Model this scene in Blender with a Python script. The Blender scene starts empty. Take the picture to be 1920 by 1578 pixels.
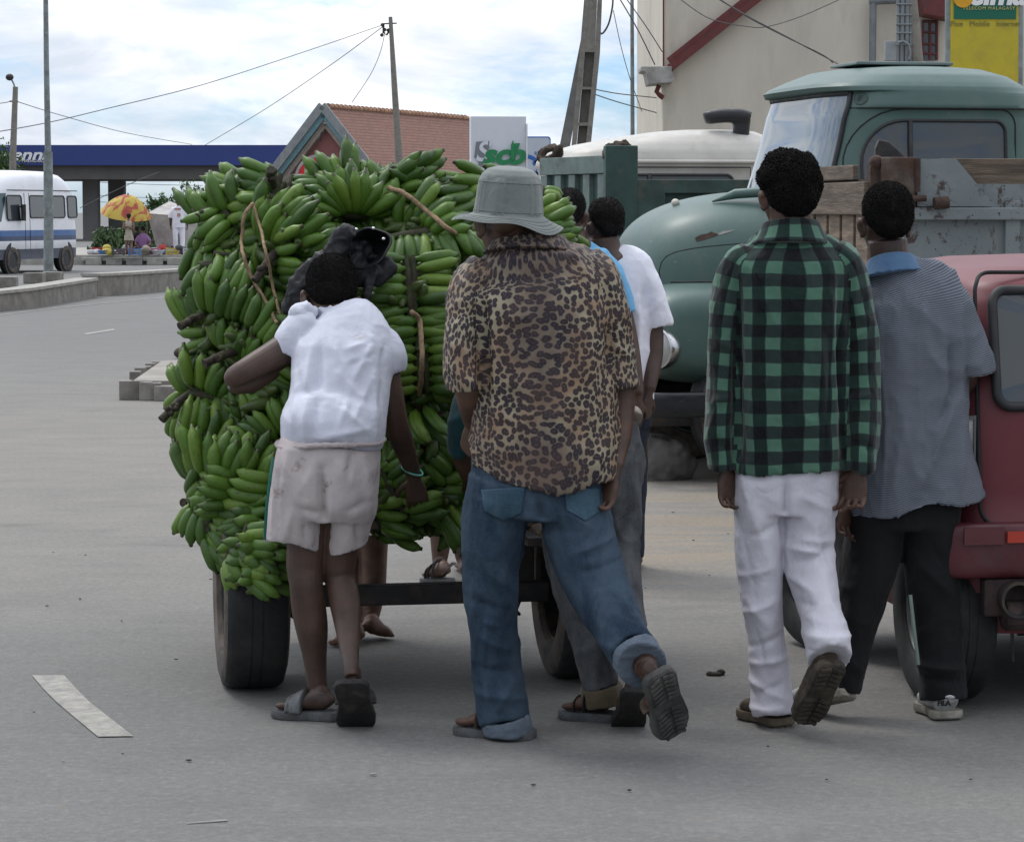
import bpy, bmesh, math, random
import numpy as np
from math import radians, sin, cos, pi, atan2, sqrt, exp
from mathutils import Vector, Matrix, noise, Euler
from mathutils.bvhtree import BVHTree
random.seed(7)
SC = bpy.context.scene
COL = SC.collection
# ------------------------------------------------------------ camera (measures from the photograph: 1920 x 1578)
F = 5000.0; CX = 960.0; CY = 789.0; HC = 1.6
PIT = math.atan((CY-395.0)/F)
CP, SP = cos(PIT), sin(PIT)
def P(px, py, Y):
    u = (px-CX)/F; v = (CY-py)/F
    t = Y/(CP+v*SP)
    return Vector((u*t, Y, HC+(-SP+v*CP)*t))
def G(px, py, z=0.0):
    u = (px-CX)/F; v = (CY-py)/F
    dz = -SP+v*CP
    t = (z-HC)/dz
    return Vector((u*t, (CP+v*SP)*t, z))
def S(Y): return F/Y
cam = bpy.data.cameras.new('camera'); camo = bpy.data.objects.new('camera', cam); COL.objects.link(camo)
cam.sensor_width = 36; cam.lens = 36*F/1920.0; cam.clip_end = 3000; cam.clip_start = 0.1
camo.location = (0, 0, HC); camo.rotation_euler = (pi/2-PIT, 0, 0)
SC.camera = camo
# ------------------------------------------------------------ objects
def tag(o, label=None, cat=None, group=None, kind=None):
    if label: o['label'] = label
    if cat: o['category'] = cat
    if group: o['group'] = group
    if kind: o['kind'] = kind
    return o
def empty(name, loc, label=None, cat=None, group=None, rz=0):
    o = bpy.data.objects.new(name, None); COL.objects.link(o)
    o.empty_display_size = 0.1
    o.location = loc; o.rotation_euler = (0, 0, rz)
    tag(o, label, cat, group)
    return o
def mkobj(name, me, parent=None, world=True):
    o = bpy.data.objects.new(name, me); COL.objects.link(o)
    if parent is not None:
        o.parent = parent
        if world: o.matrix_parent_inverse = chain(parent).inverted()
    return o
def chain(o):
    m = o.matrix_basis.copy() if hasattr(o, 'matrix_basis') else Matrix()
    if o.parent: m = chain(o.parent) @ o.matrix_parent_inverse @ m
    return m
class MB:
    """mesh collector: vertices in world space (or local with M), faces with material slots"""
    def __init__(s): s.v = []; s.f = []; s.m = []; s.M = Matrix(); s.mi = 0
    def add(s, vs, fs, M=None):
        T = s.M if M is None else s.M @ M
        b = len(s.v)
        s.v += [T @ Vector(v) for v in vs]
        for f in fs: s.f.append([i+b for i in f]); s.m.append(s.mi)
        return s
    def box(s, c, d, rz=0, R=None):
        x, y, z = d[0]/2, d[1]/2, d[2]/2
        vs = [(-x,-y,-z),(x,-y,-z),(x,y,-z),(-x,y,-z),(-x,-y,z),(x,-y,z),(x,y,z),(-x,y,z)]
        M = Matrix.Translation(c) @ (R if R is not None else Matrix.Rotation(rz, 4, 'Z'))
        return s.add(vs, [(0,3,2,1),(4,5,6,7),(0,1,5,4),(1,2,6,5),(2,3,7,6),(3,0,4,7)], M)
    def beam(s, a, b, w, h, up=(0,0,1)):
        a, b = Vector(a), Vector(b); t = (b-a).normalized(); n = t.cross(Vector(up))
        if n.length < 1e-4: n = t.cross(Vector((1,0,0)))
        n.normalize(); u = n.cross(t)
        vs = []
        for p in (a, b):
            for i, j in ((-1,-1),(1,-1),(1,1),(-1,1)): vs.append(p+n*(i*w/2)+u*(j*h/2))
        return s.add(vs, [(3,2,1,0),(4,5,6,7),(0,1,5,4),(1,2,6,5),(2,3,7,6),(3,0,4,7)])
    def pipe(s, pts, r, n=8, caps=True):
        pts = [Vector(p) for p in pts]; k = len(pts); vs = []; fs = []
        if k < 2: return s
        rr = r if isinstance(r, (list, tuple)) else [r]*k
        pn = None
        for i, p in enumerate(pts):
            t = (pts[min(i+1,k-1)]-pts[max(i-1,0)]).normalized()
            if pn is None:
                a = Vector((0,0,1)) if abs(t.z) < .9 else Vector((1,0,0))
                pn = (a-t*a.dot(t)).normalized()
            else:
                pn = (pn-t*pn.dot(t)).normalized()
            b = t.cross(pn)
            for j in range(n):
                th = 2*pi*j/n; vs.append(p+(pn*cos(th)+b*sin(th))*rr[i])
        for i in range(k-1):
            for j in range(n):
                fs.append((i*n+j, i*n+(j+1)%n, (i+1)*n+(j+1)%n, (i+1)*n+j))
        if caps:
            fs.append(tuple(reversed(range(n)))); fs.append(tuple(range((k-1)*n, k*n)))
        return s.add(vs, fs)
    def lathe(s, prof, M, n=32, a0=0, a1=2*pi):
        """prof: (r,z) list; axis z of M"""
        vs = []; fs = []; k = len(prof)
        full = abs(a1-a0-2*pi) < 1e-6; m = n if full else n+1
        for j in range(m):
            th = a0+(a1-a0)*j/n
            for r, z in prof: vs.append((r*cos(th), r*sin(th), z))
        for j in range(n):
            q = (j+1) % m
            for i in range(k-1): fs.append((j*k+i, q*k+i, q*k+i+1, j*k+i+1))
        return s.add(vs, fs, M)
    def prism(s, poly, a, b):
        """poly: list of Vectors (planar); extruded by vector from +a to +b"""
        a, b = Vector(a), Vector(b); n = len(poly)
        vs = [Vector(p)+a for p in poly]+[Vector(p)+b for p in poly]
        fs = [tuple(range(n)), tuple(reversed(range(n, 2*n)))]
        for i in range(n): fs.append((i, i+n, (i+1)%n+n, (i+1)%n))
        return s.add(vs, fs)
    def ell(s, c, r, R=None, n=16, k=10):
        vs = []; fs = []
        for i in range(k+1):
            ph = pi*i/k
            for j in range(n):
                th = 2*pi*j/n
                vs.append((r[0]*sin(ph)*cos(th), r[1]*sin(ph)*sin(th), r[2]*cos(ph)))
        for i in range(k):
            for j in range(n):
                fs.append((i*n+j, (i+1)*n+j, (i+1)*n+(j+1)%n, i*n+(j+1)%n))
        M = Matrix.Translation(c)
        if R is not None: M = M @ R
        return s.add(vs, fs, M)
    def grid(s, fn, nu, nv, closed=False):
        vs = [fn(i/nu, j/nv) for j in range(nv+1) for i in range(nu+(0 if closed else 1))]
        w = nu if closed else nu+1; fs = []
        for j in range(nv):
            for i in range(nu):
                a = j*w+i; b = j*w+(i+1) % w
                fs.append((a, b, b+w, a+w))
        return s.add(vs, fs)
    def build(s, name, mats, parent=None, smooth=None, bevel=0, fixn=True, local=False):
        me = bpy.data.meshes.new(name)
        me.from_pydata([tuple(v) for v in s.v], [], s.f)
        if not isinstance(mats, (list, tuple)): mats = [mats]
        for m in mats: me.materials.append(m)
        me.polygons.foreach_set('material_index', s.m)
        if fixn:
            bm = bmesh.new(); bm.from_mesh(me); bmesh.ops.remove_doubles(bm, verts=bm.verts, dist=1e-5)
            bmesh.ops.recalc_face_normals(bm, faces=bm.faces); bm.to_mesh(me); bm.free()
        if bevel:
            bm = bmesh.new(); bm.from_mesh(me)
            ed = [e for e in bm.edges if len(e.link_faces) == 2 and e.calc_face_angle(0) > radians(35)]
            bmesh.ops.bevel(bm, geom=ed, offset=bevel, segments=2, affect='EDGES', profile=0.6)
            bm.to_mesh(me); bm.free()
        if smooth is not None: shade(me, smooth)
        me.update()
        return mkobj(name, me, parent, world=not local)
def shade(me, ang=180):
    n = len(me.polygons)
    me.polygons.foreach_set('use_smooth', [True]*n)
    if ang < 180:
        try: me.set_sharp_from_angle(angle=radians(ang))
        except Exception: pass
def catmull(st, sub):
    st = np.array(st, float); n = len(st); out = []
    for i in range(n-1):
        p0 = st[max(i-1,0)]; p1 = st[i]; p2 = st[i+1]; p3 = st[min(i+2,n-1)]
        for k in range(sub):
            t = k/sub
            out.append(0.5*((2*p1)+(-p0+p2)*t+(2*p0-5*p1+4*p2-p3)*t*t+(-p0+3*p1-3*p2+p3)*t**3))
    out.append(st[-1]); return np.array(out)
# ------------------------------------------------------------ materials
def nmat(name):
    m = bpy.data.materials.new(name); m.use_nodes = True
    nt = m.node_tree; nt.nodes.clear()
    o = nt.nodes.new('ShaderNodeOutputMaterial'); b = nt.nodes.new('ShaderNodeBsdfPrincipled')
    nt.links.new(b.outputs[0], o.inputs[0])
    return m, nt, b
class NT:
    def __init__(s, nt): s.nt = nt
    def n(s, t, **k):
        x = s.nt.nodes.new(t)
        for a, b in k.items(): setattr(x, a, b)
        return x
    def l(s, a, b): s.nt.links.new(a, b)
    def val(s, x, v):
        if hasattr(v, 'links'): s.l(v, x)
        else: x.default_value = v
    def coord(s, kind='Object', scale=(1,1,1), loc=(0,0,0), rot=(0,0,0)):
        c = s.n('ShaderNodeTexCoord'); m = s.n('ShaderNodeMapping')
        s.l(c.outputs[kind], m.inputs[0]); m.inputs['Scale'].default_value = scale
        m.inputs['Location'].default_value = loc; m.inputs['Rotation'].default_value = rot
        return m.outputs[0]
    def noise(s, vec, sc, det=3, rough=.5, dist=0):
        x = s.n('ShaderNodeTexNoise'); s.l(vec, x.inputs['Vector'])
        x.inputs['Scale'].default_value = sc; x.inputs['Detail'].default_value = det
        x.inputs['Roughness'].default_value = rough; x.inputs['Distortion'].default_value = dist
        return x.outputs[0]
    def ramp(s, f, stops, interp='LINEAR'):
        x = s.n('ShaderNodeValToRGB'); s.l(f, x.inputs[0]); cr = x.color_ramp; cr.interpolation = interp
        while len(cr.elements) < len(stops): cr.elements.new(0.5)
        for e, (p, c) in zip(cr.elements, stops):
            e.position = p
            if not isinstance(c, (tuple, list)): c = (c, c, c)
            e.color = (c[0], c[1], c[2], 1)
        return x.outputs[0]
    def mix(s, f, a, b, mode='MIX'):
        x = s.n('ShaderNodeMix', data_type='RGBA', blend_type=mode)
        s.val(x.inputs[0], f)
        for i, v in ((6, a), (7, b)):
            if hasattr(v, 'links'): s.l(v, x.inputs[i])
            else: x.inputs[i].default_value = (v[0], v[1], v[2], 1)
        return x.outputs[2]
    def math(s, op, a, b=0, c=None):
        x = s.n('ShaderNodeMath', operation=op)
        s.val(x.inputs[0], a); s.val(x.inputs[1], b)
        if c is not None: s.val(x.inputs[2], c)
        return x.outputs[0]
    def bump(s, h, st, dist=.01):
        x = s.n('ShaderNodeBump'); s.l(h, x.inputs['Height'])
        x.inputs['Strength'].default_value = st; x.inputs['Distance'].default_value = dist
        return x.outputs[0]
def M_(name, col, rough=.6, var=.15, sc=6, col2=None, patch=None, metal=0, bump=0, bsc=60, bdist=.004, spec=None, pos=(.45,.62), psc=3, stretch=(1,1,1), coat=0):
    """general worn surface: base colour with mottling, optional second colour mottled in, optional stains (patch)"""
    m, nt, b = nmat(name); t = NT(nt)
    v = t.coord(scale=stretch)
    n1 = t.noise(v, sc, 5, .6)
    c2 = col2 or tuple(c*(1-var*1.6) for c in col)
    c1 = tuple(min(1, c*(1+var*.6)) for c in col)
    c = t.ramp(n1, [(.3, c2), (.7, c1)])
    if patch:
        n2 = t.noise(v, psc, 6, .65, .3)
        f = t.ramp(n2, [(pos[0], 0), (pos[1], 1)])
        c = t.mix(f, c, patch)
    t.l(c, b.inputs['Base Color'])
    n3 = t.noise(v, sc*2.3, 4)
    r = t.ramp(n3, [(.3, max(0, rough-.1)), (.7, min(1, rough+.1))])
    t.l(r, b.inputs['Roughness']); b.inputs['Metallic'].default_value = metal
    if spec is not None: b.inputs['Specular IOR Level'].default_value = spec
    if coat: b.inputs['Coat Weight'].default_value = coat; b.inputs['Coat Roughness'].default_value = .15
    if bump:
        t.l(t.bump(t.noise(v, bsc, 5, .6), bump, bdist), b.inputs['Normal'])
    return m
def glass(name, col=(.05,.06,.065), rough=.06):
    m, nt, b = nmat(name)
    b.inputs['Base Color'].default_value = (*col, 1); b.inputs['Roughness'].default_value = rough
    b.inputs['Specular IOR Level'].default_value = .8
    return m
def text(body, size, M, mat, name='lettering', parent=None, shear=0, ext=.004, sx=1, bold=0, spacing=1):
    cu = bpy.data.curves.new('t', 'FONT'); cu.body = body; cu.size = size; cu.extrude = ext; cu.shear = shear
    cu.offset = bold; cu.space_character = spacing; cu.align_x = 'CENTER'; cu.align_y = 'CENTER'; cu.resolution_u = 6
    o = bpy.data.objects.new('t', cu); COL.objects.link(o)
    dg = bpy.context.evaluated_depsgraph_get()
    me = bpy.data.meshes.new_from_object(o.evaluated_get(dg)); bpy.data.objects.remove(o); bpy.data.curves.remove(cu)
    me.transform(M @ Matrix.Diagonal((sx, 1, 1, 1))); me.materials.clear(); me.materials.append(mat)
    return mkobj(name, me, parent)
def facing(origin, xdir, zdir=(0,0,1)):
    """frame: x along xdir, y up, z out of the face (towards viewer)"""
    x = Vector(xdir).normalized(); y = Vector(zdir).normalized(); z = x.cross(y)
    return Matrix(((x.x, y.x, z.x, origin[0]), (x.y, y.y, z.y, origin[1]), (x.z, y.z, z.z, origin[2]), (0,0,0,1)))
# ------------------------------------------------------------ soft solids: lofted tubes fused into one skin
class Soup:
    def __init__(s): s.parts = []
    def _ringmesh(s, C, A, N, a, b, pw, n, cup0, cup1, T, uo=0):
        k = len(C); vs = []; fs = []; uv = []
        th = np.linspace(0, 2*pi, n, endpoint=False)
        L = 0
        per = np.mean([(x+y)/2 for x, y in zip(a, b)])
        for i in range(k):
            if i: L += np.linalg.norm(C[i]-C[i-1])
            e = 2.0/pw[i]
            cx = np.sign(np.cos(th))*np.abs(np.cos(th))**e; sy = np.sign(np.sin(th))*np.abs(np.sin(th))**e
            pts = C[i]+np.outer(cx*a[i], A[i])+np.outer(sy*b[i], N[i])
            vs.append(pts)
            for q in th: uv.append(((q-1.5*pi if q > pi/2 else q+pi/2)*per+uo, L))
        vs = list(np.concatenate(vs))
        for i in range(k-1):
            for j in range(n): fs.append((i*n+j, i*n+(j+1)%n, (i+1)*n+(j+1)%n, (i+1)*n+j))
        vs.append(C[0]+T[0]*cup0); uv.append((uo, 0)); vs.append(C[-1]-T[-1]*cup1); uv.append((uo, L))
        c0 = k*n; c1 = c0+1
        for j in range(n):
            fs.append((c0, (j+1)%n, j)); fs.append((c1, (k-1)*n+j, (k-1)*n+(j+1)%n))
        s.parts.append((np.array(vs), fs, np.array(uv)))
    def tube(s, st, n=28, sub=4, ref=(0,1,0), cup0=0, cup1=0, uo=0):
        """st: (px,py,Y,width_px,depth_m[,power])"""
        W = []
        for q in st:
            p = P(q[0], q[1], q[2])
            W.append((p.x, p.y, p.z, q[3]/2/S(q[2]), q[4]/2, q[5] if len(q) > 5 else 2.0))
        s.wtube(W, n, sub, ref, cup0, cup1, uo)
    def wtube(s, W, n=20, sub=4, ref=(0,1,0), cup0=0, cup1=0, uo=0):
        """W: (x,y,z,a,b[,power]) half sizes in metres"""
        W = [tuple(w)+((2.0,) if len(w) < 6 else ()) for w in W]
        Q = catmull(W, sub); C = Q[:, :3]; k = len(C)
        T = np.array([C[min(i+1,k-1)]-C[max(i-1,0)] for i in range(k)]); T /= np.linalg.norm(T, axis=1)[:, None]+1e-9
        R = np.array(ref, float); A = []; N = []
        for t in T:
            if len(A) == 0: pa = None
            else: pa = A[-1]
            nn = R-t*np.dot(R, t); l = np.linalg.norm(nn)
            if l < .15: nn = np.array((0,0,1.))-t*t[2]; l = np.linalg.norm(nn)
            nn /= l; aa = np.cross(t, nn)
            if pa is None:
                if aa[0] < 0: aa = -aa
            elif aa @ pa < 0: aa = -aa
            N.append(nn); A.append(aa)
        s._ringmesh(C, np.array(A), np.array(N), np.maximum(Q[:,3],.001), np.maximum(Q[:,4],.001), Q[:,5], n, cup0, cup1, T, uo)
    def ell(s, c, r, R=None, n=20, k=12):
        m = MB(); m.ell(Vector(c), r, R, n, k)
        s.parts.append((np.array([tuple(v) for v in m.v]), m.f, np.zeros((len(m.v), 2))))
    def raw(s):
        vs = []; fs = []; b = 0
        for v, f, u in s.parts:
            vs += [tuple(x) for x in v]; fs += [tuple(i+b for i in q) for q in f]; b += len(v)
        return vs, fs
    def skin(s, name, mat, parent, voxel=.008, smooth=4, disp=None, post=None, uv=False, fac=.5):
        vs, fs = s.raw()
        me = bpy.data.meshes.new('tmp'); me.from_pydata(vs, [], fs)
        bm = bmesh.new(); bm.from_mesh(me)
        bmesh.ops.remove_doubles(bm, verts=bm.verts, dist=1e-6)
        # orient each island outward
        bmesh.ops.recalc_face_normals(bm, faces=bm.faces); bm.to_mesh(me); bm.free()
        o = bpy.data.objects.new('tmp', me); COL.objects.link(o)
        r = o.modifiers.new('r', 'REMESH'); r.mode = 'VOXEL'; r.voxel_size = voxel; r.use_smooth_shade = True
        if smooth:
            q = o.modifiers.new('s', 'SMOOTH'); q.factor = fac; q.iterations = smooth
        dg = bpy.context.evaluated_depsgraph_get(); dg.update()
        m2 = bpy.data.meshes.new_from_object(o.evaluated_get(dg))
        bpy.data.objects.remove(o); bpy.data.meshes.remove(me)
        m2.name = name
        nv = len(m2.vertices)
        co = np.empty(nv*3); m2.vertices.foreach_get('co', co); co = co.reshape(-1, 3)
        if uv:
            trees = []
            for v, f, u in s.parts:
                if np.abs(u).sum() == 0: continue
                trees.append((BVHTree.FromPolygons([tuple(x) for x in v], f), v, f, u))
            lay = m2.uv_layers.new(name='cloth'); data = np.zeros((len(m2.loops), 2))
            for p in m2.polygons:
                c = p.center; best = None; bd = 1e9
                for t in trees:
                    h = t[0].find_nearest(c)
                    if h[3] is not None and h[3] < bd: bd = h[3]; best = t; bh = h
                face = best[2][bh[2]]; q = best[1][list(face)]; qu = best[3][list(face)]
                # affine map of that face
                e1 = q[1]-q[0]; e2 = q[-1]-q[0]; d1 = qu[1]-qu[0]; d2 = qu[-1]-qu[0]
                if abs(d1[0]) > .3 or abs(d2[0]) > .3: d1 = d1*0; 
                g11 = e1@e1; g12 = e1@e2; g22 = e2@e2; det = g11*g22-g12*g12+1e-16
                for li in p.loop_indices:
                    w = co[m2.loops[li].vertex_index]-q[0]; a = w@e1; bb = w@e2
                    s1 = (a*g22-bb*g12)/det; s2 = (bb*g11-a*g12)/det
                    data[li] = qu[0]+s1*d1+s2*d2
            lay.data.foreach_set('uv', data.ravel())
        if disp is not None or post is not None:
            no = np.empty(nv*3); m2.vertices.foreach_get('normal', no); no = no.reshape(-1, 3)
            if disp is not None: co = co+no*disp(co, no)[:, None]
            if post is not None: co = post(co, no)
            m2.vertices.foreach_set('co', co.ravel())
        m2.materials.clear(); m2.materials.append(mat)
        shade(m2); m2.update()
        return mkobj(name, m2, parent)
_perm = np.random.RandomState(3).rand(64, 64, 64)
def vnoise(p):
    """vectorised smooth value noise, 0..1"""
    i = np.floor(p).astype(int); f = p-i; f = f*f*(3-2*f); i &= 63; j = (i+1) & 63
    def g(a, b, c): return _perm[a, b, c]
    x0, y0, z0 = i.T; x1, y1, z1 = j.T; fx, fy, fz = f.T
    return ((g(x0,y0,z0)*(1-fx)+g(x1,y0,z0)*fx)*(1-fy)+(g(x0,y1,z0)*(1-fx)+g(x1,y1,z0)*fx)*fy)*(1-fz) + \
           ((g(x0,y0,z1)*(1-fx)+g(x1,y0,z1)*fx)*(1-fy)+(g(x0,y1,z1)*(1-fx)+g(x1,y1,z1)*fx)*fy)*fz
def folds(amp=.005, sc=(14,10,6), seed=0, lines=(), Y=8.3, lo=.0, fine=.3, rot=0):
    """cloth folds: ridged noise plus explicit creases (x1,y1,x2,y2,amp_m,width_px)"""
    off = np.array([seed*7.3+20, seed*3.1+20, seed*5.7+20]); sc = np.array(sc, float)
    seg = []
    for (x1, y1, x2, y2, a, w) in lines:
        p = P(x1, y1, Y); q = P(x2, y2, Y); seg.append((p.x, p.z, q.x, q.z, a, w/S(Y)))
    cr, sr = cos(rot), sin(rot)
    def fn(co, no):
        c2 = co.copy(); c2[:,0] = co[:,0]*cr-co[:,2]*sr; c2[:,2] = co[:,0]*sr+co[:,2]*cr
        wv = vnoise(co*5+off)[:, None]*np.array([.06,.06,.05])
        q = (c2+wv)*sc+off
        r = 1-np.abs(2*vnoise(q)-1); r2 = 1-np.abs(2*vnoise(q*2.1+9)-1); r3 = 1-np.abs(2*vnoise(q*4.3+3)-1)
        d = amp*(r**2.6-.35)+amp*fine*1.3*(r2**2-.4)+amp*.22*(r3**2-.4)
        for (ax, az, bx, bz, a, w) in seg:
            vx, vz = bx-ax, bz-az; l2 = vx*vx+vz*vz
            t = np.clip(((co[:,0]-ax)*vx+(co[:,2]-az)*vz)/l2, 0, 1)
            dx = co[:,0]-(ax+t*vx); dz = co[:,2]-(az+t*vz); dd = dx*dx+dz*dz
            tap = np.clip(np.sin(pi*np.clip(t, .04, .96)), 0, 1)**.5
            d = d+1.25*a*tap*(.75*np.exp(-dd/(w*w))+.5*np.exp(-np.sqrt(dd)/(.45*w)))*np.clip(.5-1.5*no[:,1], 0, 1)*np.clip(2.4-3*np.abs(no[:,2]), 0, 1)
        return d
    return fn
# ------------------------------------------------------------ palette
def cloth(name, col, col2=None, patch=None, pos=(.55,.75), psc=9, rough=.9, weave=900, wst=.25, var=.12, sc=7, sheen=.15):
    m, nt, b = nmat(name); t = NT(nt); v = t.coord()
    n1 = t.noise(v, sc, 4, .6)
    c = t.ramp(n1, [(.3, col2 or tuple(x*(1-var*1.5) for x in col)), (.7, col)])
    if patch: c = t.mix(t.ramp(t.noise(v, psc, 5, .6, .4), [(pos[0], 0), (pos[1], 1)]), c, patch)
    t.l(c, b.inputs['Base Color']); b.inputs['Roughness'].default_value = rough
    b.inputs['Specular IOR Level'].default_value = .2
    b.inputs['Sheen Weight'].default_value = sheen
    f = t.noise(v, weave*.35, 3, .7); g = t.noise(v, 45, 4, .6)
    h = t.math('ADD', t.math('MULTIPLY', f, .3), g)
    wr = t.math('ABSOLUTE', t.math('SUBTRACT', t.noise(t.coord(scale=(1.3,1,.8)), 11, 4, .55, .9), .5))
    wr2 = t.math('ABSOLUTE', t.math('SUBTRACT', t.noise(t.coord(scale=(1,1,1.3), loc=(4,1,2)), 24, 3, .5, .6), .5))
    h = t.math('ADD', t.math('MULTIPLY', h, .3), t.math('ADD', t.math('MULTIPLY', t.math('SMOOTH_MIN', wr, .12, .08), 1.7), t.math('MULTIPLY', wr2, .35)))
    t.l(t.bump(h, wst*1.6, .008), b.inputs['Normal'])
    return m
def skinmat(name, col):
    m, nt, b = nmat(name); t = NT(nt); v = t.coord()
    n1 = t.noise(v, 16, 5, .6)
    c = t.ramp(t.math('ADD', t.math('MULTIPLY', n1, .5), t.math('MULTIPLY', t.noise(v, 5, 3), .5)), [(.36, tuple(x*.6 for x in col)), (.64, tuple(x*1.45 for x in col))])
    t.l(c, b.inputs['Base Color']); b.inputs['Roughness'].default_value = .52
    b.inputs['Subsurface Weight'].default_value = .08; b.inputs['Subsurface Radius'].default_value = (.012,.005,.003)
    b.inputs['Subsurface Scale'].default_value = .5
    t.l(t.bump(t.noise(v, 160, 4, .6), .18, .002), b.inputs['Normal'])
    return m
SKIN = skinmat('skin_dark', (.062,.034,.023))
SKIN2 = skinmat('skin_brown', (.085,.045,.029))
SKIN3 = skinmat('skin_warm', (.17,.095,.065))
def hairmat():
    m, nt, b = nmat('hair_black'); t = NT(nt); v = t.coord()
    n = t.noise(v, 120, 4, .8)
    t.l(t.ramp(n, [(.35, (.005,.005,.005)), (.75, (.028,.024,.022))]), b.inputs['Base Color'])
    b.inputs['Roughness'].default_value = .85; b.inputs['Specular IOR Level'].default_value = .25
    t.l(t.bump(t.noise(v, 260, 3, .8), 1, .006), b.inputs['Normal'])
    return m
HAIR = hairmat()
WHITE_CLOTH = cloth('white_cotton', (.64,.66,.75), (.56,.575,.65), patch=(.52,.47,.43), pos=(.62,.8), psc=5)
WHITE_TEE = cloth('white_tee', (.78,.79,.86), (.72,.73,.80))
SHORTS = cloth('dirty_white_shorts', (.50,.45,.44), (.42,.37,.365), patch=(.20,.15,.13), pos=(.62,.72), psc=11)
WHITE_PANTS = cloth('white_denim', (.62,.61,.66), (.52,.50,.55), patch=(.42,.38,.36), pos=(.6,.85), psc=6, wst=.35)
def jeansmat(name, dark, light, pos=(.35,.75), sc=6):
    m, nt, b = nmat(name); t = NT(nt); v = t.coord(scale=(1.6,1,.7)); w = t.coord()
    n1 = t.noise(v, sc, 5, .6, .5)
    c = t.ramp(n1, [(pos[0], dark), (pos[1], light)])
    # twill specks
    n2 = t.noise(w, 420, 2, .5)
    c = t.mix(t.math('MULTIPLY', t.ramp(n2, [(.4, 0), (.7, 1)]), .25), c, tuple(min(1, x*1.8) for x in light))
    t.l(c, b.inputs['Base Color']); b.inputs['Roughness'].default_value = .92; b.inputs['Specular IOR Level'].default_value = .2
    wr = t.math('ABSOLUTE', t.math('SUBTRACT', t.noise(t.coord(scale=(1,1,1.2)), 12, 4, .55, .9), .5))
    h = t.math('ADD', t.math('ADD', t.math('MULTIPLY', n2, .15), t.math('MULTIPLY', t.noise(w, 38, 4, .6), .4)), t.math('MULTIPLY', t.math('SMOOTH_MIN', wr, .12, .08), 2.0))
    # faded crests of the creases
    t.l(t.bump(h, .42, .008), b.inputs['Normal'])
    return m
JEANS = jeansmat('blue_jeans', (.010,.022,.040), (.055,.083,.115), pos=(.36,.66), sc=5)
JEANS_CUFF = jeansmat('jeans_inside', (.085,.11,.14), (.15,.18,.215))
GREY_JEANS = jeansmat('grey_jeans', (.045,.048,.052), (.16,.165,.17), sc=8)
DARK_JEANS = jeansmat('dark_jeans', (.012,.014,.022), (.03,.036,.05))
BLACK_PANTS = cloth('black_trousers', (.013,.013,.014), (.008,.008,.009), sheen=.05)
KHAKI_CUFF = cloth('khaki_cuff', (.15,.12,.075), (.10,.08,.05))
TEAL = cloth('teal_shirt', (.01,.05,.055), (.008,.035,.04))
SKY = cloth('light_blue_tee', (.16,.42,.66), (.12,.34,.56))
BLUE_COLLAR = cloth('blue_denim_collar', (.09,.17,.29), (.06,.12,.21))
HATM = cloth('grey_green_hat', (.225,.245,.23), (.17,.187,.178), patch=(.13,.14,.13), pos=(.62,.85), wst=.4)
def plaid():
    m, nt, b = nmat('green_plaid'); t = NT(nt)
    uv = t.n('ShaderNodeUVMap', uv_map='cloth'); sp = t.n('ShaderNodeSeparateXYZ'); t.l(uv.outputs[0], sp.inputs[0])
    ob = t.coord(); wob = t.math('MULTIPLY', t.math('SUBTRACT', t.noise(ob, 9, 2), .5), .012)
    def band(x, per, ph):
        q = t.math('FRACT', t.math('ADD', t.math('DIVIDE', t.math('ADD', x, wob), per), ph))
        return t.ramp(q, [(0, 1), (.44, 1), (.5, 0), (.94, 0), (1, 1)])
    c = band(sp.outputs[0], .072, .26); r = band(sp.outputs[1], .077, .3)
    sm = t.math('ADD', t.math('MULTIPLY', c, .5), t.math('MULTIPLY', r, .5))
    fuzz = t.noise(ob, 300, 3, .7)
    lite = t.mix(t.noise(ob, 5, 3), (.06,.135,.092), (.095,.20,.14))
    mid = t.mix(c, (.022,.035,.032), (.010,.028,.022))
    col = t.mix(t.ramp(sm, [(.0, 0), (.3, 1)]), lite, mid)
    col = t.mix(t.ramp(sm, [(.6, 0), (.9, 1)]), col, (.0045,.0052,.0065))
    col = t.mix(t.math('MULTIPLY', t.ramp(fuzz, [(.5, 0), (.8, 1)]), .22), col, (.09,.12,.11))
    t.l(col, b.inputs['Base Color']); b.inputs['Roughness'].default_value = .95; b.inputs['Sheen Weight'].default_value = .25
    b.inputs['Specular IOR Level'].default_value = .1
    t.l(t.bump(t.math('ADD', t.math('MULTIPLY', fuzz, .4), t.noise(ob, 40, 4)), .35, .004), b.inputs['Normal'])
    return m
PLAID = plaid()
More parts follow.
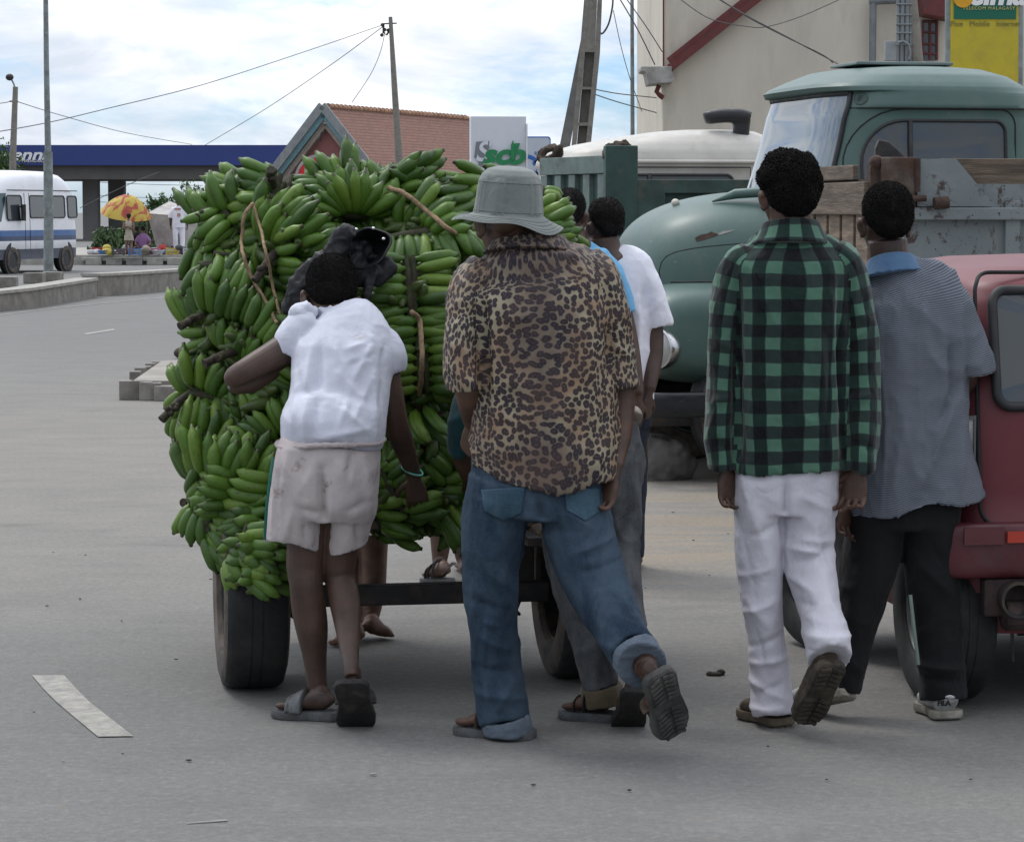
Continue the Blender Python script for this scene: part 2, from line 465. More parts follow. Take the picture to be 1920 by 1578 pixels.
def leopard():
    m, nt, b = nmat('leopard_print'); t = NT(nt)
    uv = t.n('ShaderNodeUVMap', uv_map='cloth'); mp = t.n('ShaderNodeMapping'); t.l(uv.outputs[0], mp.inputs[0])
    mp.inputs['Scale'].default_value = (1.15, .88, 1)
    ns = t.n('ShaderNodeTexNoise'); t.l(mp.outputs[0], ns.inputs['Vector']); ns.inputs['Scale'].default_value = 26; ns.inputs['Detail'].default_value = 3
    wv = t.n('ShaderNodeVectorMath', operation='MULTIPLY_ADD'); t.l(ns.outputs[1], wv.inputs[0]); wv.inputs[1].default_value = (.022,.022,0); t.l(mp.outputs[0], wv.inputs[2])
    vo = t.n('ShaderNodeTexVoronoi', feature='F1', voronoi_dimensions='2D'); t.l(wv.outputs[0], vo.inputs['Vector']); vo.inputs['Scale'].default_value = 60
    vo.inputs['Randomness'].default_value = .85
    d = vo.outputs['Distance']
    spot = t.ramp(d, [(.38, 1), (.54, 0)]); core = t.ramp(d, [(.08, 1), (.22, 0)])
    ob = t.coord(); big = t.noise(ob, 3.2, 3, .5); mid = t.noise(ob, 9, 3)
    sp = t.n('ShaderNodeSeparateXYZ'); t.l(uv.outputs[0], sp.inputs[0])
    cen = t.ramp(t.math('ABSOLUTE', sp.outputs[0]), [(.0, 1), (.09, 0)])
    base = t.mix(t.ramp(mid, [(.42, 0), (.62, 1)]), (.33,.29,.20), (.29,.19,.12))
    base = t.mix(t.ramp(t.math('ADD', big, t.math('MULTIPLY', cen, .13)), [(.5, 0), (.72, .8)]), base, (.12,.085,.07))
    ring = t.mix(t.ramp(mid, [(.4, 0), (.6, 1)]), (.026,.020,.028), (.05,.034,.034))
    col = t.mix(spot, base, ring)
    col = t.mix(t.math('MULTIPLY', core, .28), col, (.13,.085,.06))
    t.l(col, b.inputs['Base Color']); b.inputs['Roughness'].default_value = .62; b.inputs['Specular IOR Level'].default_value = .3
    t.l(t.bump(t.math('ADD', t.math('MULTIPLY', t.noise(ob, 350, 2), .2), t.noise(ob, 30, 4)), .35, .005), b.inputs['Normal'])
    return m
LEOPARD = leopard()
def stripes():
    m, nt, b = nmat('fine_striped_knit'); t = NT(nt)
    uv = t.n('ShaderNodeUVMap', uv_map='cloth'); sp = t.n('ShaderNodeSeparateXYZ'); t.l(uv.outputs[0], sp.inputs[0])
    q = t.math('FRACT', t.math('DIVIDE', sp.outputs[1], .0060)); f = t.ramp(q, [(0, 0), (.1, 1), (.42, 1), (.55, 0), (1, 0)])
    ob = t.coord(); big = t.noise(ob, 5, 3)
    a = t.mix(big, (.07,.08,.105), (.095,.105,.125)); c = t.mix(big, (.16,.18,.21), (.22,.235,.26))
    t.l(t.mix(f, a, c), b.inputs['Base Color']); b.inputs['Roughness'].default_value = .9; b.inputs['Specular IOR Level'].default_value = .2
    t.l(t.bump(t.math('ADD', t.math('MULTIPLY', f, .15), t.noise(ob, 35, 4)), .3, .004), b.inputs['Normal'])
    return m
STRIPES = stripes()
RUBBER = M_('tyre_rubber', (.016,.017,.018), .75, .3, 12, patch=(.05,.045,.04), psc=5, pos=(.5,.8), bump=.3, bsc=80)
TYRE_DUST = M_('dusty_tyre_wall', (.13,.105,.085), .9, .3, 14, patch=(.05,.045,.04), psc=8, bump=.3)
DARK_METAL = M_('dark_metal', (.018,.018,.02), .55, .3, 10, patch=(.05,.035,.025), psc=9, bump=.2)
SOLE_DARK = M_('dark_sole', (.022,.020,.019), .8, .3, 30, patch=(.07,.06,.05), psc=20, pos=(.55,.8), bump=.5, bsc=120)
SANDAL = M_('grey_sandal', (.12,.13,.135), .7, .25, 22, patch=(.07,.065,.06), psc=16, bump=.3)
BROWN_SHOE = M_('brown_shoe', (.075,.052,.035), .85, .35, 25, patch=(.15,.12,.08), psc=18, pos=(.55,.75), bump=.5)
WHITE_SHOE = M_('white_sneaker', (.55,.56,.55), .6, .2, 20, patch=(.18,.17,.14), psc=14, pos=(.5,.75), bump=.2)
WOOD = M_('weathered_wood', (.25,.19,.135), .85, .3, 4, patch=(.12,.09,.065), psc=3, stretch=(1,1,9), bump=.5, bsc=14, bdist=.01)
WOOD_H = M_('weathered_plank', (.17,.13,.095), .85, .3, 4, patch=(.08,.06,.045), psc=3, stretch=(1,1,12), bump=.5, bsc=14, bdist=.01)
ROPE = M_('raffia_rope', (.32,.22,.13), .95, .3, 60, bump=.8, bsc=200)
# ------------------------------------------------------------ sky, sun
SUN_EL, SUN_AZ = radians(58), radians(-40)     # azimuth measured from +Y towards +X
w = bpy.data.worlds.new('World'); SC.world = w; w.use_nodes = True
nt = w.node_tree; nt.nodes.clear(); t = NT(nt)
out = t.n('ShaderNodeOutputWorld'); bg = t.n('ShaderNodeBackground'); t.l(bg.outputs[0], out.inputs[0])
sky = t.n('ShaderNodeTexSky', sky_type='NISHITA', sun_disc=False, sun_elevation=SUN_EL, sun_rotation=SUN_AZ, air_density=1.0, dust_density=.6)
co = t.n('ShaderNodeTexCoord'); sep = t.n('ShaderNodeSeparateXYZ'); t.l(co.outputs['Generated'], sep.inputs[0])
vv = t.n('ShaderNodeVectorMath', operation='NORMALIZE'); t.l(co.outputs['Generated'], vv.inputs[0])
def dirn(scale, loc):
    m_ = t.n('ShaderNodeMapping'); t.l(vv.outputs[0], m_.inputs[0]); m_.inputs['Scale'].default_value = scale; m_.inputs['Location'].default_value = loc; return m_.outputs[0]
el = sep.outputs[2]
n1 = t.noise(dirn((9, 9, 26), (3.1, 0, .7)), 1.0, 8, .60, .35)
n2 = t.noise(dirn((13, 13, 40), (7.7, 2, 3)), 1.0, 8, .58, .5)
lo = t.ramp(el, [(.004, 0), (.022, 1)])
cover = t.math('MULTIPLY', t.ramp(n1, [(.34, .1), (.46, .8), (.56, 1)]), t.math('ADD', t.math('MULTIPLY', lo, .75), .25))
ccol = t.ramp(n2, [(.38, (1.06,1.07,1.09)), (.46, (1.0,1.02,1.06)), (.54, (.84,.88,.95)), (.68, (.66,.72,.82))])
# unseen sky behind the camera dimmed to darken surfaces facing it; brighter ahead
vy = t.n('ShaderNodeSeparateXYZ'); t.l(vv.outputs[0], vy.inputs[0])
ahead = t.ramp(t.math('ADD', t.math('MULTIPLY', vy.outputs[1], .5), .5), [(.15, .58), (.85, 1)])
br = t.math('MULTIPLY', t.math('ADD', t.math('MULTIPLY', t.math('MAXIMUM', el, 0), 1.5), 1.0), ahead)
cl = t.n('ShaderNodeVectorMath', operation='SCALE'); t.l(ccol, cl.inputs[0]); t.l(t.math('MULTIPLY', br, 8.0), cl.inputs[3])
skyb = t.n('ShaderNodeVectorMath', operation='MULTIPLY'); t.l(sky.outputs[0], skyb.inputs[0]); skyb.inputs[1].default_value = (.52,.76,1.18)
c = t.mix(cover, skyb.outputs[0], cl.outputs[0])
t.l(c, bg.inputs[0]); bg.inputs[1].default_value = .12
sl = bpy.data.lights.new('sun', 'SUN'); sl.energy = 1.3; sl.angle = radians(16); sl.color = (1, .96, .9)
so = bpy.data.objects.new('sun', sl); COL.objects.link(so)
d = Vector((sin(SUN_AZ)*cos(SUN_EL), cos(SUN_AZ)*cos(SUN_EL), sin(SUN_EL)))
so.rotation_euler = d.to_track_quat('Z', 'Y').to_euler(); so.location = (0, 0, 30)
SC.view_settings.view_transform = 'Standard'; SC.view_settings.look = 'None'; SC.view_settings.gamma = 1; SC.view_settings.exposure = .12
# ------------------------------------------------------------ ground
def groundmat():
    m, nt, b = nmat('worn_asphalt'); t = NT(nt); v = t.coord()
    sp = t.n('ShaderNodeSeparateXYZ'); t.l(v, sp.inputs[0]); X, Y = sp.outputs[0], sp.outputs[1]
    big = t.noise(v, .35, 5, .6, .4); med = t.noise(v, 1.6, 5, .6, .3); fine = t.noise(v, 90, 4, .75); agg = t.noise(v, 260, 3, .8)
    # crosswise tracks of tyres and dust, stretched along the road
    sv = t.coord(scale=(.35, 1.6, 1)); st = t.noise(sv, 2.2, 5, .6, .6)
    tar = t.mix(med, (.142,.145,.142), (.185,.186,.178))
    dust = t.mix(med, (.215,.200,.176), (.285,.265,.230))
    # asphalt near and far left, dusty concrete between; near darkening paints in a vignette
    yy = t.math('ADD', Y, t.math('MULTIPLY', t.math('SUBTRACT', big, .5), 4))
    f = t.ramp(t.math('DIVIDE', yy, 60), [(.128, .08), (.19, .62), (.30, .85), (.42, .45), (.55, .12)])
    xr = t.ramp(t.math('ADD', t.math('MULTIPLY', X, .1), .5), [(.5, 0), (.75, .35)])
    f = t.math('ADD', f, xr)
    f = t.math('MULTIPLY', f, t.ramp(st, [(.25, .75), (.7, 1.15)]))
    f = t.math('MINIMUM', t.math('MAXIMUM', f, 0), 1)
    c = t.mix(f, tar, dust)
    # sandy earth strips under and behind the lorries
    sand = t.ramp(t.math('DIVIDE', yy, 60), [(.185, 0), (.205, 1), (.40, 1), (.5, .3)])
    sx = t.ramp(t.math('ADD', t.math('MULTIPLY', X, .25), .5), [(.52, 0), (.6, 1)])
    sn = t.ramp(st, [(.42, 0), (.58, 1)])
    c = t.mix(t.math('MULTIPLY', t.math('MULTIPLY', sand, sx), t.math('MULTIPLY', sn, .8)), c, (.30,.245,.175))
    c = t.mix(t.math('MULTIPLY', t.ramp(fine, [(.35, 1), (.6, 0)]), .30), c, (.07,.07,.072))
    c = t.mix(t.math('MULTIPLY', t.ramp(agg, [(.58, 0), (.70, 1)]), .5), c, (.34,.33,.31))
    c = t.mix(t.math('MULTIPLY', t.ramp(agg, [(.30, 1), (.42, 0)]), .6), c, (.05,.05,.05))
    gr = t.noise(v, 34, 6, .8)
    c = t.mix(t.math('MULTIPLY', t.ramp(gr, [(.34, 1), (.5, 0)]), .38), c, (.085,.083,.08))
    c = t.mix(t.math('MULTIPLY', t.ramp(gr, [(.52, 0), (.68, 1)]), .38), c, (.33,.315,.285))
    # oil and dirt stains
    vo = t.noise(t.coord(scale=(.8,1.4,1), loc=(3,1,0)), 1.4, 6, .62, .8)
    c = t.mix(t.math('MULTIPLY', t.ramp(vo, [(.62, 0), (.74, 1)]), .42), c, (.10,.098,.095))
    v3 = t.noise(t.coord(scale=(1.2,2.6,1), loc=(9,4,0)), 3.2, 5, .6, 1.2)
    s4 = t.noise(t.coord(scale=(.9,1.8,1), loc=(2,7,0)), 1.6, 7, .7, .5)
    c = t.mix(t.math('MULTIPLY', t.ramp(s4, [(.48, 0), (.72, 1)]), .30), c, (.10,.10,.10))
    s5 = t.noise(t.coord(scale=(.9,1.6,1), loc=(5,2,0)), 2.1, 7, .7, .5)
    c = t.mix(t.math('MULTIPLY', t.ramp(s5, [(.54, 0), (.8, 1)]), .30), c, (.30,.285,.26))
    c = t.mix(t.math('MULTIPLY', t.ramp(v3, [(.66, 0), (.72, 1)]), .3), c, (.20,.15,.10))
    t.l(c, b.inputs['Base Color']); b.inputs['Roughness'].default_value = .88; b.inputs['Specular IOR Level'].default_value = .25
    h = t.math('ADD', t.math('MULTIPLY', fine, .5), t.math('MULTIPLY', agg, .5))
    t.l(t.bump(h, .45, .004), b.inputs['Normal'])
    return m
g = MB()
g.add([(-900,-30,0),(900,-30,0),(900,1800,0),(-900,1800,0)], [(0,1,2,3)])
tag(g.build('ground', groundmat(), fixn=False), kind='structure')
PAINT = M_('worn_road_paint', (.35,.335,.295), .8, .25, 14, patch=(.19,.19,.19), psc=18, pos=(.5,.68), bump=.3, bsc=150)
def groundquad(name, pts, z=.004, mat=PAINT, sub=1):
    m = MB(); m.add([G(x, y, z) for x, y in pts], [tuple(range(len(pts)))])
    o = m.build(name, mat, fixn=False)
    if o.data.polygons[0].normal.z < 0: o.data.flip_normals()
    return tag(o, kind='structure')
a = [G(60,1265,.004), G(82,1291,.004), G(107,1316,.004), G(145,1348,.004), G(184,1380,.004), G(250,1379,.004), G(209,1347,.004), G(168,1315,.004), G(143,1290,.004), G(120,1265,.004)]
m = MB(); m.add(a, [(0,1,8,9), (1,2,7,8), (2,3,6,7), (3,4,5,6)]); o = m.build('lane_marking', PAINT, fixn=True)
if o.data.polygons[0].normal.z < 0: o.data.flip_normals()
tag(o, kind='structure')
groundquad('lane_marking', [(158,625),(214,616),(215,618.5),(160,627.5)])
groundquad('lane_marking', [(330,683),(372,679),(374,681),(332,685)])
groundquad('road_edge_line', [(-40,594),(100,577),(250,562),(385,550),(385,551.2),(250,563.4),(100,578.6),(-40,596)], mat=M_('dusty_edge_paint', (.26,.255,.24), .85, .2, 3, patch=(.17,.17,.16), psc=1.2, pos=(.4,.6)))
tag(groundquad('lane_marking', [(350,1541),(425,1535),(427,1537),(352,1542)], mat=M_('faint_scratch', (.24,.24,.235), .85)))
# ------------------------------------------------------------ the hand cart
PHI = radians(10)
cD = Vector((-sin(PHI), cos(PHI), 0)); cR = Vector((cos(PHI), sin(PHI), 0))
c0 = G(472, 1287); c0 = c0+cD*.02
def cart(r, d, z): return c0+cR*r+cD*d+Vector((0,0,z))
ct = empty('hand_cart', cart(.55, 0, 0), 'two wheeled wooden hand cart on car tyres under the heap of green bananas', 'cart')
def wheel(name, c, axis, R, wd, parent, rimmat=DARK_METAL, rim=.62, dusty=True, lugs=False):
    """tyre with shoulders and rim; axis = outward direction"""
    axis = Vector(axis).normalized(); M = Matrix.Translation(c) @ axis.to_track_quat('Z', 'Y').to_matrix().to_4x4()
    h = wd/2; ri = R*rim
    m = MB()
    prof = [(ri,-h*.82),(ri+.01,-h*.98),(R*.86,-h*1.06),(R*.96,-h*.96),(R*.992,-h*.78),(R,-h*.5),(R,-h*.2),(R*.992,-h*.19),(R*.992,-h*.14),(R,-h*.13),(R,h*.13),(R*.992,h*.14),(R*.992,h*.19),(R,h*.2),(R,h*.5),(R*.992,h*.78),(R*.96,h*.96),(R*.86,h*1.06),(ri+.01,h*.98),(ri,h*.82)]
    m.lathe(prof, M, 64)
    # sidewalls take the dust
    k = len(prof)-1
    if dusty:
        for i in range(len(m.m)):
            q = i % k
            m.m[i] = 1 if q <= 2 or q >= k-3 else 0
    t_ = m.build('tyre', [RUBBER, TYRE_DUST], parent, smooth=50)
    r = MB(); r.lathe([(ri+.004,-h*.8),(ri-.01,-h*.8),(ri-.02,-h*.4),(ri-.03,h*.1),(ri*.62,h*.25),(ri*.55,h*.45),(ri*.3,h*.5),(ri*.28,h*.75),(.001,h*.78)], M, 40)
    r.lathe([(ri+.004,h*.8),(ri-.012,h*.82),(ri-.025,h*.4),(ri-.03,h*.1)], M, 40)
    for i in range(5):
        th = 2*pi*i/5; r.pipe([M @ Vector((ri*.42*cos(th), ri*.42*sin(th), h*.4)), M @ Vector((ri*.42*cos(th), ri*.42*sin(th), h*.62))], .011, 6)
    r.build('rim', rimmat, parent, smooth=40)
for r_ in (0, 1.12):
    w_ = empty('wheel', cart(r_, 0, .34)); w_.parent = ct; w_.matrix_parent_inverse = chain(ct).inverted()
    wheel('wheel', cart(r_, 0, .338), -cR if r_ == 0 else cR, .34, .205, w_)
m = MB(); m.beam(cart(.1, 0, .30), cart(1.02, 0, .30), .07, .068); m.build('axle', DARK_METAL, ct, bevel=.006)
m = MB()
for r_ in (.18, .94):
    m = MB(); m.beam(cart(r_, 0, .30), cart(r_, 0, .52), .06, .03, up=cD); m.beam(cart(r_-.02, -.3, .505), cart(r_-.02, .3, .505), .05, .03)
    m.pipe([cart(r_-.01, -.01, .33), cart(r_-.045, -.03, .24), cart(r_-.02, -.02, .22)], [.02,.016,.006], 6)
    m.build('bracket', DARK_METAL, ct, bevel=.004)
m = MB()
for i in range(9): m.box(cart(.10+i*.115, .38, .548), (.108, .95, .032), rz=PHI)
m.build('deck', WOOD_H, ct, bevel=.004)
for r_ in (.15, .97):
    m = MB(); m.pipe([cart(r_, -.25, .51), cart(r_, .9, .52), cart(r_*.75+.14, 1.75, .78)], [.035,.032,.025], 10); m.build('shaft', WOOD_H, ct, smooth=50)
m = MB(); m.pipe([cart(.2, 1.72, .78), cart(.92, 1.72, .78)], .022, 8); m.build('pull_bar', WOOD_H, ct, smooth=50)
# ------------------------------------------------------------ bananas
def bananamat():
    m, nt, b = nmat('green_banana_peel'); t = NT(nt)
    at = t.n('ShaderNodeAttribute', attribute_name='along'); al = at.outputs['Fac']
    oi = t.n('ShaderNodeObjectInfo'); rnd = oi.outputs['Random']
    v = t.coord(loc=(0,0,0)); av = t.n('ShaderNodeVectorMath', operation='ADD'); t.l(v, av.inputs[0])
    cm = t.n('ShaderNodeCombineXYZ'); t.l(t.math('MULTIPLY', rnd, 37), cm.inputs[0]); t.l(t.math('MULTIPLY', rnd, 91), cm.inputs[1]); t.l(cm.outputs[0], av.inputs[1]); v = av.outputs[0]
    c = t.ramp(rnd, [(0, (.022,.062,.008)), (.35, (.050,.120,.013)), (.75, (.086,.172,.018)), (1, (.14,.225,.028))])
    n1 = t.noise(v, 22, 4, .6); c = t.mix(t.ramp(n1, [(.35, 0), (.7, .45)]), c, (.085,.16,.018))
    vs = t.n('ShaderNodeMapping'); t.l(v, vs.inputs[0]); vs.inputs['Scale'].default_value = (.5,1,1)
    n2 = t.noise(vs.outputs[0], 48, 6, .72, .6)
    c = t.mix(t.ramp(n2, [(.56, 0), (.68, .7)]), c, (.035,.026,.012))
    n3 = t.noise(v, 130, 3, .7); c = t.mix(t.ramp(n3, [(.64, 0), (.70, .7)]), c, (.03,.022,.012))
    tip = t.ramp(t.math('ADD', al, t.math('MULTIPLY', t.math('SUBTRACT', n2, .5), .12)), [(.93, 0), (.975, 1)])
    c = t.mix(t.math('MULTIPLY', tip, .85), c, (.030,.020,.012))
    base = t.ramp(t.math('ADD', al, t.math('MULTIPLY', t.math('SUBTRACT', n1, .5), .1)), [(.0, .8), (.11, 0)])
    c = t.mix(base, c, (.045,.06,.016))
    t.l(c, b.inputs['Base Color'])
    t.l(t.ramp(n1, [(.3, .36), (.7, .56)]), b.inputs['Roughness']); b.inputs['Specular IOR Level'].default_value = .42
    t.l(t.bump(t.noise(v, 60, 4, .6), .15, .003), b.inputs['Normal'])
    return m
BAN = bananamat()
CROWN = M_('banana_crown', (.045,.055,.018), .8, .4, 40, patch=(.03,.018,.012), psc=30, bump=.6, bsc=120)
STALK = M_('banana_stalk', (.05,.042,.02), .8, .4, 30, patch=(.022,.015,.012), psc=22, pos=(.42,.6), bump=.8, bsc=90)
def banana_mesh(seed, nr=9, ns=12, L=.19, R=.0235, bend=60, twist=0):
    rr = random.Random(seed); vs = []; fs = []; al = []
    B = radians(bend*rr.uniform(.85, 1.15)); rad = L/B
    side = rr.uniform(-.06, .06)
    for i in range(ns+1):
        q = i/ns
        a = B*(q-.5); x = rad*(sin(a)+sin(B/2)); z = rad*(cos(a)-cos(B/2))
        tx, tz = cos(a), -sin(a)
        if q < .13: r = R*(.38+.05*q/.13)
        elif q < .26: r = R*(.43+.50*((q-.13)/.13)**.8)
        elif q < .80: r = R*(.93+.09*sin(pi*(q-.26)/.54))
        elif q < .93: r = R*(.93-.52*((q-.80)/.13)**1.3)
        else: r = R*(.41-.10*(q-.93)/.07)
        y = side*L*q*q
        for j in range(nr):
            th = 2*pi*j/nr
            k = 1+.045*cos(5*th+.6)
            dn, dy = cos(th)*r*k, sin(th)*r*k
            vs.append((x+dn*(-tz)*-1*0+dn*sin(a), y+dy, z+dn*cos(a))); al.append(q)
    for i in range(ns):
        for j in range(nr): fs.append((i*nr+j, i*nr+(j+1)%nr, (i+1)*nr+(j+1)%nr, (i+1)*nr+j))
    fs.append(tuple(range(ns*nr, (ns+1)*nr))); fs.append(tuple(reversed(range(nr))))
    me = bpy.data.meshes.new('banana'); me.from_pydata(vs, [], fs); me.materials.append(BAN)
    a = me.attributes.new('along', 'FLOAT', 'POINT'); a.data.foreach_set('value', al)
    bm = bmesh.new(); bm.from_mesh(me); bmesh.ops.recalc_face_normals(bm, faces=bm.faces); bm.to_mesh(me); bm.free()
    shade(me); return me
BM = [banana_mesh(i, bend=b_, nr=12, ns=16) for i, b_ in enumerate((40, 52, 62, 72, 56, 82))]
BMlo = [banana_mesh(20+i, bend=55, nr=6, ns=8) for i in range(2)]
ANCH = [  # px, py, label, stalk end (px,py) or None
 (415,395,'banana bunch at the top left of the load, beside two short cut stalks',(368,408)),
 (515,365,'banana bunch on top of the load with a brown stalk standing straight up',(508,318)),
 (655,350,'banana bunch at the very top of the load, its fingers fanned upwards',None),
 (770,320,'banana bunch on top of the load in front of the tiled roof',None),
 (895,350,'banana bunch at the top right of the load beside the bucket hat',None),
 (540,450,'banana bunch with long sideways fingers between the raffia loop and the black jacket',(478,527)),
 (400,490,'banana bunch with hanging fingers on the left edge, left of the raffia loop',None),
 (405,590,'banana bunch bulging out at the left edge, level with the neck of the boy',(337,612)),
 (800,450,'banana bunch with blotchy fingers hanging down right of the black jacket',None),
 (765,555,'banana bunch with fingers stacked sideways, right of the head of the boy in white',None),
 (790,670,'banana bunch tied by a brown rope, right of the white shirt',None),
 (465,655,'banana bunch right above the bent elbow of the boy in white',(383,682)),
 (375,725,'banana bunch with a long bare stalk sticking out to the left',(303,787)),
 (480,750,'banana bunch just below the bent elbow of the boy in white',None),
 (400,860,'banana bunch at the left edge, left of the white waistband',None),
 (505,850,'small banana bunch touching the waist rope of the boy in white',None),
 (385,950,'banana bunch at the lower left edge with pale finger tips, above the tyre',(343,942)),
 (455,1045,'lowest banana bunch, hanging over the left tyre of the cart',(398,1048)),
 (790,820,'shaded banana bunch beside the hand with the bracelet',None),
 (750,950,'shaded banana bunch low on the cart between the white shorts and the blue jeans',None),
 (850,960,'shaded banana bunch drooping below the deck next to the blue jeans',None),
 (1045,440,'banana bunch at the right end of the load, poking out under the hat brim',None),
 (630,640,'banana bunch behind the back of the boy in white',None),
 (640,880,'banana bunch behind the white shorts',None),
]
def Ysurf(px, py):
    u = (px-700)/375.; y = 8.80+.42*abs(u)**2.6
    z = P(px, py, 8.8).z
    if z > 1.28: y += .50*((z-1.28)/.5)**1.6
    if z < .62: y += .10
    dmin = min((px-a[0])**2+(py-a[1])**2 for a in ANCH)
    y += .17*min(1.3, dmin/70.**2)-.06
    return y
def pt(px, py, dy=0): return P(px, py, Ysurf(px, py)+dy)
def normal(px, py):
    a = pt(px+20, py)-pt(px-20, py); b = pt(px, py-20)-pt(px, py+20); n_ = a.cross(b).normalized(); n_.z *= .2; n_.x *= .45; return n_.normalized()
HANDS = [ (470,1022,-15,6,.18,35,.032),(435,1000,-50,5,.17,35,.032),(525,1015,205,5,.18,30,.032),(400,985,-55,5,.17,30,.032),(505,1042,178,4,.15,30,.03),
 # crown px,py, direction deg, n, length, fan deg, spacing, (dy)
 (455,352,158,5,.19,30,.034),(408,398,118,5,.20,35,.032),(470,392,172,4,.19,20,.036),(505,352,170,5,.18,30,.034),(500,430,185,4,.18,20,.036),
 (440,420,222,5,.17,30,.034),(398,430,245,4,.14,30,.03),
 (402,438,268,6,.19,40,.032),(430,455,282,5,.19,35,.034),(455,480,250,5,.18,30,.034),(400,500,265,5,.17,30,.034),
 (405,545,105,6,.11,80,.018),
 (492,462,48,5,.23,30,.034),(525,440,25,5,.22,25,.036),(515,495,8,5,.22,18,.036),(585,455,-8,4,.2,15,.036),(560,505,12,5,.21,20,.036),(490,545,60,4,.19,30,.034),
 (478,425,120,5,.17,40,.03),(480,520,120,5,.18,30,.034),(610,500,165,5,.2,20,.036),(620,540,185,5,.2,20,.036),(565,560,170,5,.2,20,.036),
 (372,612,112,5,.19,35,.032),(415,600,70,5,.19,30,.032),(455,590,45,5,.19,30,.033),(440,560,60,5,.18,30,.033),(500,600,35,5,.19,25,.034),(420,640,35,5,.17,30,.034),
 (398,645,190,5,.17,30,.034),(375,640,262,5,.2,30,.034),(410,655,275,5,.2,30,.034),(365,585,150,4,.15,30,.032),
 (432,672,58,7,.17,50,.026),(490,650,40,5,.18,30,.032),(530,640,20,5,.18,30,.034),
 (378,738,58,7,.17,55,.026),(352,735,115,5,.17,40,.028),(410,735,-10,5,.15,30,.03),(350,755,240,4,.13,40,.03),
 (445,705,-58,7,.22,35,.032),(480,700,-42,7,.22,30,.032),(400,745,262,6,.2,30,.033),(430,760,280,6,.21,30,.034),(360,770,262,6,.19,35,.032),(350,800,268,4,.13,40,.026),
 (528,822,118,7,.17,45,.028),(500,800,80,5,.16,40,.03),
 (402,905,72,6,.21,40,.033),(372,900,104,5,.19,35,.032),(425,872,58,6,.2,35,.033),(455,860,40,5,.19,30,.033),(470,905,60,5,.18,30,.034),
 (492,835,276,5,.2,25,.03),(515,892,183,6,.2,16,.038),(520,950,178,5,.2,16,.038),(455,930,160,4,.18,20,.036),
 (362,968,28,6,.18,40,.032),(385,985,-18,6,.2,30,.033),(430,1000,-12,5,.2,25,.034),(370,960,245,4,.15,40,.03),(420,960,-5,5,.2,20,.035),
 (448,1032,-8,6,.18,35,.032),(430,1030,-40,5,.18,30,.033),(500,1045,-12,5,.17,25,.034),(522,1050,180,4,.15,25,.034),(505,1000,200,5,.18,25,.034),
 (665,392,90,11,.21,165,.010),(668,375,92,8,.19,130,.012,.06),(645,338,112,4,.2,45,.03,.1),(610,345,150,4,.16,40,.03,.06),(600,350,190,4,.17,30,.032,.04),
 (618,438,32,6,.24,30,.034),(690,432,12,4,.2,25,.034),(530,362,245,7,.18,100,.018),(545,340,-12,4,.15,35,.03),(560,385,-35,5,.2,30,.032),(590,395,215,4,.2,25,.034),(605,405,160,4,.18,30,.034),
 (512,345,150,4,.13,50,.02),
 (738,342,8,5,.19,30,.03),(712,352,80,4,.15,35,.03),(745,362,-30,5,.18,40,.032),(800,350,170,4,.17,30,.034),(765,318,5,3,.16,25,.03,.1),(705,345,100,3,.12,40,.03,.12),
 (925,352,186,5,.21,22,.034),(905,380,200,6,.22,25,.036),(840,372,186,5,.2,20,.036),(885,340,184,3,.18,18,.034,.08),(990,362,178,4,.2,20,.034,.1),(870,420,210,5,.18,30,.034),(955,348,182,4,.17,20,.034,.1),(895,430,230,5,.18,30,.034),
 (745,425,62,6,.18,45,.03),(790,410,40,5,.18,40,.032),(720,450,100,5,.15,40,.03),
 (798,432,268,10,.20,48,.030),(750,470,250,6,.18,30,.032),(850,440,290,6,.17,30,.032),(830,400,300,5,.16,40,.03),
 (768,548,182,7,.195,14,.040),(778,552,-2,7,.195,12,.040),(762,600,180,5,.19,12,.040),(840,540,175,5,.18,12,.04),(840,620,180,5,.18,14,.04),(700,520,175,5,.18,20,.04),
 (788,662,182,7,.19,16,.038),(796,668,2,7,.19,14,.038),(840,690,182,5,.18,14,.038),(740,640,175,5,.18,14,.038),
 (762,728,-42,7,.22,22,.034),(800,745,-38,6,.2,22,.034),(745,790,-46,7,.22,22,.034),(720,760,-70,5,.2,22,.034),(810,820,-30,6,.2,24,.034),(790,770,210,5,.2,24,.034),(850,800,240,6,.2,24,.034),
 (700,850,-20,6,.2,24,.034),(770,880,5,7,.2,20,.036),(740,930,22,6,.19,24,.034),(720,972,5,5,.18,24,.034),(795,970,168,5,.18,24,.034),(835,890,-50,7,.20,24,.034),(862,925,-60,6,.18,24,.034),(800,940,-10,5,.19,24,.034),
 (815,955,-15,5,.17,24,.034),(870,880,250,6,.2,24,.034),(895,960,250,5,.18,24,.034),(880,700,190,5,.2,20,.036),(900,760,200,5,.2,20,.036),
 (1028,440,6,5,.15,30,.03),(1050,462,-30,5,.16,30,.03),(1010,420,20,5,.15,30,.03),(1070,480,-60,4,.14,30,.03),(1018,350,-20,3,.10,30,.03,.1),
 (650,600,170,6,.2,24,.036),(600,620,150,6,.2,24,.036),(690,640,185,6,.2,24,.036),(560,700,200,6,.2,24,.036),(640,720,10,6,.2,24,.036),(700,720,20,6,.2,24,.036),
 (600,880,170,6,.2,24,.036),(680,860,0,6,.2,24,.036),(620,960,190,6,.2,24,.036),(540,1000,200,5,.2,24,.036),(690,940,10,6,.2,24,.036),
]
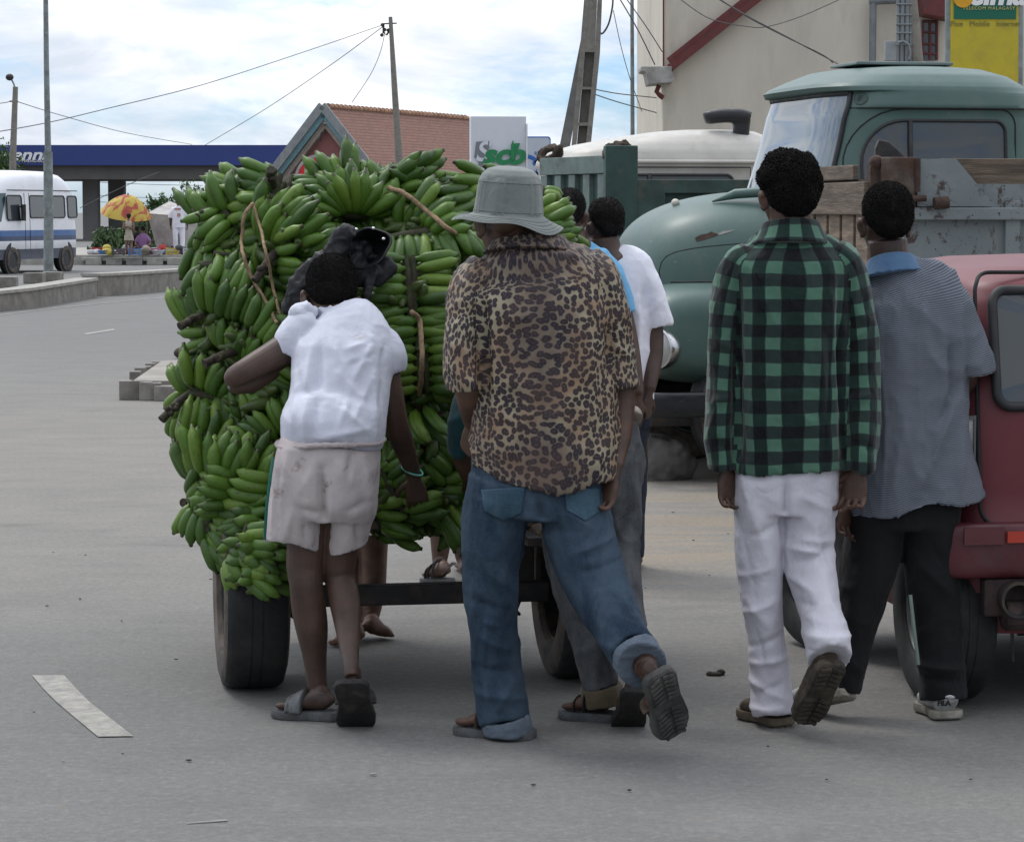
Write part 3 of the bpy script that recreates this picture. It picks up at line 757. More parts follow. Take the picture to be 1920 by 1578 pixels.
POLY = [(500,330),(560,325),(605,300),(640,295),(700,300),(760,300),(800,325),(870,330),(960,325),(1000,345),(1030,400),(1060,450),(1075,520),(1085,620),(1080,760),(1060,900),(1000,990),(880,1010),(790,1000),(700,1000),(600,1010),(530,1060),(470,1070),(430,1030),(385,1000),(365,950),(370,860),(350,800),(350,740),(360,690),(365,640),(360,600),(370,560),(400,540),(390,500),(375,440),(375,370),(420,345)]
def inside(x, y, poly=POLY):
    c = False; j = len(poly)-1
    for i in range(len(poly)):
        xi, yi = poly[i]; xj, yj = poly[j]
        if (yi > y) != (yj > y) and x < (xj-xi)*(y-yi)/(yj-yi)+xi: c = not c
        j = i
    return c
rb = random.Random(11)
bunch = []
for (ax, ay, lab, st) in ANCH:
    q = pt(ax, ay, .12)
    e = empty('banana_bunch', q, lab, 'bananas', 'green banana bunches heaped on the hand cart'); bunch.append(e)
    m = MB()
    if st:
        a = pt(ax, ay, .1)
        s_ = P(st[0], st[1], Ysurf(ax, ay)-.06); mid = a.lerp(s_, .55)+Vector((0,-.03,.01))
        dd = (s_-mid).normalized()
        pts = [a, mid, s_-dd*.05, s_-dd*.045, s_-dd*.03, s_]; rd = [.018,.019,.017,.021,.017,.019]
        m.pipe(pts, [q_*.8 for q_ in rd], 10)
        for k in range(5):
            f = .35+.12*k; c_ = mid.lerp(s_, f-.3); m.ell(c_+Vector((rb.uniform(-.012,.012), -.012, rb.uniform(-.012,.012))), (.011,.012,.011), None, 8, 5)
    else:
        a = pt(ax-25, ay+30, .12); b_ = pt(ax+25, ay-30, .12); m.pipe([a, (a+b_)/2+Vector((0,.02,0)), b_], .017, 10)
    m.build('stalk', STALK, e, smooth=60)
def add_hand(h, lo=False, deep=0.0):
    px, py, ang, n, L, fan, sp = h[:7]; dy = h[7] if len(h) > 7 else 0
    L *= .86; sp *= .85; n = int(round(n*1.2)) if fan < 90 else n
    if py < 420: py += 14
    if px < 570 and py > 900: dy -= .30+.16*min(1, (py-900)/120)
    px += rb.uniform(-4, 4); py += rb.uniform(-4, 4)
    p = pt(px, py, dy+deep); nn = normal(px, py)
    a = radians(ang+rb.uniform(-8, 8))
    X = Vector((cos(a), 0, sin(a))); X = (X-nn*X.dot(nn)).normalized(); B = nn.cross(X).normalized()
    # which bunch
    k = min(range(len(ANCH)), key=lambda i: (ANCH[i][0]-px-cos(a)*25)**2+(ANCH[i][1]-py+sin(a)*25)**2)
    par = bunch[k]
    m = MB()
    w_ = sp*(n-1)/2+.01
    pts = [p+B*(w_*s)-nn*(.028+.015*s*s) for s in (-1,-.5,0,.5,1)]
    m.pipe(pts, [.010,.015,.017,.015,.010], 8)
    hd = m.build('banana_hand', CROWN, par, smooth=60)
    inv = chain(hd).inverted()
    t0 = rb.uniform(-.06, .22)
    for row in (0, 1):
        nb = n if row == 0 else max(2, n-1)
        for i in range(nb):
            s = (i-(nb-1)/2)/max(1, (n-1)/2)
            f = radians(fan/2*s+rb.uniform(-8, 8)); d = X*cos(f)+B*sin(f)
            b = nn.cross(d).normalized()
            tl = t0+rb.uniform(-.07, .07)+(.14 if row == 0 else -.38)
            d2 = d*cos(tl)+nn*sin(tl); n2 = d2.cross(b).normalized()
            if n2.dot(nn) < 0: n2 = -n2
            # slight roll about the finger
            ro = rb.uniform(-.22, .22)+.25*s; b2 = b*cos(ro)+n2*sin(ro); n2 = d2.cross(b2) if d2.cross(b2).dot(n2) > 0 else -d2.cross(b2)
            y2 = n2.cross(d2)
            o_ = p+B*(sp*(n-1)/2*s)-nn*(.030+.012*s*s+(.022 if row else 0))
            sc = L/.19*rb.uniform(.82, 1.12); wd = (.75+.28*(L/.19-.3))*rb.uniform(.90, 1.08)
            M = Matrix(((d2.x*sc, y2.x*wd, n2.x*(sc+wd)/2, o_.x), (d2.y*sc, y2.y*wd, n2.y*(sc+wd)/2, o_.y), (d2.z*sc, y2.z*wd, n2.z*(sc+wd)/2, o_.z), (0,0,0,1)))
            o = bpy.data.objects.new('banana', rb.choice(BM)); COL.objects.link(o)
            o.parent = hd; o.matrix_parent_inverse = inv; o.matrix_basis = M
for h in HANDS: add_hand(h)
# packed bananas deeper in the load: beyond count, one mass
core = MB()
tmpl = [([Vector(v.co) for v in me.vertices], [tuple(p.vertices) for p in me.polygons]) for me in BMlo]
cnt = 0
for i in range(5200):
    px, py = rb.uniform(340, 1090), rb.uniform(290, 1080)
    if not inside(px, py): continue
    cxp, cyp = 700, 680; px = cxp+(px-cxp)*.93; py = cyp+(py-cyp)*.93
    q = pt(px, py, rb.choice((.05,.08,.12,.3,.6,.85)))
    if q.z > 1.62 and rb.random() < .5: continue
    R = Euler((rb.uniform(0, 6.3), rb.uniform(-.6, .6), rb.uniform(0, 6.3))).to_matrix().to_4x4()
    v, f = tmpl[i % 2]; core.add(v, f, Matrix.Translation(q) @ R @ Matrix.Diagonal((1,1,1,1)) @ Matrix.Translation((-.09, 0, -.02)))
    cnt += 1
    if cnt > 2000: break
co_ = core.build('packed_bananas', BAN, fixn=False, smooth=180)
tag(co_, 'dense mass of green bananas packed deep inside the cart load behind the outer bunches', 'bananas', kind='stuff')
pk = MB()
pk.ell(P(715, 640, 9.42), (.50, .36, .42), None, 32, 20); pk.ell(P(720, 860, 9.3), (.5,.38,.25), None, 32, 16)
tag(pk.build('load_filler', M_('dark_filler', (.02,.03,.012), .95, .4, 12, bump=.6), smooth=180), 'added dark filler lumps in the middle of the load, closing its gaps', 'leaves', kind='stuff')  # added dark mass inside the load, keeps gaps between bananas dark and closed
# ropes
def rope(name, pts, r, label, cat, group=None, mat=ROPE, dy=-.05):
    Q = catmull([tuple(P(x, y, Ysurf(x, y)+dy+(q[0] if q else 0))) for x, y, *q in pts], 6)
    m = MB(); m.pipe([Vector(a)+Vector((noise.noise(Vector(a)*30)*.004, 0, noise.noise(Vector(a)*31+Vector((3,0,0)))*.004)) for a in Q], r, 7)
    return tag(m.build(name, mat, smooth=180), label, cat, group)
rope('rope', [(728,352),(760,364),(800,395),(840,428),(880,452),(918,468),(960,500)], .0085, 'thick tan rope slanting across the top right of the bananas towards the leopard print shirt', 'rope', dy=-.13)
rope('raffia_string', [(474,382),(458,405),(453,450),(456,478),(470,515),(490,550),(510,585),(520,606)], .0062, 'left strand of the pale raffia loop hanging down the bananas', 'string', 'pale raffia strands', dy=-.19)
rope('raffia_string', [(474,380),(486,420),(498,470),(510,530),(521,575),(526,592)], .0052, 'right straighter strand of the pale raffia loop hanging down the bananas', 'string', 'pale raffia strands', dy=-.19)
rope('rope', [(772,585),(786,600),(790,640),(791,680),(789,712),(786,740)], .0085, 'frayed brown rope hanging down the middle of the sideways bananas', 'rope', dy=-.12)
# black leather jacket lying on the load
LEATHER = M_('black_leather', (.012,.013,.016), .62, .3, 20, bump=.5, bsc=50, bdist=.006)
s = Soup(); YJ = 8.74
YJ = 8.68
s.tube([(548,590,YJ+.02,40,.04),(566,556,YJ-.01,62,.05),(596,520,YJ-.01,66,.05),(632,496,YJ-.02,74,.06),(662,482,YJ-.0,70,.06),(690,484,YJ+.02,56,.05)], 28, 5, cup0=.03)
s.tube([(640,520,YJ+.0,40,.04),(672,510,YJ+.0,50,.04),(706,505,YJ+.02,56,.04),(738,496,YJ+.03,34,.03)], 20, 5)
s.tube([(622,478,YJ-.04,40,.05),(640,448,YJ-.06,36,.05),(662,430,YJ-.08,26,.05)], 20, 4)
s.tube([(700,500,YJ-.0,24,.03),(690,540,YJ-.02,20,.02),(684,578,YJ-.02,16,.02)], 16, 4)
jk = empty('leather_jacket', P(640, 520, YJ), 'black leather jacket with metal studs lying crumpled on the bananas above the boy\'s head', 'jacket')
s.skin('jacket_body', LEATHER, jk, .0055, 2, disp=folds(.014, (20,18,16), 5, lines=[(600,500,680,440,.012,9),(620,530,670,470,-.016,8),(700,430,700,500,-.03,13),(690,450,715,480,-.02,14)], Y=YJ))
m = MB(); hc_ = P(690, 464, YJ-.04)
def hood(u, v):
    th = 2*pi*u; rx_, rz_ = .064, .058; 
    if v < .15: k_ = 1.0+.10*v/.15; dy = -.012+.0*v
    elif v < .3: k_ = 1.10-.10*(v-.15)/.15; dy = -.012
    else: q = (v-.3)/.7; k_ = max(.02, 1-q**1.6); dy = .115*sqrt(min(1, q*1.2))
    if v < .02: k_ = 1.12; dy = .05
    w_ = 1+.06*sin(3*th+1)+.04*sin(5*th)
    return hc_+Vector((rx_*k_*cos(th)*w_, dy+.02*sin(2*th), rz_*k_*sin(th)*w_+.012*cos(th)))
m.grid(hood, 60, 20, closed=True); m.build('hood', LEATHER, jk, smooth=180)
m = MB()
for x, y in ((668,430),(700,428),(719,448)): m.ell(P(x, y, YJ-.075), (.006,.005,.005), None, 10, 6)
m.build('studs', M_('steel_stud', (.6,.6,.62), .3, metal=.9), jk, smooth=180)
# ------------------------------------------------------------ people
def L_(s, pts, k=1.0, n=20, sub=4, **kw):
    s.tube([(q[0], q[1], q[2], q[3], q[3]/S(q[2])*(q[4] if len(q) > 4 else k)) for q in pts], n, sub, **kw)
def frame(fwd, up):
    f = Vector(fwd).normalized(); u = Vector(up); u = (u-f*u.dot(f)).normalized(); return f, u, f.cross(u)
def hand(s, wrist, fdir, pn, side=1, curl=.5, k=1.0, spread=.05, thumb=.6):
    """wrist point, finger direction, palm normal (towards which fingers curl), side: thumb on + or - of fdir x pn"""
    f, p, a = frame(fdir, pn); w = Vector(wrist)
    N = tuple(p)
    s.wtube([tuple(w-f*.025*k)+(.024*k,.018*k), tuple(w+f*.01*k)+(.026*k,.017*k), tuple(w+f*.05*k)+(.038*k,.015*k,2.6), tuple(w+f*.09*k)+(.040*k,.013*k,2.6), tuple(w+f*.10*k)+(.034*k,.009*k)], 20, 3, ref=N)
    for i, (ln, c_) in enumerate(((.058,1.15),(.073,1.05),(.080,1.0),(.074,.9))):
        off = (-.0335+.0223*i)*side; ang = (i-1.5)*spread*side
        d = (f*cos(ang)+a*sin(ang)); q = w+f*.088*k+a*off*k; pts = [tuple(q-d*.02*k)+(.008*k,.008*k), tuple(q)+(.0085*k,.0085*k)]
        b = 0
        for j, (sg, cj) in enumerate(((.45,.9),(.32,1.2),(.23,.8))):
            b += curl*cj*c_*(1+.12*sin(i*2.1)); dd = d*cos(b)+p*sin(b); q = q+dd*ln*sg*k
            pts.append(tuple(q)+(.0082*k-.0008*j*k,)*2)
        s.wtube(pts, 10, 4, ref=tuple(a))
    d = (a*side*.75+f*.55+p*.15*thumb).normalized(); q = w+f*.022*k+a*side*.022*k
    pts = [tuple(q)+(.013*k,.013*k)]
    for ln, th in ((.035, 0), (.030, .5*thumb), (.024, .9*thumb)):
        d = (d+p*th+f*.5*(th > 0)).normalized(); q = q+d*ln*k; pts.append(tuple(q)+(.0105*k,.010*k))
    s.wtube(pts, 10, 4, ref=N)
def foot(s, heel, toe, up, k=1.0, h=.075, ankle=None):
    """heel and toe-tip points on the sole plane"""
    H, T = Vector(heel), Vector(toe); f, u, a = frame(T-H, up); ln = (T-H).length
    st = [(-.0,.016,.030,.020),(.04,.024,.040,.027),(.14,.027,.050,.034),(.30,.027,.052,.034),(.45,.033,.044,.028),(.62,.043,.033,.024),(.74,.046,.026,.019),(.82,.042,.020,.014)]
    s.wtube([tuple(H+f*ln*q+u*(z*k))+(w*k, hh*k, 2.3) for q, w, z, hh in [(x[0], x[1], x[3], x[3]) for x in st]], 20, 4, ref=tuple(u))
    for i, (o_, l_, r_) in enumerate(((-.030,1.0,.0135),(-.009,.985,.0098),(.008,.955,.0092),(.024,.92,.0088),(.037,.885,.0086))):
        s.wtube([tuple(H+f*ln*.76+a*o_*k+u*.014*k)+(r_*k, r_*k), tuple(H+f*ln*(l_-.04)+a*o_*k*1.06+u*.012*k)+(r_*k, r_*.9*k), tuple(H+f*ln*l_+a*o_*k*1.06+u*.009*k)+(r_*.8*k, r_*.6*k)], 10, 3, ref=tuple(u))
    if ankle is not None:
        A = Vector(ankle); b = H+f*ln*.17+u*.05*k
        s.wtube([tuple(A+(A-b).normalized()*.012)+(.023*k,.025*k), tuple(A)+(.026*k,.029*k), tuple(A.lerp(b, .5))+(.028*k,.030*k), tuple(b)+(.027*k,.032*k), tuple(b-u*.02*k+f*.01)+(.022*k,.028*k)], 18, 3, ref=tuple(f))
    return f, u, a
OUT = [(0,-.55),(.03,-.75),(.1,-.9),(.25,-.86),(.42,-.78),(.58,-.9),(.72,-1.05),(.84,-1.02),(.93,-.8),(.99,-.4),(1.0,0),(.985,.4),(.93,.72),(.84,.93),(.72,1.0),(.58,.93),(.42,.83),(.25,.85),(.1,.88),(.03,.72),(0,.5)]
def sole(name, heel, toe, up, wd, th, mat, parent, ext=.012, bend=0, tread=0, mats2=None):
    """shoe sole; its top face passes through heel/toe points"""
    H, T = Vector(heel), Vector(toe); f, u, a = frame(T-H, up); ln = (T-H).length+2*ext
    H = H-f*ext
    def ring(off, sc):
        r = []
        for q, w in OUT:
            x = (q-.5)*sc+.5; z = off-bend*4*(x-.5)*(x-.5)*1.0
            r.append(H+f*ln*x+a*(w*wd/2*sc)+u*z)
        return r
    m = MB(); n = len(OUT); rings = [ring(0, .93), ring(.0, 1), ring(-th*.25, 1.015), ring(-th*.8, 1.01), ring(-th, .96)]
    vs = [v for r in rings for v in r]; fs = []
    for i in range(len(rings)-1):
        for j in range(n): fs.append((i*n+j, i*n+(j+1)%n, (i+1)*n+(j+1)%n, (i+1)*n+j))
    fs.append(tuple(range(n))); fs.append(tuple(reversed(range((len(rings)-1)*n, len(rings)*n))))
    m.add(vs, fs)
    if tread:
        R = Matrix((tuple(a)+(0,), tuple(f)+(0,), tuple(u)+(0,), (0,0,0,1))).transposed()
        for k in range(tread):
            q = .07+.86*k/(tread-1); wq = np.interp(q, [x for x, y in OUT[10:]][::-1], [y for x, y in OUT[10:]][::-1])
            z = -th-bend*4*(q-.5)**2
            for sg in (-1, 1):
                if tread > 9 and .42 < q < .52: continue
                m.box(H+f*ln*q+a*sg*wd*.22*wq+u*(z-.002), (wd*.36*wq, ln/tread*.55, .008), R=R @ Matrix.Rotation(sg*.35, 4, 'Z'))
    return m.build(name, mat, parent, smooth=40)
def strap(name, pts, r, mat, parent, flat=.35, ref=(0,0,1)):
    s = Soup(); s.wtube([tuple(p)+(r, r*flat) for p in pts], 10, 4, ref=ref)
    vs, fs = s.raw(); m = MB(); m.add(vs, fs); return m.build(name, mat, parent, smooth=60)
def arch(c, a, u, w, h, n=7):
    """points of an arch across a foot: centre c on the sole, half width w, height h"""
    return [Vector(c)+Vector(a)*w*cos(pi*i/(n-1))*-1+Vector(u)*h*sin(pi*i/(n-1))**.7 for i in range(n)]
def head(s, hs, c, H, yaw=0, pitch=0, roll=0, hair=1.0, ears=1, short=False):
    """s: body soup, hs: hair soup; c: centre of skull; H head height m; yaw>0 turns to the left of the picture"""
    k = H/.23
    R = Matrix.Rotation(radians(yaw), 4, 'Z') @ Matrix.Rotation(radians(-pitch), 4, 'X') @ Matrix.Rotation(radians(roll), 4, 'Y')
    c = Vector(c)
    def E(o, r, rr=None):
        q = R if rr is None else R @ Euler(rr).to_matrix().to_4x4()
        s.ell(c+(R @ Vector(o))*k, [x*k for x in r], q, 24, 14)
    E((0,-.012,.030), (.074,.094,.084)); E((0,.030,-.028), (.061,.066,.082)); E((0,.048,-.078), (.044,.044,.036))
    E((0,.088,.012), (.048,.016,.013)); E((0,.104,-.022), (.012,.016,.026)); E((0,.112,-.040), (.019,.014,.011))
    E((0,.098,-.064), (.024,.013,.006)); E((0,.096,-.074), (.021,.012,.006)); E((0,.084,-.098), (.022,.018,.014))
    for sx in (-1, 1):
        E((sx*.028,.086,-.006), (.013,.011,.010)); E((sx*.046,.062,-.030), (.02,.026,.02))
        if ears:
            E((sx*.080,.006,-.018), (.009,.021,.033), (radians(-8), radians(sx*14), radians(sx*-22)))
            E((sx*.084,.000,-.002), (.010,.015,.014)); E((sx*.078,.010,-.042), (.008,.009,.012))
    if hs is not None:
        def Hh(o, r): hs.ell(c+(R @ Vector(o))*k, [x*k for x in r], R, 28, 16)
        if hair >= 1.25:
            Hh((.003,-.022,.048), (.090,.098,.084)); Hh((0,-.05,.0), (.080,.066,.075)); Hh((.034,-.03,.078), (.054,.066,.048)); Hh((-.026,-.02,.082), (.058,.066,.050)); Hh((.062,-.03,.03), (.040,.056,.048)); Hh((-.066,-.03,.052), (.036,.056,.038))
        else:
            Hh((0,-.022,.042), (.0785*hair,.092*hair,.082*hair)); Hh((0,-.055,-.008), (.064,.048,.048)); Hh((0,-.042,.01), (.075,.062,.05))
    return R, k
def fuzz(co_amp, sc, seed=0):
    def fn(co, no):
        return co_amp*(vnoise(co*sc+seed+30)-.5)+co_amp*.6*(vnoise(co*sc*2.7+seed+11)-.5)
    return fn
def tufts(o, n, ln, mat, parent, w=.0016, seed=1):
    """short curly tufts over a hair mesh, so that its edge is not a clean line"""
    r = random.Random(seed); me = o.data; m = MB(); N = len(me.polygons)
    for i in range(n):
        p = me.polygons[r.randrange(N)]; c = p.center; nn = p.normal
        t = nn.cross(Vector((r.uniform(-1,1), r.uniform(-1,1), r.uniform(-1,1)))).normalized()
        a = c-nn*.001; b = c+nn*ln*r.uniform(.4, 1)+t*ln*r.uniform(-.5, .5); e = b+t*ln*.5*r.uniform(-1, 1)-nn*ln*.1
        q = nn.cross(t)*w; bi = len(m.v); m.v += [a-q, a+q, b+q, b-q, e]; m.f += [[bi,bi+1,bi+2,bi+3],[bi+3,bi+2,bi+4]]; m.m += [0,0]
    return m.build('curls', mat, parent, fixn=False)
def FH(px, Y, z=.03):
    p = P(px, 1300, Y); return Vector((p.x, Y, z))
def person(c, label, group=None):
    return empty('person', c, label, 'person', group)
# ============================================================ the boy in white pushing the cart
Yb = 8.33
e = person(G(600, 1350), 'boy in white sleeveless shirt and stained white shorts, bent forward pushing the bananas')
s = Soup(); hs = Soup()
head(s, hs, P(620, 556, 8.60), .243, yaw=4, pitch=30, roll=7, ears=1)
L_(s, [(624,570,8.58,66),(632,600,8.54,66,.9),(638,635,8.50,80,.7)])
s.tube([(638,620,8.5,70,.08),(645,660,8.46,140,.14),(640,720,8.42,150,.17),(628,800,8.36,140,.17),(615,880,8.33,150,.19),(608,940,8.33,150,.17)], 24, 4)
L_(s, [(600,640,8.5,60),(548,648,8.5,60),(505,670,8.47,53),(462,694,8.44,46),(438,708,8.44,40),(430,714,8.45,24)], n=18)
L_(s, [(432,716,8.45,30),(444,718,8.46,42),(470,714,8.49,44),(496,704,8.52,36),(514,694,8.55,30)], n=18)
hand(s, P(517,690,8.55), (.75,.15,.45), (.1,.2,1), side=-1, curl=.75, k=.92)
L_(s, [(680,650,8.5,60),(718,690,8.5,54),(731,735,8.5,50),(741,785,8.52,46),(755,830,8.58,43),(768,866,8.64,34),(774,886,8.67,29)], n=18)
hand(s, P(776,893,8.68), (.12,.35,-.9), (.1,1,.3), side=-1, curl=.35, k=.92)
L_(s, [(583,960,8.34,84),(577,1010,8.34,78),(572,1060,8.34,72),(574,1095,8.33,64),(579,1140,8.34,66),(585,1180,8.34,61),(590,1230,8.35,46),(594,1275,8.35,38),(598,1300,8.35,37)])
L_(s, [(640,960,8.35,80),(637,1010,8.35,74),(634,1055,8.36,66),(637,1085,8.36,58),(645,1120,8.33,60),(650,1155,8.28,54),(654,1200,8.2,42),(657,1235,8.14,33),(659,1254,8.105,29),(660,1268,8.09,26)])
hl, tl = FH(622,8.31,.03), FH(526,8.36,.03)
foot(s, hl, tl, (0,0,1), .93, ankle=P(598,1300,8.35))
h2, t2 = P(662,1268,8.07), P(664,1338,8.17)
h2 = P(660,1272,8.08); t2 = h2+Vector((.008,.155,-.155))
foot(s, h2, t2, (0,.75,.6), .93, ankle=P(659,1262,8.10))
body = s.skin('body', SKIN, e, .0037, 2)
hr = hs.skin('hair', HAIR, e, .006, 2, disp=fuzz(.004, 120)); tufts(hr, 12000, .006, HAIR, hr)
fl = [(560,700,556,800,.008,7),(700,700,705,790,.008,7),(720,690,712,760,-.008,6),(620,640,650,700,.005,7),(660,730,640,800,.006,7),(600,640,598,820,-.012,9),(583,650,578,810,.012,9),(560,620,572,720,.008,8),(700,640,660,720,.006,8),(720,650,715,700,-.010,6),(640,700,690,760,.006,9),(640,760,690,800,.007,9),(600,815,690,800,.008,8),
      (650,655,690,640,.005,7),(655,685,700,665,-.005,7),(700,700,665,790,.006,8),(675,620,700,640,.006,8)]
s = Soup()
s.tube([(626,586,8.56,72,.13),(634,602,8.55,124,.15),(645,626,8.5,168,.18),(645,665,8.47,192,.23,2.4),(640,710,8.44,186,.24,2.4),(632,765,8.40,186,.25,2.4),(626,795,8.37,194,.28,2.4),(621,815,8.358,194,.29,2.4),(618,829,8.354,182,.26,2.4),(616,848,8.352,170,.20,2.4)], 40, 4, cup0=.03, cup1=.03)
s.tube([(590,606,8.51,60,.12),(565,616,8.5,68,.13),(548,640,8.49,66,.13),(540,664,8.49,46,.11)], 28, 4, cup1=.03)
s.tube([(685,636,8.5,70,.12),(712,650,8.5,78,.13),(730,672,8.49,66,.13),(735,700,8.49,46,.11)], 28, 4, cup1=.03)
s.skin('shirt', WHITE_CLOTH, e, .0065, 3, disp=folds(.006, (12,9,6), 1, lines=fl, Y=8.36, fine=.2))
s = Soup()
s.tube([(596,590,8.53,22,.04),(618,584,8.50,22,.035),(645,586,8.49,24,.035),(664,600,8.49,30,.035),(676,620,8.50,22,.03)], 14, 4)
s.tube([(548,598,8.50,20,.05),(566,582,8.49,34,.06),(590,588,8.5,26,.05)], 14, 4); s.tube([(558,612,8.47,16,.03),(574,586,8.47,18,.03)], 10, 3)
s.skin('collar', WHITE_CLOTH, e, .005, 3, disp=folds(.008, (30,20,26), 2, Y=8.4))
s = Soup()
s.tube([(620,829,8.352,182,.27,2.4),(617,852,8.352,194,.285,2.4),(610,900,8.345,202,.29,2.3),(606,945,8.34,197,.28,2.3),(604,970,8.34,184,.23,2.3)], 40, 4)
s.tube([(565,900,8.34,110,.25),(556,950,8.34,108,.25),(550,1000,8.34,108,.24),(548,1019,8.34,106,.23)], 32, 4, cup1=.05)
s.tube([(655,900,8.34,100,.25),(653,950,8.36,98,.24),(650,1000,8.37,88,.22),(650,1029,8.37,80,.2)], 32, 4, cup1=.05)
fs_ = [(540,850,530,940,.008,8),(570,850,566,950,-.006,8),(603,880,607,1010,-.026,8),(560,955,600,965,-.009,10),(650,960,690,940,-.007,9),(585,880,560,930,.007,14),(680,860,695,980,.009,8),(665,980,672,1030,-.012,7),
       (545,960,535,1015,.009,7),(630,860,660,920,.006,14),(570,980,572,1018,-.007,7),(520,850,505,1000,.006,6),(660,845,650,900,-.006,7)]
def hem1(co, no):
    z0 = P(600,1000,8.34).z; t = np.clip((z0-co[:,2])/.04, 0, 1); x = co[:,0]-P(604,1000,8.34).x
    co[:,2] -= t*.018*np.sin(x*22+1)*(np.abs(x) < .25); return co
s.skin('shorts', SHORTS, e, .0065, 2, disp=folds(.006, (14,9,5), 3, lines=fs_, Y=8.2, fine=.4), post=hem1)
WR = cloth('twisted_waistband', (.50,.44,.43), (.38,.33,.32))
s = Soup(); c_ = P(619, 829, 8.36); a_ = 98/S(8.36)
s.wtube([(c_.x+a_*cos(t_), c_.y+.152*sin(t_), c_.z+.006*cos(t_)+.004*sin(3*t_), .011+.003*sin(9*t_), .009) for t_ in np.linspace(-pi*1.02, pi*.98, 40)], 10, 2, ref=(0,0,1))
s.skin('waistband', WR, e, .004, 1, disp=folds(.003, (60,60,60), 4))
m = MB(); pl = [P(512,858,8.24), P(506,900,8.20), P(500,950,8.19), P(496,1012,8.2)]
m.pipe(pl, .005, 6); m.build('side_stripe', M_('green_piping', (.01,.10,.075), .8), e, smooth=60)
br = MB(); bc = P(773, 881, 8.66)
br.pipe([bc+Vector((.034*cos(t_), .030*sin(t_)*.9, .012*cos(t_)*-1+.010*sin(t_))) for t_ in np.linspace(0, 2*pi, 25)], .0032, 8)
br.build('bracelet', M_('mint_bracelet', (.16,.52,.42), .35, .05), e, smooth=60)
sd = sole('sandal', hl+Vector((.02,-.005,-.002)), tl+Vector((-.015,0,-.002)), (0,0,1), .098, .026, SANDAL, e)
f_, u_, a_ = frame(tl-hl, (0,0,1)); c_ = hl.lerp(tl, .66)
s = Soup()
for q, hh in ((.52,.060),(.60,.053),(.68,.046),(.78,.038)):
    pts = arch(hl.lerp(tl, q)-Vector((0,0,.008)), a_, u_, .047, hh); s.wtube([tuple(p)+(.017, .006) for p in pts], 10, 3, ref=tuple(f_))
s.skin('sandal_strap', SANDAL, sd, .005, 2)
sd = sole('sandal', h2+Vector((0,-.010,-.010)), t2+Vector((0,-.010,-.010)), (0,.75,.75), .122, .022, SOLE_DARK, e, bend=-.0, tread=0, ext=.02)
f_, u_, a_ = frame(t2-h2, (0,.75,.6)); pts = arch(h2.lerp(t2, .62), a_, u_, .046, .052); strap('sandal_strap', pts, .02, SOLE_DARK, sd, .3, ref=tuple(f_))
# ============================================================ man in the leopard print shirt
Yl = 8.05
e = person(G(950, 1385), 'man in leopard print shirt, grey bucket hat and rolled blue jeans walking behind the cart')
s = Soup()
R2, k2 = head(s, None, P(950, 412, 8.06), .245, yaw=24, pitch=8, roll=2)
L_(s, [(960,440,8.05,88),(975,470,8.05,88,.85),(990,500,8.05,110,.6)])
s.tube([(990,480,8.05,90,.12),(1003,530,8.05,210,.18),(1010,640,8.05,210,.2),(1015,800,8.05,200,.2),(1008,920,8.05,210,.2)], 24, 4)
L_(s, [(905,540,8.05,66),(880,620,8.02,60),(876,690,7.98,54),(878,730,7.99,52),(882,765,8.05,44),(886,792,8.12,34)])
hand(s, P(884,797,8.13), (-.12,.4,-.8), (.9,.5,.1), side=1, curl=1.15, k=1.0)
L_(s, [(1125,540,8.05,66),(1152,620,8.07,58),(1163,690,8.08,52),(1167,750,8.08,48),(1164,810,8.05,44),(1158,850,8.02,35),(1154,872,8.0,32)])
hand(s, P(1152,880,8.0), (-.28,-.02,-.9), (-.75,-.6,0), side=1, curl=.55, k=1.04, spread=.07)
L_(s, [(945,900,8.05,100),(925,1000,8.05,90),(922,1100,8.05,74),(925,1180,8.06,74),(935,1290,8.05,46),(944,1345,8.03,38)])
L_(s, [(1060,900,8.05,100),(1090,1010,8.02,92),(1125,1100,7.95,76),(1165,1170,7.85,66),(1200,1228,7.72,50),(1212,1252,7.66,46)])
h3, t3 = FH(974,8.01,.03), FH(866,8.10,.03)
foot(s, h3, t3, (0,0,1), 1.0, ankle=P(948,1345,8.03))
h4 = P(1226,1258,7.62); t4 = h4+Vector((.050,.13,-.185))
foot(s, h4, t4, (-.45,.82,.35), 1.0, ankle=P(1208,1245,7.68))
s.skin('body', SKIN2, e, .0037, 2)
fl = [(905,540,912,800,-.020,12),(925,560,930,880,.008,14),(1000,480,1015,900,-.006,22),(1100,560,1120,880,.008,16),(1140,600,1150,720,-.012,10),(1060,600,1075,900,-.005,14),(960,700,970,900,-.005,12),
      (880,600,900,650,.006,10),(860,650,905,670,.005,9),(1150,650,1180,670,.006,8),(930,480,900,540,.006,14),(1080,490,1120,540,.006,14)]
s = Soup()
s.tube([(992,452,8.05,128,.14),(993,468,8.05,168,.17),(996,490,8.05,230,.22),(1002,525,8.06,276,.27,2.4),(1008,580,8.06,288,.31,2.5),(1013,660,8.06,282,.32,2.5),(1020,760,8.06,276,.32,2.5),(1023,850,8.06,278,.33,2.4),(1022,893,8.06,276,.33,2.4)], 44, 5, cup0=.02, cup1=.10)
s.tube([(915,500,8.06,70,.16),(888,535,8.05,84,.18),(873,600,8.03,70,.19),(868,660,8.0,72,.19),(874,715,7.99,72,.18),(876,728,7.99,72,.18)], 32, 5, cup1=.08, uo=.5)
s.tube([(1095,495,8.06,70,.16),(1125,530,8.06,82,.18),(1143,600,8.07,76,.19),(1153,660,8.08,72,.18),(1162,716,8.08,64,.18),(1163,726,8.08,63,.18)], 32, 5, cup1=.08, uo=-.5)
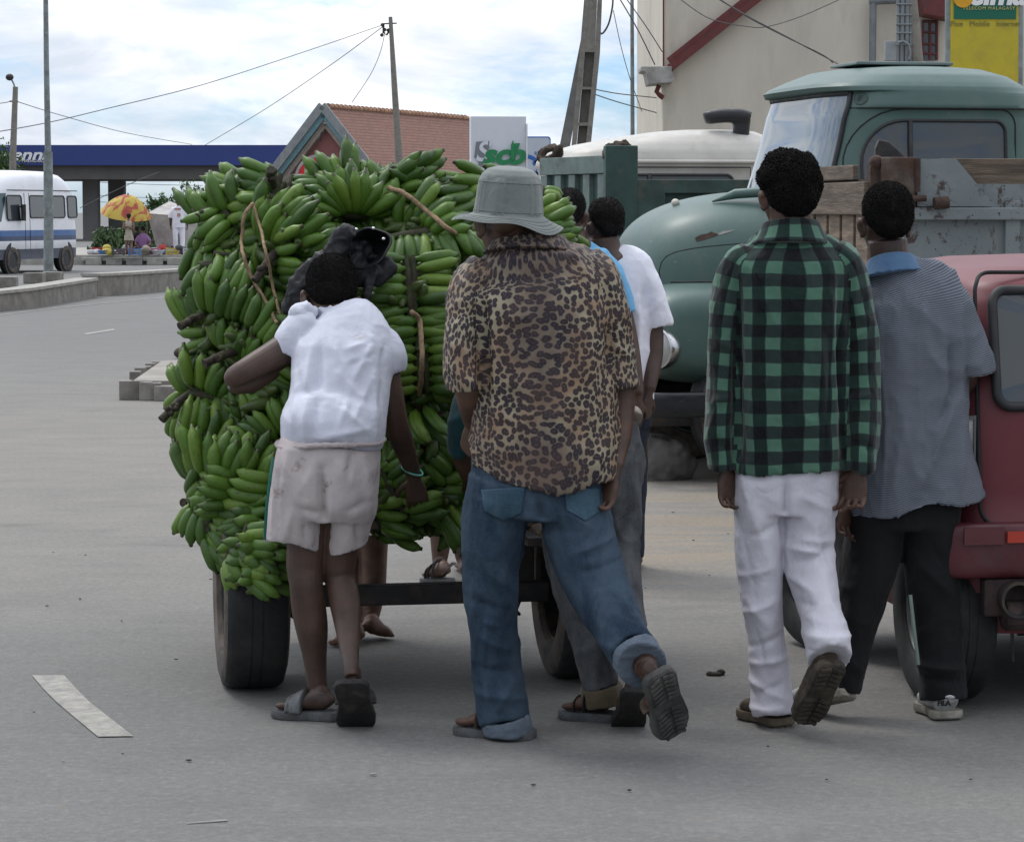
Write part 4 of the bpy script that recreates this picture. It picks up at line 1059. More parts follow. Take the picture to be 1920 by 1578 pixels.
def hem2(co, no):
    zc = P(1020,800,8.06).z; t = np.clip((zc-co[:,2])/.15, 0, 1); x = (co[:,0]-P(1030,800,8.06).x)/.225
    co[:,2] -= t*(.062*np.clip(1-x*x, -.6, 1)-.028+.006*np.sin(x*9)); return co
s.skin('shirt', LEOPARD, e, .0065, 3, disp=folds(.012, (13,9,5), 7, lines=fl, Y=7.9, fine=.35), post=hem2, uv=True)
s = Soup()
s.tube([(991,476,8.03,176,.20),(991,463,8.035,156,.19),(990,447,8.04,138,.175)], 40, 4, uo=.2)
s.skin('collar', LEOPARD, e, .0055, 3, uv=True)
s = Soup()
s.tube([(1005,850,8.06,236,.27,2.4),(1004,920,8.06,250,.30,2.4),(1000,975,8.05,240,.27,2.3)], 40, 4)
s.tube([(942,900,8.05,128,.27),(928,980,8.05,122,.24),(922,1060,8.05,108,.21),(920,1120,8.05,100,.2),(924,1180,8.06,92,.2),(932,1250,8.07,94,.2),(940,1310,8.05,98,.2),(946,1358,8.03,94,.19)], 36, 5, cup1=.03)
s.tube([(1068,900,8.05,130,.27),(1076,960,8.04,132,.25),(1098,1040,8.0,128,.23),(1125,1105,7.95,116,.21),(1152,1160,7.86,100,.2),(1178,1205,7.76,92,.18),(1192,1228,7.71,90,.17)], 36, 5, cup1=.03)
fj = [(1075,1040,1150,1010,.010,10),(1090,1070,1165,1050,-.008,10),(1110,1100,1190,1120,.008,9),(1130,1150,1200,1160,-.007,9),(905,940,925,1130,.010,12),(925,1080,965,1120,.010,10),(880,1130,950,1150,-.008,10),(900,1200,960,1230,.008,10),(890,1260,970,1270,-.008,10),
      (895,1310,985,1320,.009,9),(1010,940,1020,990,-.016,10),(1060,960,1120,1000,.007,12),(905,1170,935,1180,.007,8),(960,1290,930,1345,.008,9),(1120,1190,1180,1190,.008,10),(1010,990,1080,1000,-.007,10)]
s.skin('jeans', JEANS, e, .007, 2, disp=folds(.008, (11,9,7), 9, lines=fj, Y=7.9, fine=.3))
s = Soup()
s.tube([(947,1344,8.04,95,.20),(950,1360,8.04,97,.20),(951,1375,8.04,93,.195)], 36, 4, cup0=.01, cup1=.02); s.skin('cuff', JEANS_CUFF, e, .006, 2, disp=folds(.004, (20,20,30), 3))
s = Soup()
s.tube([(1188,1222,7.72,94,.18),(1198,1236,7.70,95,.182),(1206,1248,7.67,92,.178)], 36, 4, cup0=.01, cup1=.02); s.skin('cuff', JEANS_CUFF, e, .006, 2, disp=folds(.004, (20,20,30), 5))
# back pockets: stitched patches standing a little proud
for pts in ([(902,918),(985,912),(978,962),(945,976),(908,958)], [(1058,915),(1124,915),(1126,958),(1098,976),(1062,955)]):
    sv = []
    bvh = None
    ob_ = [o for o in e.children if o.name.startswith('jeans')][0]
    bvh = BVHTree.FromPolygons([v.co.copy() for v in ob_.data.vertices], [tuple(p.vertices) for p in ob_.data.polygons])
    m = MB(); cxm = sum(p[0] for p in pts)/len(pts); cym = sum(p[1] for p in pts)/len(pts)
    ring = []
    N_ = 40; per = []
    for i in range(N_):
        q = i/N_*len(pts); j = int(q); f = q-j; x = pts[j][0]*(1-f)+pts[(j+1)%len(pts)][0]*f; y = pts[j][1]*(1-f)+pts[(j+1)%len(pts)][1]*f; per.append((x, y))
    def hit(x, y, off):
        p_ = P(x, y, 7.0); dr_ = (p_-Vector((0,0,HC))).normalized(); r_ = bvh.ray_cast(p_, dr_)
        return (r_[0]+Vector((0,-off,0))) if r_[0] else P(x, y, 7.92)
    vs = []; 
    for k_, off in ((1,-.002),(1,.004),(.93,.0055),(.6,.005),(.3,.005)):
        vs += [hit(cxm+(x-cxm)*k_, cym+(y-cym)*k_, off) for x, y in per]
    vs.append(hit(cxm, cym, .005)); fs = []
    for r_ in range(4):
        for j in range(N_): fs.append((r_*N_+j, r_*N_+(j+1)%N_, (r_+1)*N_+(j+1)%N_, (r_+1)*N_+j))
    for j in range(N_): fs.append((4*N_+j, 4*N_+(j+1)%N_, 5*N_))
    m.add(vs, fs); m.build('pocket', JEANS_POCK if 'JEANS_POCK' in globals() else jeansmat('jeans_pocket', (.022,.05,.075), (.065,.11,.145)), e, smooth=180)
sd = sole('sandal', h3+Vector((.03,0,-.004)), t3+Vector((-.01,.0,-.004)), (0,0,1), .108, .03, SANDAL, e, tread=14)
f_, u_, a_ = frame(t3-h3, (0,0,1)); strap('sandal_strap', arch(h3.lerp(t3, .62), a_, u_, .049, .055), .014, BROWN_SHOE, sd, ref=tuple(f_))
s = Soup(); dn = Vector((.45,-.82,-.35)).normalized()*.014
sd = sole('sandal', h4+dn, t4+dn, (-.45,.82,.35), .118, .028, M_('worn_grey_sole', (.045,.047,.045), .85, .3, 20, patch=(.09,.085,.075), psc=15, bump=.4), e, tread=15, ext=.016)
f_, u_, a_ = frame(t4-h4, (-.45,.82,.35)); strap('sandal_strap', arch(h4.lerp(t4, .6), a_, u_, .05, .055), .014, BROWN_SHOE, sd, ref=tuple(f_))
# hat
hc = P(953, 398, 8.05); RM = Matrix.Translation(hc) @ Matrix.Rotation(radians(3.5), 4, 'Y') @ Matrix.Rotation(radians(3), 4, 'X')
def hatf(u, v):
    th = 2*pi*u; w_ = .005*sin(3*th+.6)+.004*sin(5*th+2)
    # profile from crown top to brim edge and back under
    pr = [(0,.138),(.04,.137),(.070,.128),(.086,.112),(.093,.095),(.095,.088),(.097,.07),(.101,.03),(.104,.004),(.107,-.006),(.125,-.018),(.145,-.027),(.160,-.033),(.161,-.036),(.145,-.031),(.120,-.018),(.104,-.008),(.100,.02),(.092,.09),(.06,.125),(0,.133)]
    q = v*(len(pr)-1); i = min(int(q), len(pr)-2); f = q-i; r = pr[i][0]*(1-f)+pr[i+1][0]*f; z = pr[i][1]*(1-f)+pr[i+1][1]*f
    brim = max(0, (r-.107)/.054); z += w_*brim*1.4; z -= .012*brim*cos(th-.3); r += brim*.008*cos(2*th)
    if .09 < r < .106 and v < .5: r += .0016*sin(th*38+2*sin(th*5))*max(0,sin(th*7+1)+.4)*.8+.0022*sin(th*6+sin(3*th))
    return RM @ Vector((r*cos(th)*1.0, r*sin(th)*1.08, z))
m = MB(); m.grid(hatf, 160, 80, closed=True)
ht = m.build('bucket_hat', HATM, e, smooth=180)
m = MB()
def on(th, v): return hatf(th/2/pi, v)
for v in (.232,.40): m.pipe([on(2*pi*i/64, v)+Vector((0,0,0)) for i in range(65)], .0018, 5, caps=False)
for v in (.49,.52,.55,.58): m.pipe([on(2*pi*i/64, v)+Vector((0,0,.0005)) for i in range(65)], .0010, 4, caps=False)
m.build('stitching', cloth('hat_thread', (.15,.175,.165)), ht, smooth=180)
# ============================================================ pusher in grey jeans, hidden behind the leopard print shirt
Yg = 8.35
e = person(G(1110, 1362), 'crouching pusher in grey jeans with khaki rolled cuff, mostly hidden behind the leopard print shirt')
s = Soup(); hs = Soup()
head(s, hs, P(925, 640, 8.62), .225, yaw=0, pitch=55)
L_(s, [(930,660,8.6,64),(950,690,8.56,70),(975,705,8.54,90)])
L_(s, [(960,720,8.55,110),(1040,760,8.48,130),(1120,810,8.40,130),(1140,880,8.38,140)])
L_(s, [(900,730,8.6,60),(868,800,8.58,50),(866,850,8.62,42),(880,890,8.72,34)])
hand(s, P(883,898,8.74), (.1,.8,-.5), (0,.3,1), curl=.6)
L_(s, [(1120,720,8.5,50),(1150,760,8.45,44),(1150,800,8.5,34)]); hand(s, P(1148,808,8.52), (-.5,.8,-.2), (0,.3,1), curl=.6)
L_(s, [(1095,900,8.36,90),(1062,1010,8.36,72),(1080,1130,8.34,60),(1112,1230,8.33,46),(1128,1300,8.33,38),(1130,1325,8.33,38)])
L_(s, [(1155,900,8.36,90),(1160,1010,8.34,72),(1172,1110,8.3,58),(1182,1210,8.2,44),(1190,1270,8.12,36)])
h5, t5 = FH(1146,8.29,.03), FH(1062,8.35,.03)
foot(s, h5, t5, (0,0,1), .95, ankle=P(1130,1318,8.33))
h6 = P(1192,1285,8.09); t6 = h6+Vector((-.02,.16,-.145)); foot(s, h6, t6, (0,.65,.7), .95, ankle=P(1190,1268,8.12))
s.skin('body', SKIN2, e, .006, 3); hr = hs.skin('hair', HAIR, e, .007, 2)
s = Soup(); s.tube([(940,700,8.57,110,.2),(1000,735,8.52,170,.24),(1080,770,8.45,180,.25),(1140,810,8.40,140,.25)], 32, 4)
s.tube([(925,715,8.58,80,.15),(885,745,8.59,66,.14),(868,795,8.58,58,.13),(868,850,8.6,52,.12)], 24, 4, cup1=.03)
s.tube([(1085,715,8.5,70,.14),(1120,730,8.47,64,.14),(1145,760,8.45,50,.12)], 24, 4, cup1=.03)
s.skin('shirt', TEAL, e, .008, 4, disp=folds(.008, (15,12,10), 14))
s = Soup()
s.tube([(1130,795,8.4,134,.25),(1135,870,8.38,148,.28),(1126,930,8.37,144,.25)], 32, 4)
s.tube([(1095,900,8.37,96,.24),(1066,990,8.37,90,.2),(1066,1060,8.36,80,.18),(1086,1150,8.34,68,.17),(1108,1220,8.33,66,.165),(1126,1285,8.33,68,.16)], 28, 4, cup1=.02)
s.tube([(1157,900,8.37,94,.24),(1158,980,8.36,88,.2),(1162,1060,8.33,76,.18),(1176,1150,8.25,66,.16),(1186,1240,8.14,60,.15)], 28, 4, cup1=.02)
s.skin('jeans', GREY_JEANS, e, .007, 2, disp=folds(.008, (14,12,9), 19, Y=8.3, lines=[(1050,1080,1110,1100,.008,9),(1080,1160,1130,1180,-.008,9),(1180,880,1200,1000,.008,9)]))
s = Soup(); s.tube([(1126,1284,8.33,78,.18),(1129,1302,8.33,80,.185),(1132,1320,8.33,76,.18)], 28, 4, cup0=.01, cup1=.02); s.skin('cuff', KHAKI_CUFF, e, .006, 2, disp=folds(.005, (20,20,25), 8))
s = Soup(); s.tube([(1142,782,8.41,116,.235),(1146,797,8.40,124,.245)], 32, 3); s.skin('waistband', cloth('beige_waistband', (.40,.33,.28)), e, .006, 2, disp=folds(.004, (25,20,15), 4))
sd = sole('sandal', h5+Vector((.015,0,-.003)), t5-Vector((.01,0,.003)), (0,0,1), .10, .028, SANDAL, e)
f_, u_, a_ = frame(t5-h5, (0,0,1))
for q in (.5,.72): strap('sandal_strap', arch(h5.lerp(t5, q), a_, u_, .046, .066-.03*(q-.5)/.22), .010, SOLE_DARK, sd, ref=tuple(f_))
dn = Vector((0,-.65,-.7)).normalized()*.012
sole('sandal', h6+dn, t6+dn, (0,.65,.7), .105, .024, SOLE_DARK, e)
# ============================================================ man in the light blue T-shirt and man in the white T-shirt, ahead on the right
e = person(G(1150, 1062), 'short-haired man in light blue T-shirt seen between the bucket hat and the white T-shirt')
s = Soup(); hs = Soup(); Yq = 11.75
head(s, hs, P(1068, 403, Yq), .215, yaw=-12, pitch=4)
L_(s, [(1070,425,Yq,50),(1074,450,Yq,52),(1080,470,Yq,70)])
s.tube([(1078,460,Yq,70,.12),(1085,520,Yq,130,.17),(1088,640,Yq,120,.18),(1095,760,Yq,130,.18)], 20, 4)
L_(s, [(1130,510,Yq,46),(1160,560,Yq,38),(1180,640,Yq,34),(1190,700,Yq-.03,30),(1196,740,Yq-.05,24)])
L_(s, [(1040,510,Yq,46),(1020,600,Yq,36),(1018,680,Yq,30),(1020,730,Yq,24)])
hand(s, P(1196,748,Yq-.05), (-.1,-.05,-1), (-.5,.6,0), side=1, curl=.5)
hand(s, P(1020,740,Yq), (0,.1,-1), (.8,.3,0), side=-1, curl=.5)
L_(s, [(1120,770,Yq,60),(1112,900,Yq,50),(1106,1040,Yq,30)]); L_(s, [(1070,770,Yq,60),(1064,900,Yq,50),(1060,1030,Yq+.1,30)])
for x_ in (1106, 1060):
    h_ = G(x_, 1072, .02)+Vector((0,.05,0)); foot(s, h_, h_+Vector((.02,.24,0)), (0,0,1), .95, ankle=P(x_, 1040, Yq))
s.skin('body', SKIN, e, .007, 3); hr = hs.skin('hair', HAIR, e, .007, 2, disp=fuzz(.004, 110)); tufts(hr, 3500, .006, HAIR, hr)
s = Soup()
s.tube([(1076,462,Yq,64,.11),(1080,478,Yq,100,.14),(1086,505,Yq,140,.2),(1088,600,Yq,142,.23),(1090,700,Yq,138,.24),(1092,770,Yq,140,.24)], 32, 4, cup1=.05)
s.tube([(1130,492,Yq,46,.13),(1150,520,Yq,44,.14),(1166,560,Yq,44,.14),(1172,588,Yq,42,.14)], 24, 4, cup1=.03)
s.tube([(1045,492,Yq,46,.13),(1028,530,Yq,46,.14),(1020,585,Yq,44,.14)], 24, 4, cup1=.03)
s.skin('shirt', SKY, e, .008, 4, disp=folds(.008, (12,9,7), 22))
s = Soup(); s.tube([(1092,755,Yq,128,.22),(1092,820,Yq,132,.24)], 28, 3)
for x_ in (1120, 1064): s.tube([(x_,800,Yq,64,.2),(x_-3,900,Yq,56,.17),(x_-6,1000,Yq,46,.15),(x_-6,1046,Yq,46,.15)], 24, 4, cup1=.02)
s.skin('jeans', DARK_JEANS, e, .008, 4, disp=folds(.007, (13,12,9), 27))
e = person(G(1180, 1066), 'cropped-haired man in plain white T-shirt walking beside the bonnet of the green truck')
s = Soup(); hs = Soup(); Yw = 11.9
head(s, hs, P(1131, 422, Yw), .225, yaw=38, pitch=3)
L_(s, [(1130,445,Yw,60),(1136,475,Yw,64),(1146,495,Yw,80)])
s.tube([(1146,485,Yw,80,.12),(1160,540,Yw,120,.18),(1165,640,Yw,110,.19),(1172,760,Yw,110,.19)], 20, 4)
L_(s, [(1195,530,Yw,54),(1220,600,Yw,44),(1224,660,Yw-.02,40),(1220,700,Yw-.06,34),(1217,732,Yw-.1,24)])
hand(s, P(1216,738,Yw-.1), (-.15,.0,-1), (-.6,.5,0), side=1, curl=.7)
L_(s, [(1105,530,Yw,50),(1092,620,Yw,40),(1090,700,Yw+.05,28)]); hand(s, P(1090,708,Yw+.05), (0,.1,-1), (.8,.3,0), side=-1, curl=.6)
L_(s, [(1190,770,Yw,56),(1190,900,Yw,48),(1186,1035,Yw,30)]); L_(s, [(1150,770,Yw,56),(1146,900,Yw,48),(1140,1030,Yw-.1,30)])
s.skin('body', SKIN, e, .007, 3); hr = hs.skin('hair', HAIR, e, .007, 2, disp=fuzz(.004, 110)); tufts(hr, 3500, .006, HAIR, hr)
s = Soup()
s.tube([(1142,474,Yw,60,.11),(1148,486,Yw,98,.14),(1158,512,Yw,136,.2),(1164,560,Yw,132,.23),(1165,640,Yw,118,.24),(1168,700,Yw,112,.24),(1170,752,Yw,112,.24)], 36, 4, cup0=.02, cup1=.05)
s.tube([(1195,505,Yw,54,.15),(1216,540,Yw,54,.16),(1228,585,Yw,56,.16),(1234,614,Yw,58,.16)], 28, 4, cup1=.04)
s.tube([(1115,505,Yw,50,.15),(1100,550,Yw,50,.16),(1094,600,Yw,50,.16)], 28, 4, cup1=.04)
s.skin('shirt', WHITE_TEE, e, .008, 4, disp=folds(.008, (12,8,6), 32, Y=11.8, lines=[(1200,560,1190,740,.010,10),(1180,600,1172,740,-.007,10),(1208,540,1204,600,-.012,6)]))
s = Soup(); s.tube([(1170,735,Yw,106,.2),(1168,800,Yw,108,.22)], 28, 3)
s.tube([(1188,790,Yw,56,.19),(1190,880,Yw,46,.17),(1188,960,Yw,42,.15),(1187,1042,Yw,40,.15)], 24, 4, cup1=.02)
s.tube([(1146,790,Yw,56,.19),(1144,900,Yw,50,.17),(1140,1046,Yw,44,.15)], 24, 4, cup1=.02)
s.skin('jeans', DARK_JEANS, e, .008, 4, disp=folds(.007, (13,12,9), 37))
for x_ in (1186, 1142):
    s = Soup(); h_ = G(x_, 1070, .0); s.wtube([tuple(h_+Vector((0,-.02,.03)))+(.03,.03), tuple(h_+Vector((0,.05,.04)))+(.038,.045), tuple(h_+Vector((.01,.16,.03)))+(.044,.032), tuple(h_+Vector((.01,.25,.02)))+(.03,.02)], 18, 4, ref=(0,0,1))
    s.skin('shoe', BROWN_SHOE, e, .006, 2)
# ============================================================ man in the green plaid shirt
e = person(G(1470, 1362), 'tall man with a full afro, green and black plaid shirt and white trousers')
s = Soup(); hs = Soup(); Yp = 8.25
head(s, hs, P(1476, 364, Yp), .222, yaw=18, pitch=6, hair=1.3)
L_(s, [(1480,385,Yp,78),(1484,420,Yp,80),(1484,450,Yp,100,.65)])
s.tube([(1484,440,Yp,90,.12),(1482,500,Yp,180,.18),(1480,640,Yp,160,.19),(1478,800,Yp,150,.19),(1474,900,Yp,150,.19)], 24, 4)
L_(s, [(1398,520,Yp,56),(1370,640,Yp,50),(1360,760,Yp,44),(1360,840,Yp-.02,34),(1360,868,Yp-.03,31)])
hand(s, P(1361,876,Yp-.03), (.08,.0,-1), (.6,-.75,0), side=-1, curl=.5, k=.98, spread=.07)
L_(s, [(1570,520,Yp,56),(1600,640,Yp,50),(1612,760,Yp,44),(1612,840,Yp-.04,34),(1610,868,Yp-.06,31)])
hand(s, P(1609,876,Yp-.06), (-.12,0,-1), (-.55,-.8,0), side=1, curl=.6, k=1.04, spread=.07)
L_(s, [(1430,900,Yp,86),(1424,1000,Yp,72),(1428,1090,Yp,56),(1436,1180,Yp,56),(1444,1290,Yp,38),(1446,1325,Yp,36)])
L_(s, [(1520,900,Yp,86),(1516,1000,Yp-.02,72),(1525,1080,Yp-.03,58),(1540,1150,Yp-.1,56),(1552,1215,Yp-.22,38),(1554,1235,Yp-.26,36)])
s.skin('body', SKIN2, e, .0037, 2)
hr = hs.skin('hair', HAIR, e, .006, 2, disp=fuzz(.013, 45)); tufts(hr, 34000, .011, HAIR, hr, w=.0011)
fl = [(1385,530,1388,860,-.016,9),(1578,530,1586,860,-.016,9),(1420,520,1415,860,.005,14),(1530,560,1560,860,.006,12),(1560,640,1545,880,-.006,10),(1350,640,1380,660,.007,9),(1340,760,1375,745,.007,9),(1600,640,1630,620,.007,9),(1595,760,1640,740,.008,9),(1598,820,1640,850,-.008,8),(1345,830,1375,850,-.007,8),(1480,640,1470,860,.004,20)]
s = Soup()
s.tube([(1484,434,Yp,116,.14),(1484,448,Yp,150,.16),(1484,466,Yp,196,.2),(1483,500,Yp,234,.25,2.4),(1482,560,Yp,236,.28,2.5),(1480,660,Yp,226,.28,2.5),(1480,760,Yp,218,.28,2.5),(1481,850,Yp,216,.28,2.5),(1482,882,Yp,216,.28,2.5)], 44, 5, cup0=.02, cup1=.08)
s.tube([(1410,478,Yp,60,.15),(1388,500,Yp,72,.16),(1370,560,Yp,70,.165),(1361,640,Yp,66,.16),(1354,740,Yp,60,.155),(1352,810,Yp-.01,58,.15),(1355,862,Yp-.02,52,.13),(1356,880,Yp-.02,52,.13)], 32, 5, cup1=.03, uo=.4)
s.tube([(1558,478,Yp,60,.15),(1582,500,Yp,74,.16),(1600,560,Yp,72,.165),(1610,640,Yp,70,.16),(1614,740,Yp-.01,68,.155),(1614,810,Yp-.03,64,.15),(1612,862,Yp-.05,56,.13),(1611,880,Yp-.05,56,.13)], 32, 5, cup1=.03, uo=-.4)
s.skin('shirt', PLAID, e, .0065, 3, disp=folds(.010, (13,9,6), 41, lines=fl, Y=8.1), uv=True)
s = Soup(); s.tube([(1483,462,Yp-.02,158,.20),(1483,446,Yp-.015,132,.185),(1482,418,Yp-.005,108,.165)], 40, 4, uo=.1); s.skin('collar', PLAID, e, .0055, 3, uv=True)
s = Soup()
s.tube([(1475,870,Yp,192,.25,2.4),(1474,920,Yp,198,.26,2.4),(1472,960,Yp,196,.24,2.4)], 40, 4)
s.tube([(1426,900,Yp,102,.24),(1424,980,Yp,94,.22),(1424,1060,Yp,86,.2),(1429,1130,Yp,74,.18),(1438,1210,Yp,70,.17),(1444,1280,Yp,78,.18),(1449,1342,Yp-.02,78,.19)], 36, 5, cup1=.02)
s.tube([(1522,900,Yp,98,.24),(1518,970,Yp-.01,96,.22),(1516,1040,Yp-.02,96,.2),(1529,1100,Yp-.06,88,.19),(1540,1155,Yp-.14,78,.18),(1551,1205,Yp-.24,86,.18),(1556,1236,Yp-.28,84,.18)], 36, 5, cup1=.02)
fp = [(1382,930,1392,1080,.006,10),(1410,1010,1465,985,-.006,8),(1390,1090,1450,1070,.006,8),(1400,1160,1455,1135,.007,8),(1408,1225,1465,1200,-.007,7),(1412,1255,1472,1245,.009,7),(1500,930,1560,960,.005,10),(1480,1080,1540,1120,.008,8),(1500,1130,1570,1125,-.008,8),(1510,1150,1580,1160,.008,7),(1540,1000,1560,1060,-.008,8),(1474,900,1472,1010,-.016,7),(1480,1030,1560,1045,.012,10),(1490,1060,1570,1030,-.010,9),(1500,1015,1565,1020,.007,8),(1505,1180,1590,1180,.012,9),(1510,1205,1580,1225,-.009,8),(1400,1280,1475,1320,.010,8),(1410,1310,1470,1290,-.009,8),
      (1395,900,1450,1080,.007,12),(1385,960,1420,1120,-.005,10),(1400,1120,1450,1190,.007,10),(1420,1180,1440,1270,-.006,10),(1545,1080,1560,1170,.007,9),(1500,920,1480,1000,.006,10),(1405,1340,1470,1335,.009,7)]
s.skin('trousers', WHITE_PANTS, e, .007, 2, disp=folds(.006, (10,9,7), 47, lines=fp, Y=8.1, fine=.25))
def shoe(parent, heel, toe, up, k, mat, solemat, h=.085, tread=0, col=None, gap=0):
    H, T = Vector(heel), Vector(toe); f, u, a = frame(T-H, up); ln = (T-H).length; s = Soup()
    st = [(.0,.024,.030),(.06,.033,.038),(.22,.036,.042),(.38,.037,.038),(.55,.041,.031),(.72,.046,.026),(.88,.042,.022),(.98,.026,.015)]
    s.wtube([tuple(H+f*ln*q+u*(hh*k))+(w*k, hh*k, 2.5) for q, w, hh in st], 28, 4, ref=tuple(u))
    s.wtube([tuple(H+f*ln*.16+u*.03*k)+(.030*k,.036*k), tuple(H+f*ln*.16+u*(.06)*k)+(.031*k,.038*k), tuple(H+f*ln*.16+u*(h)*k)+(.033*k,.040*k)], 24, 3, ref=tuple(f), cup1=.03)
    o = s.skin('shoe', mat, parent, .0055, 2, disp=folds(.003, (30,30,30), 3))
    so = sole('shoe_sole', H+u*.012, T+u*.012, up, .104*k, .026, solemat, o, tread=tread)
    m = MB()
    for q in (.36,.44,.52,.60): m.pipe(arch(H+f*ln*q+u*.02*k, a, u, .03*k, (.088-.10*(q-.30))*k*.75), .003, 6)
    m.build('laces', col or SOLE_DARK, o, smooth=60)
    return o
h_, t_ = FH(1470,8.19,.02), FH(1400,8.36,.02)
shoe(e, h_, t_, (0,0,1), 1.02, BROWN_SHOE, M_('tan_sole', (.12,.095,.065), .85, .3, 20, bump=.4), tread=13)
h_ = P(1560,1247,7.93); t_ = h_+Vector((-.065,.13,-.19)); shoe(e, h_, t_, (-.15,.8,.5), 1.04, BROWN_SHOE, M_('dark_brown_sole', (.04,.032,.024), .9, .3, 20, patch=(.08,.065,.045), psc=16, bump=.5), tread=13)
# ============================================================ man in the striped polo shirt
e = person(G(1745, 1350), 'man in fine striped grey polo with blue collar and black trousers, beside the red car')
s = Soup(); hs = Soup(); Ys = 8.40
head(s, hs, P(1661, 415, Ys), .225, yaw=12, pitch=5)
L_(s, [(1664,450,Ys,74),(1668,485,Ys,76),(1675,520,Ys,90,.6)])
s.tube([(1672,505,Ys,90,.12),(1690,560,Ys,180,.18),(1700,700,Ys,160,.19),(1705,860,Ys,170,.2),(1700,980,Ys,180,.2)], 24, 4)
L_(s, [(1770,570,Ys,56),(1800,640,Ys,50),(1812,700,Ys,44),(1800,740,Ys+.12,40),(1770,760,Ys+.28,32)]); hand(s, P(1760,762,Ys+.31), (-.8,.5,0), (0,.3,1), side=1, curl=.7)
L_(s, [(1625,570,Ys,56),(1600,680,Ys,48),(1592,790,Ys,42),(1588,880,Ys-.02,34),(1586,920,Ys-.04,31)]); hand(s, P(1585,928,Ys-.04), (-.05,0,-1), (.6,-.7,0), side=-1, curl=.5, spread=.07)
L_(s, [(1655,960,Ys,90),(1628,1060,Ys,76),(1606,1160,Ys-.02,60),(1590,1250,Ys-.05,40),(1582,1280,Ys-.06,38)])
L_(s, [(1745,960,Ys,90),(1750,1060,Ys,78),(1756,1160,Ys,62),(1760,1260,Ys,42),(1760,1310,Ys,38)])
s.skin('body', SKIN, e, .0037, 2)
hr = hs.skin('hair', HAIR, e, .006, 2, disp=fuzz(.004, 120)); tufts(hr, 12000, .006, HAIR, hr)
fl = [(1790,760,1720,930,.014,14),(1800,720,1760,800,-.014,10),(1785,640,1790,740,-.016,9),(1700,560,1790,640,.005,14),(1750,820,1730,940,-.010,12),(1700,780,1670,940,.006,14),(1810,800,1800,930,.010,12),(1680,600,1700,720,.005,18),(1660,600,1655,900,-.005,18)]
s = Soup()
s.tube([(1672,498,Ys,96,.14),(1678,512,Ys,138,.17),(1688,535,Ys,190,.21),(1698,570,Ys,226,.26,2.4),(1704,640,Ys,220,.29,2.5),(1706,720,Ys,206,.29,2.5),(1708,800,Ys,212,.3,2.5),(1713,880,Ys,238,.31,2.4),(1718,948,Ys,254,.32,2.3)], 44, 5, cup0=.02, cup1=.10)
s.tube([(1752,535,Ys,66,.16),(1782,562,Ys,74,.17),(1803,620,Ys,74,.18),(1818,670,Ys,80,.18),(1824,704,Ys,80,.18)], 30, 5, cup1=.06, uo=.3)
s.tube([(1630,535,Ys,66,.16),(1612,575,Ys,72,.17),(1604,640,Ys,72,.18),(1600,700,Ys,72,.18)], 30, 5, cup1=.06, uo=-.3)
def hem3(co, no):
    zc = P(1700,880,Ys).z; t = np.clip((zc-co[:,2])/.10, 0, 1); x = (co[:,0]-P(1718,880,Ys).x)
    co[:,2] += t*(.07*x+.012*np.sin(x*24+1)); return co
s.skin('shirt', STRIPES, e, .0065, 3, disp=folds(.011, (12,9,5), 51, lines=fl, Y=8.25), post=hem3, uv=True)
s = Soup(); s.tube([(1675,517,Ys-.025,128,.195),(1673,503,Ys-.02,104,.175),(1671,486,Ys-.01,90,.15)], 40, 4); s.skin('collar', BLUE_COLLAR, e, .0055, 2)
s = Soup()
s.tube([(1700,925,Ys,205,.27,2.4),(1698,985,Ys,206,.26,2.4)], 36, 4)
s.tube([(1652,950,Ys,112,.25),(1634,1040,Ys,108,.21),(1616,1120,Ys-.01,94,.19),(1600,1200,Ys-.03,74,.17),(1590,1262,Ys-.05,58,.15),(1588,1300,Ys-.06,50,.13)], 32, 5, cup1=.02)
s.tube([(1744,950,Ys,112,.25),(1748,1050,Ys,106,.21),(1756,1150,Ys,92,.19),(1763,1230,Ys-.01,88,.19),(1768,1312,Ys-.03,88,.2)], 32, 5, cup1=.02)
s.skin('trousers', BLACK_PANTS, e, .008, 4, disp=folds(.008, (13,11,8), 57, Y=8.25, lines=[(1720,1255,1815,1262,.012,7),(1725,1275,1810,1280,-.008,7),(1730,1060,1790,1120,.008,10),(1740,1010,1785,1080,-.006,10)]))
m = MB(); m.pipe([P(1707,1115,Ys-.085), P(1714,1180,Ys-.08), P(1722,1245,Ys-.075)], .006, 6); m.build('trouser_stripe', M_('pale_green_piping', (.22,.28,.25), .8), e, smooth=60)
WS = M_('sneaker_sole', (.35,.33,.28), .8, .2, 20, patch=(.15,.13,.1), psc=14, bump=.3)
h_, t_ = FH(1778,8.30,.02), FH(1742,8.48,.02); sh = shoe(e, h_, t_, (0,0,1), 1.12, WHITE_SHOE, WS)
text('FILA', .022, facing(P(1770,1318,8.262), (1,.1,0)), SOLE_DARK, parent=sh, bold=.001)
h_ = P(1588,1300,8.30); t_ = h_+Vector((-.12,.10,-.07)); h_.z = .085; t_.z = .02; shoe(e, h_, t_+Vector((-.03,.06,0)), (.1,.3,1), 1.0, WHITE_SHOE, WS)
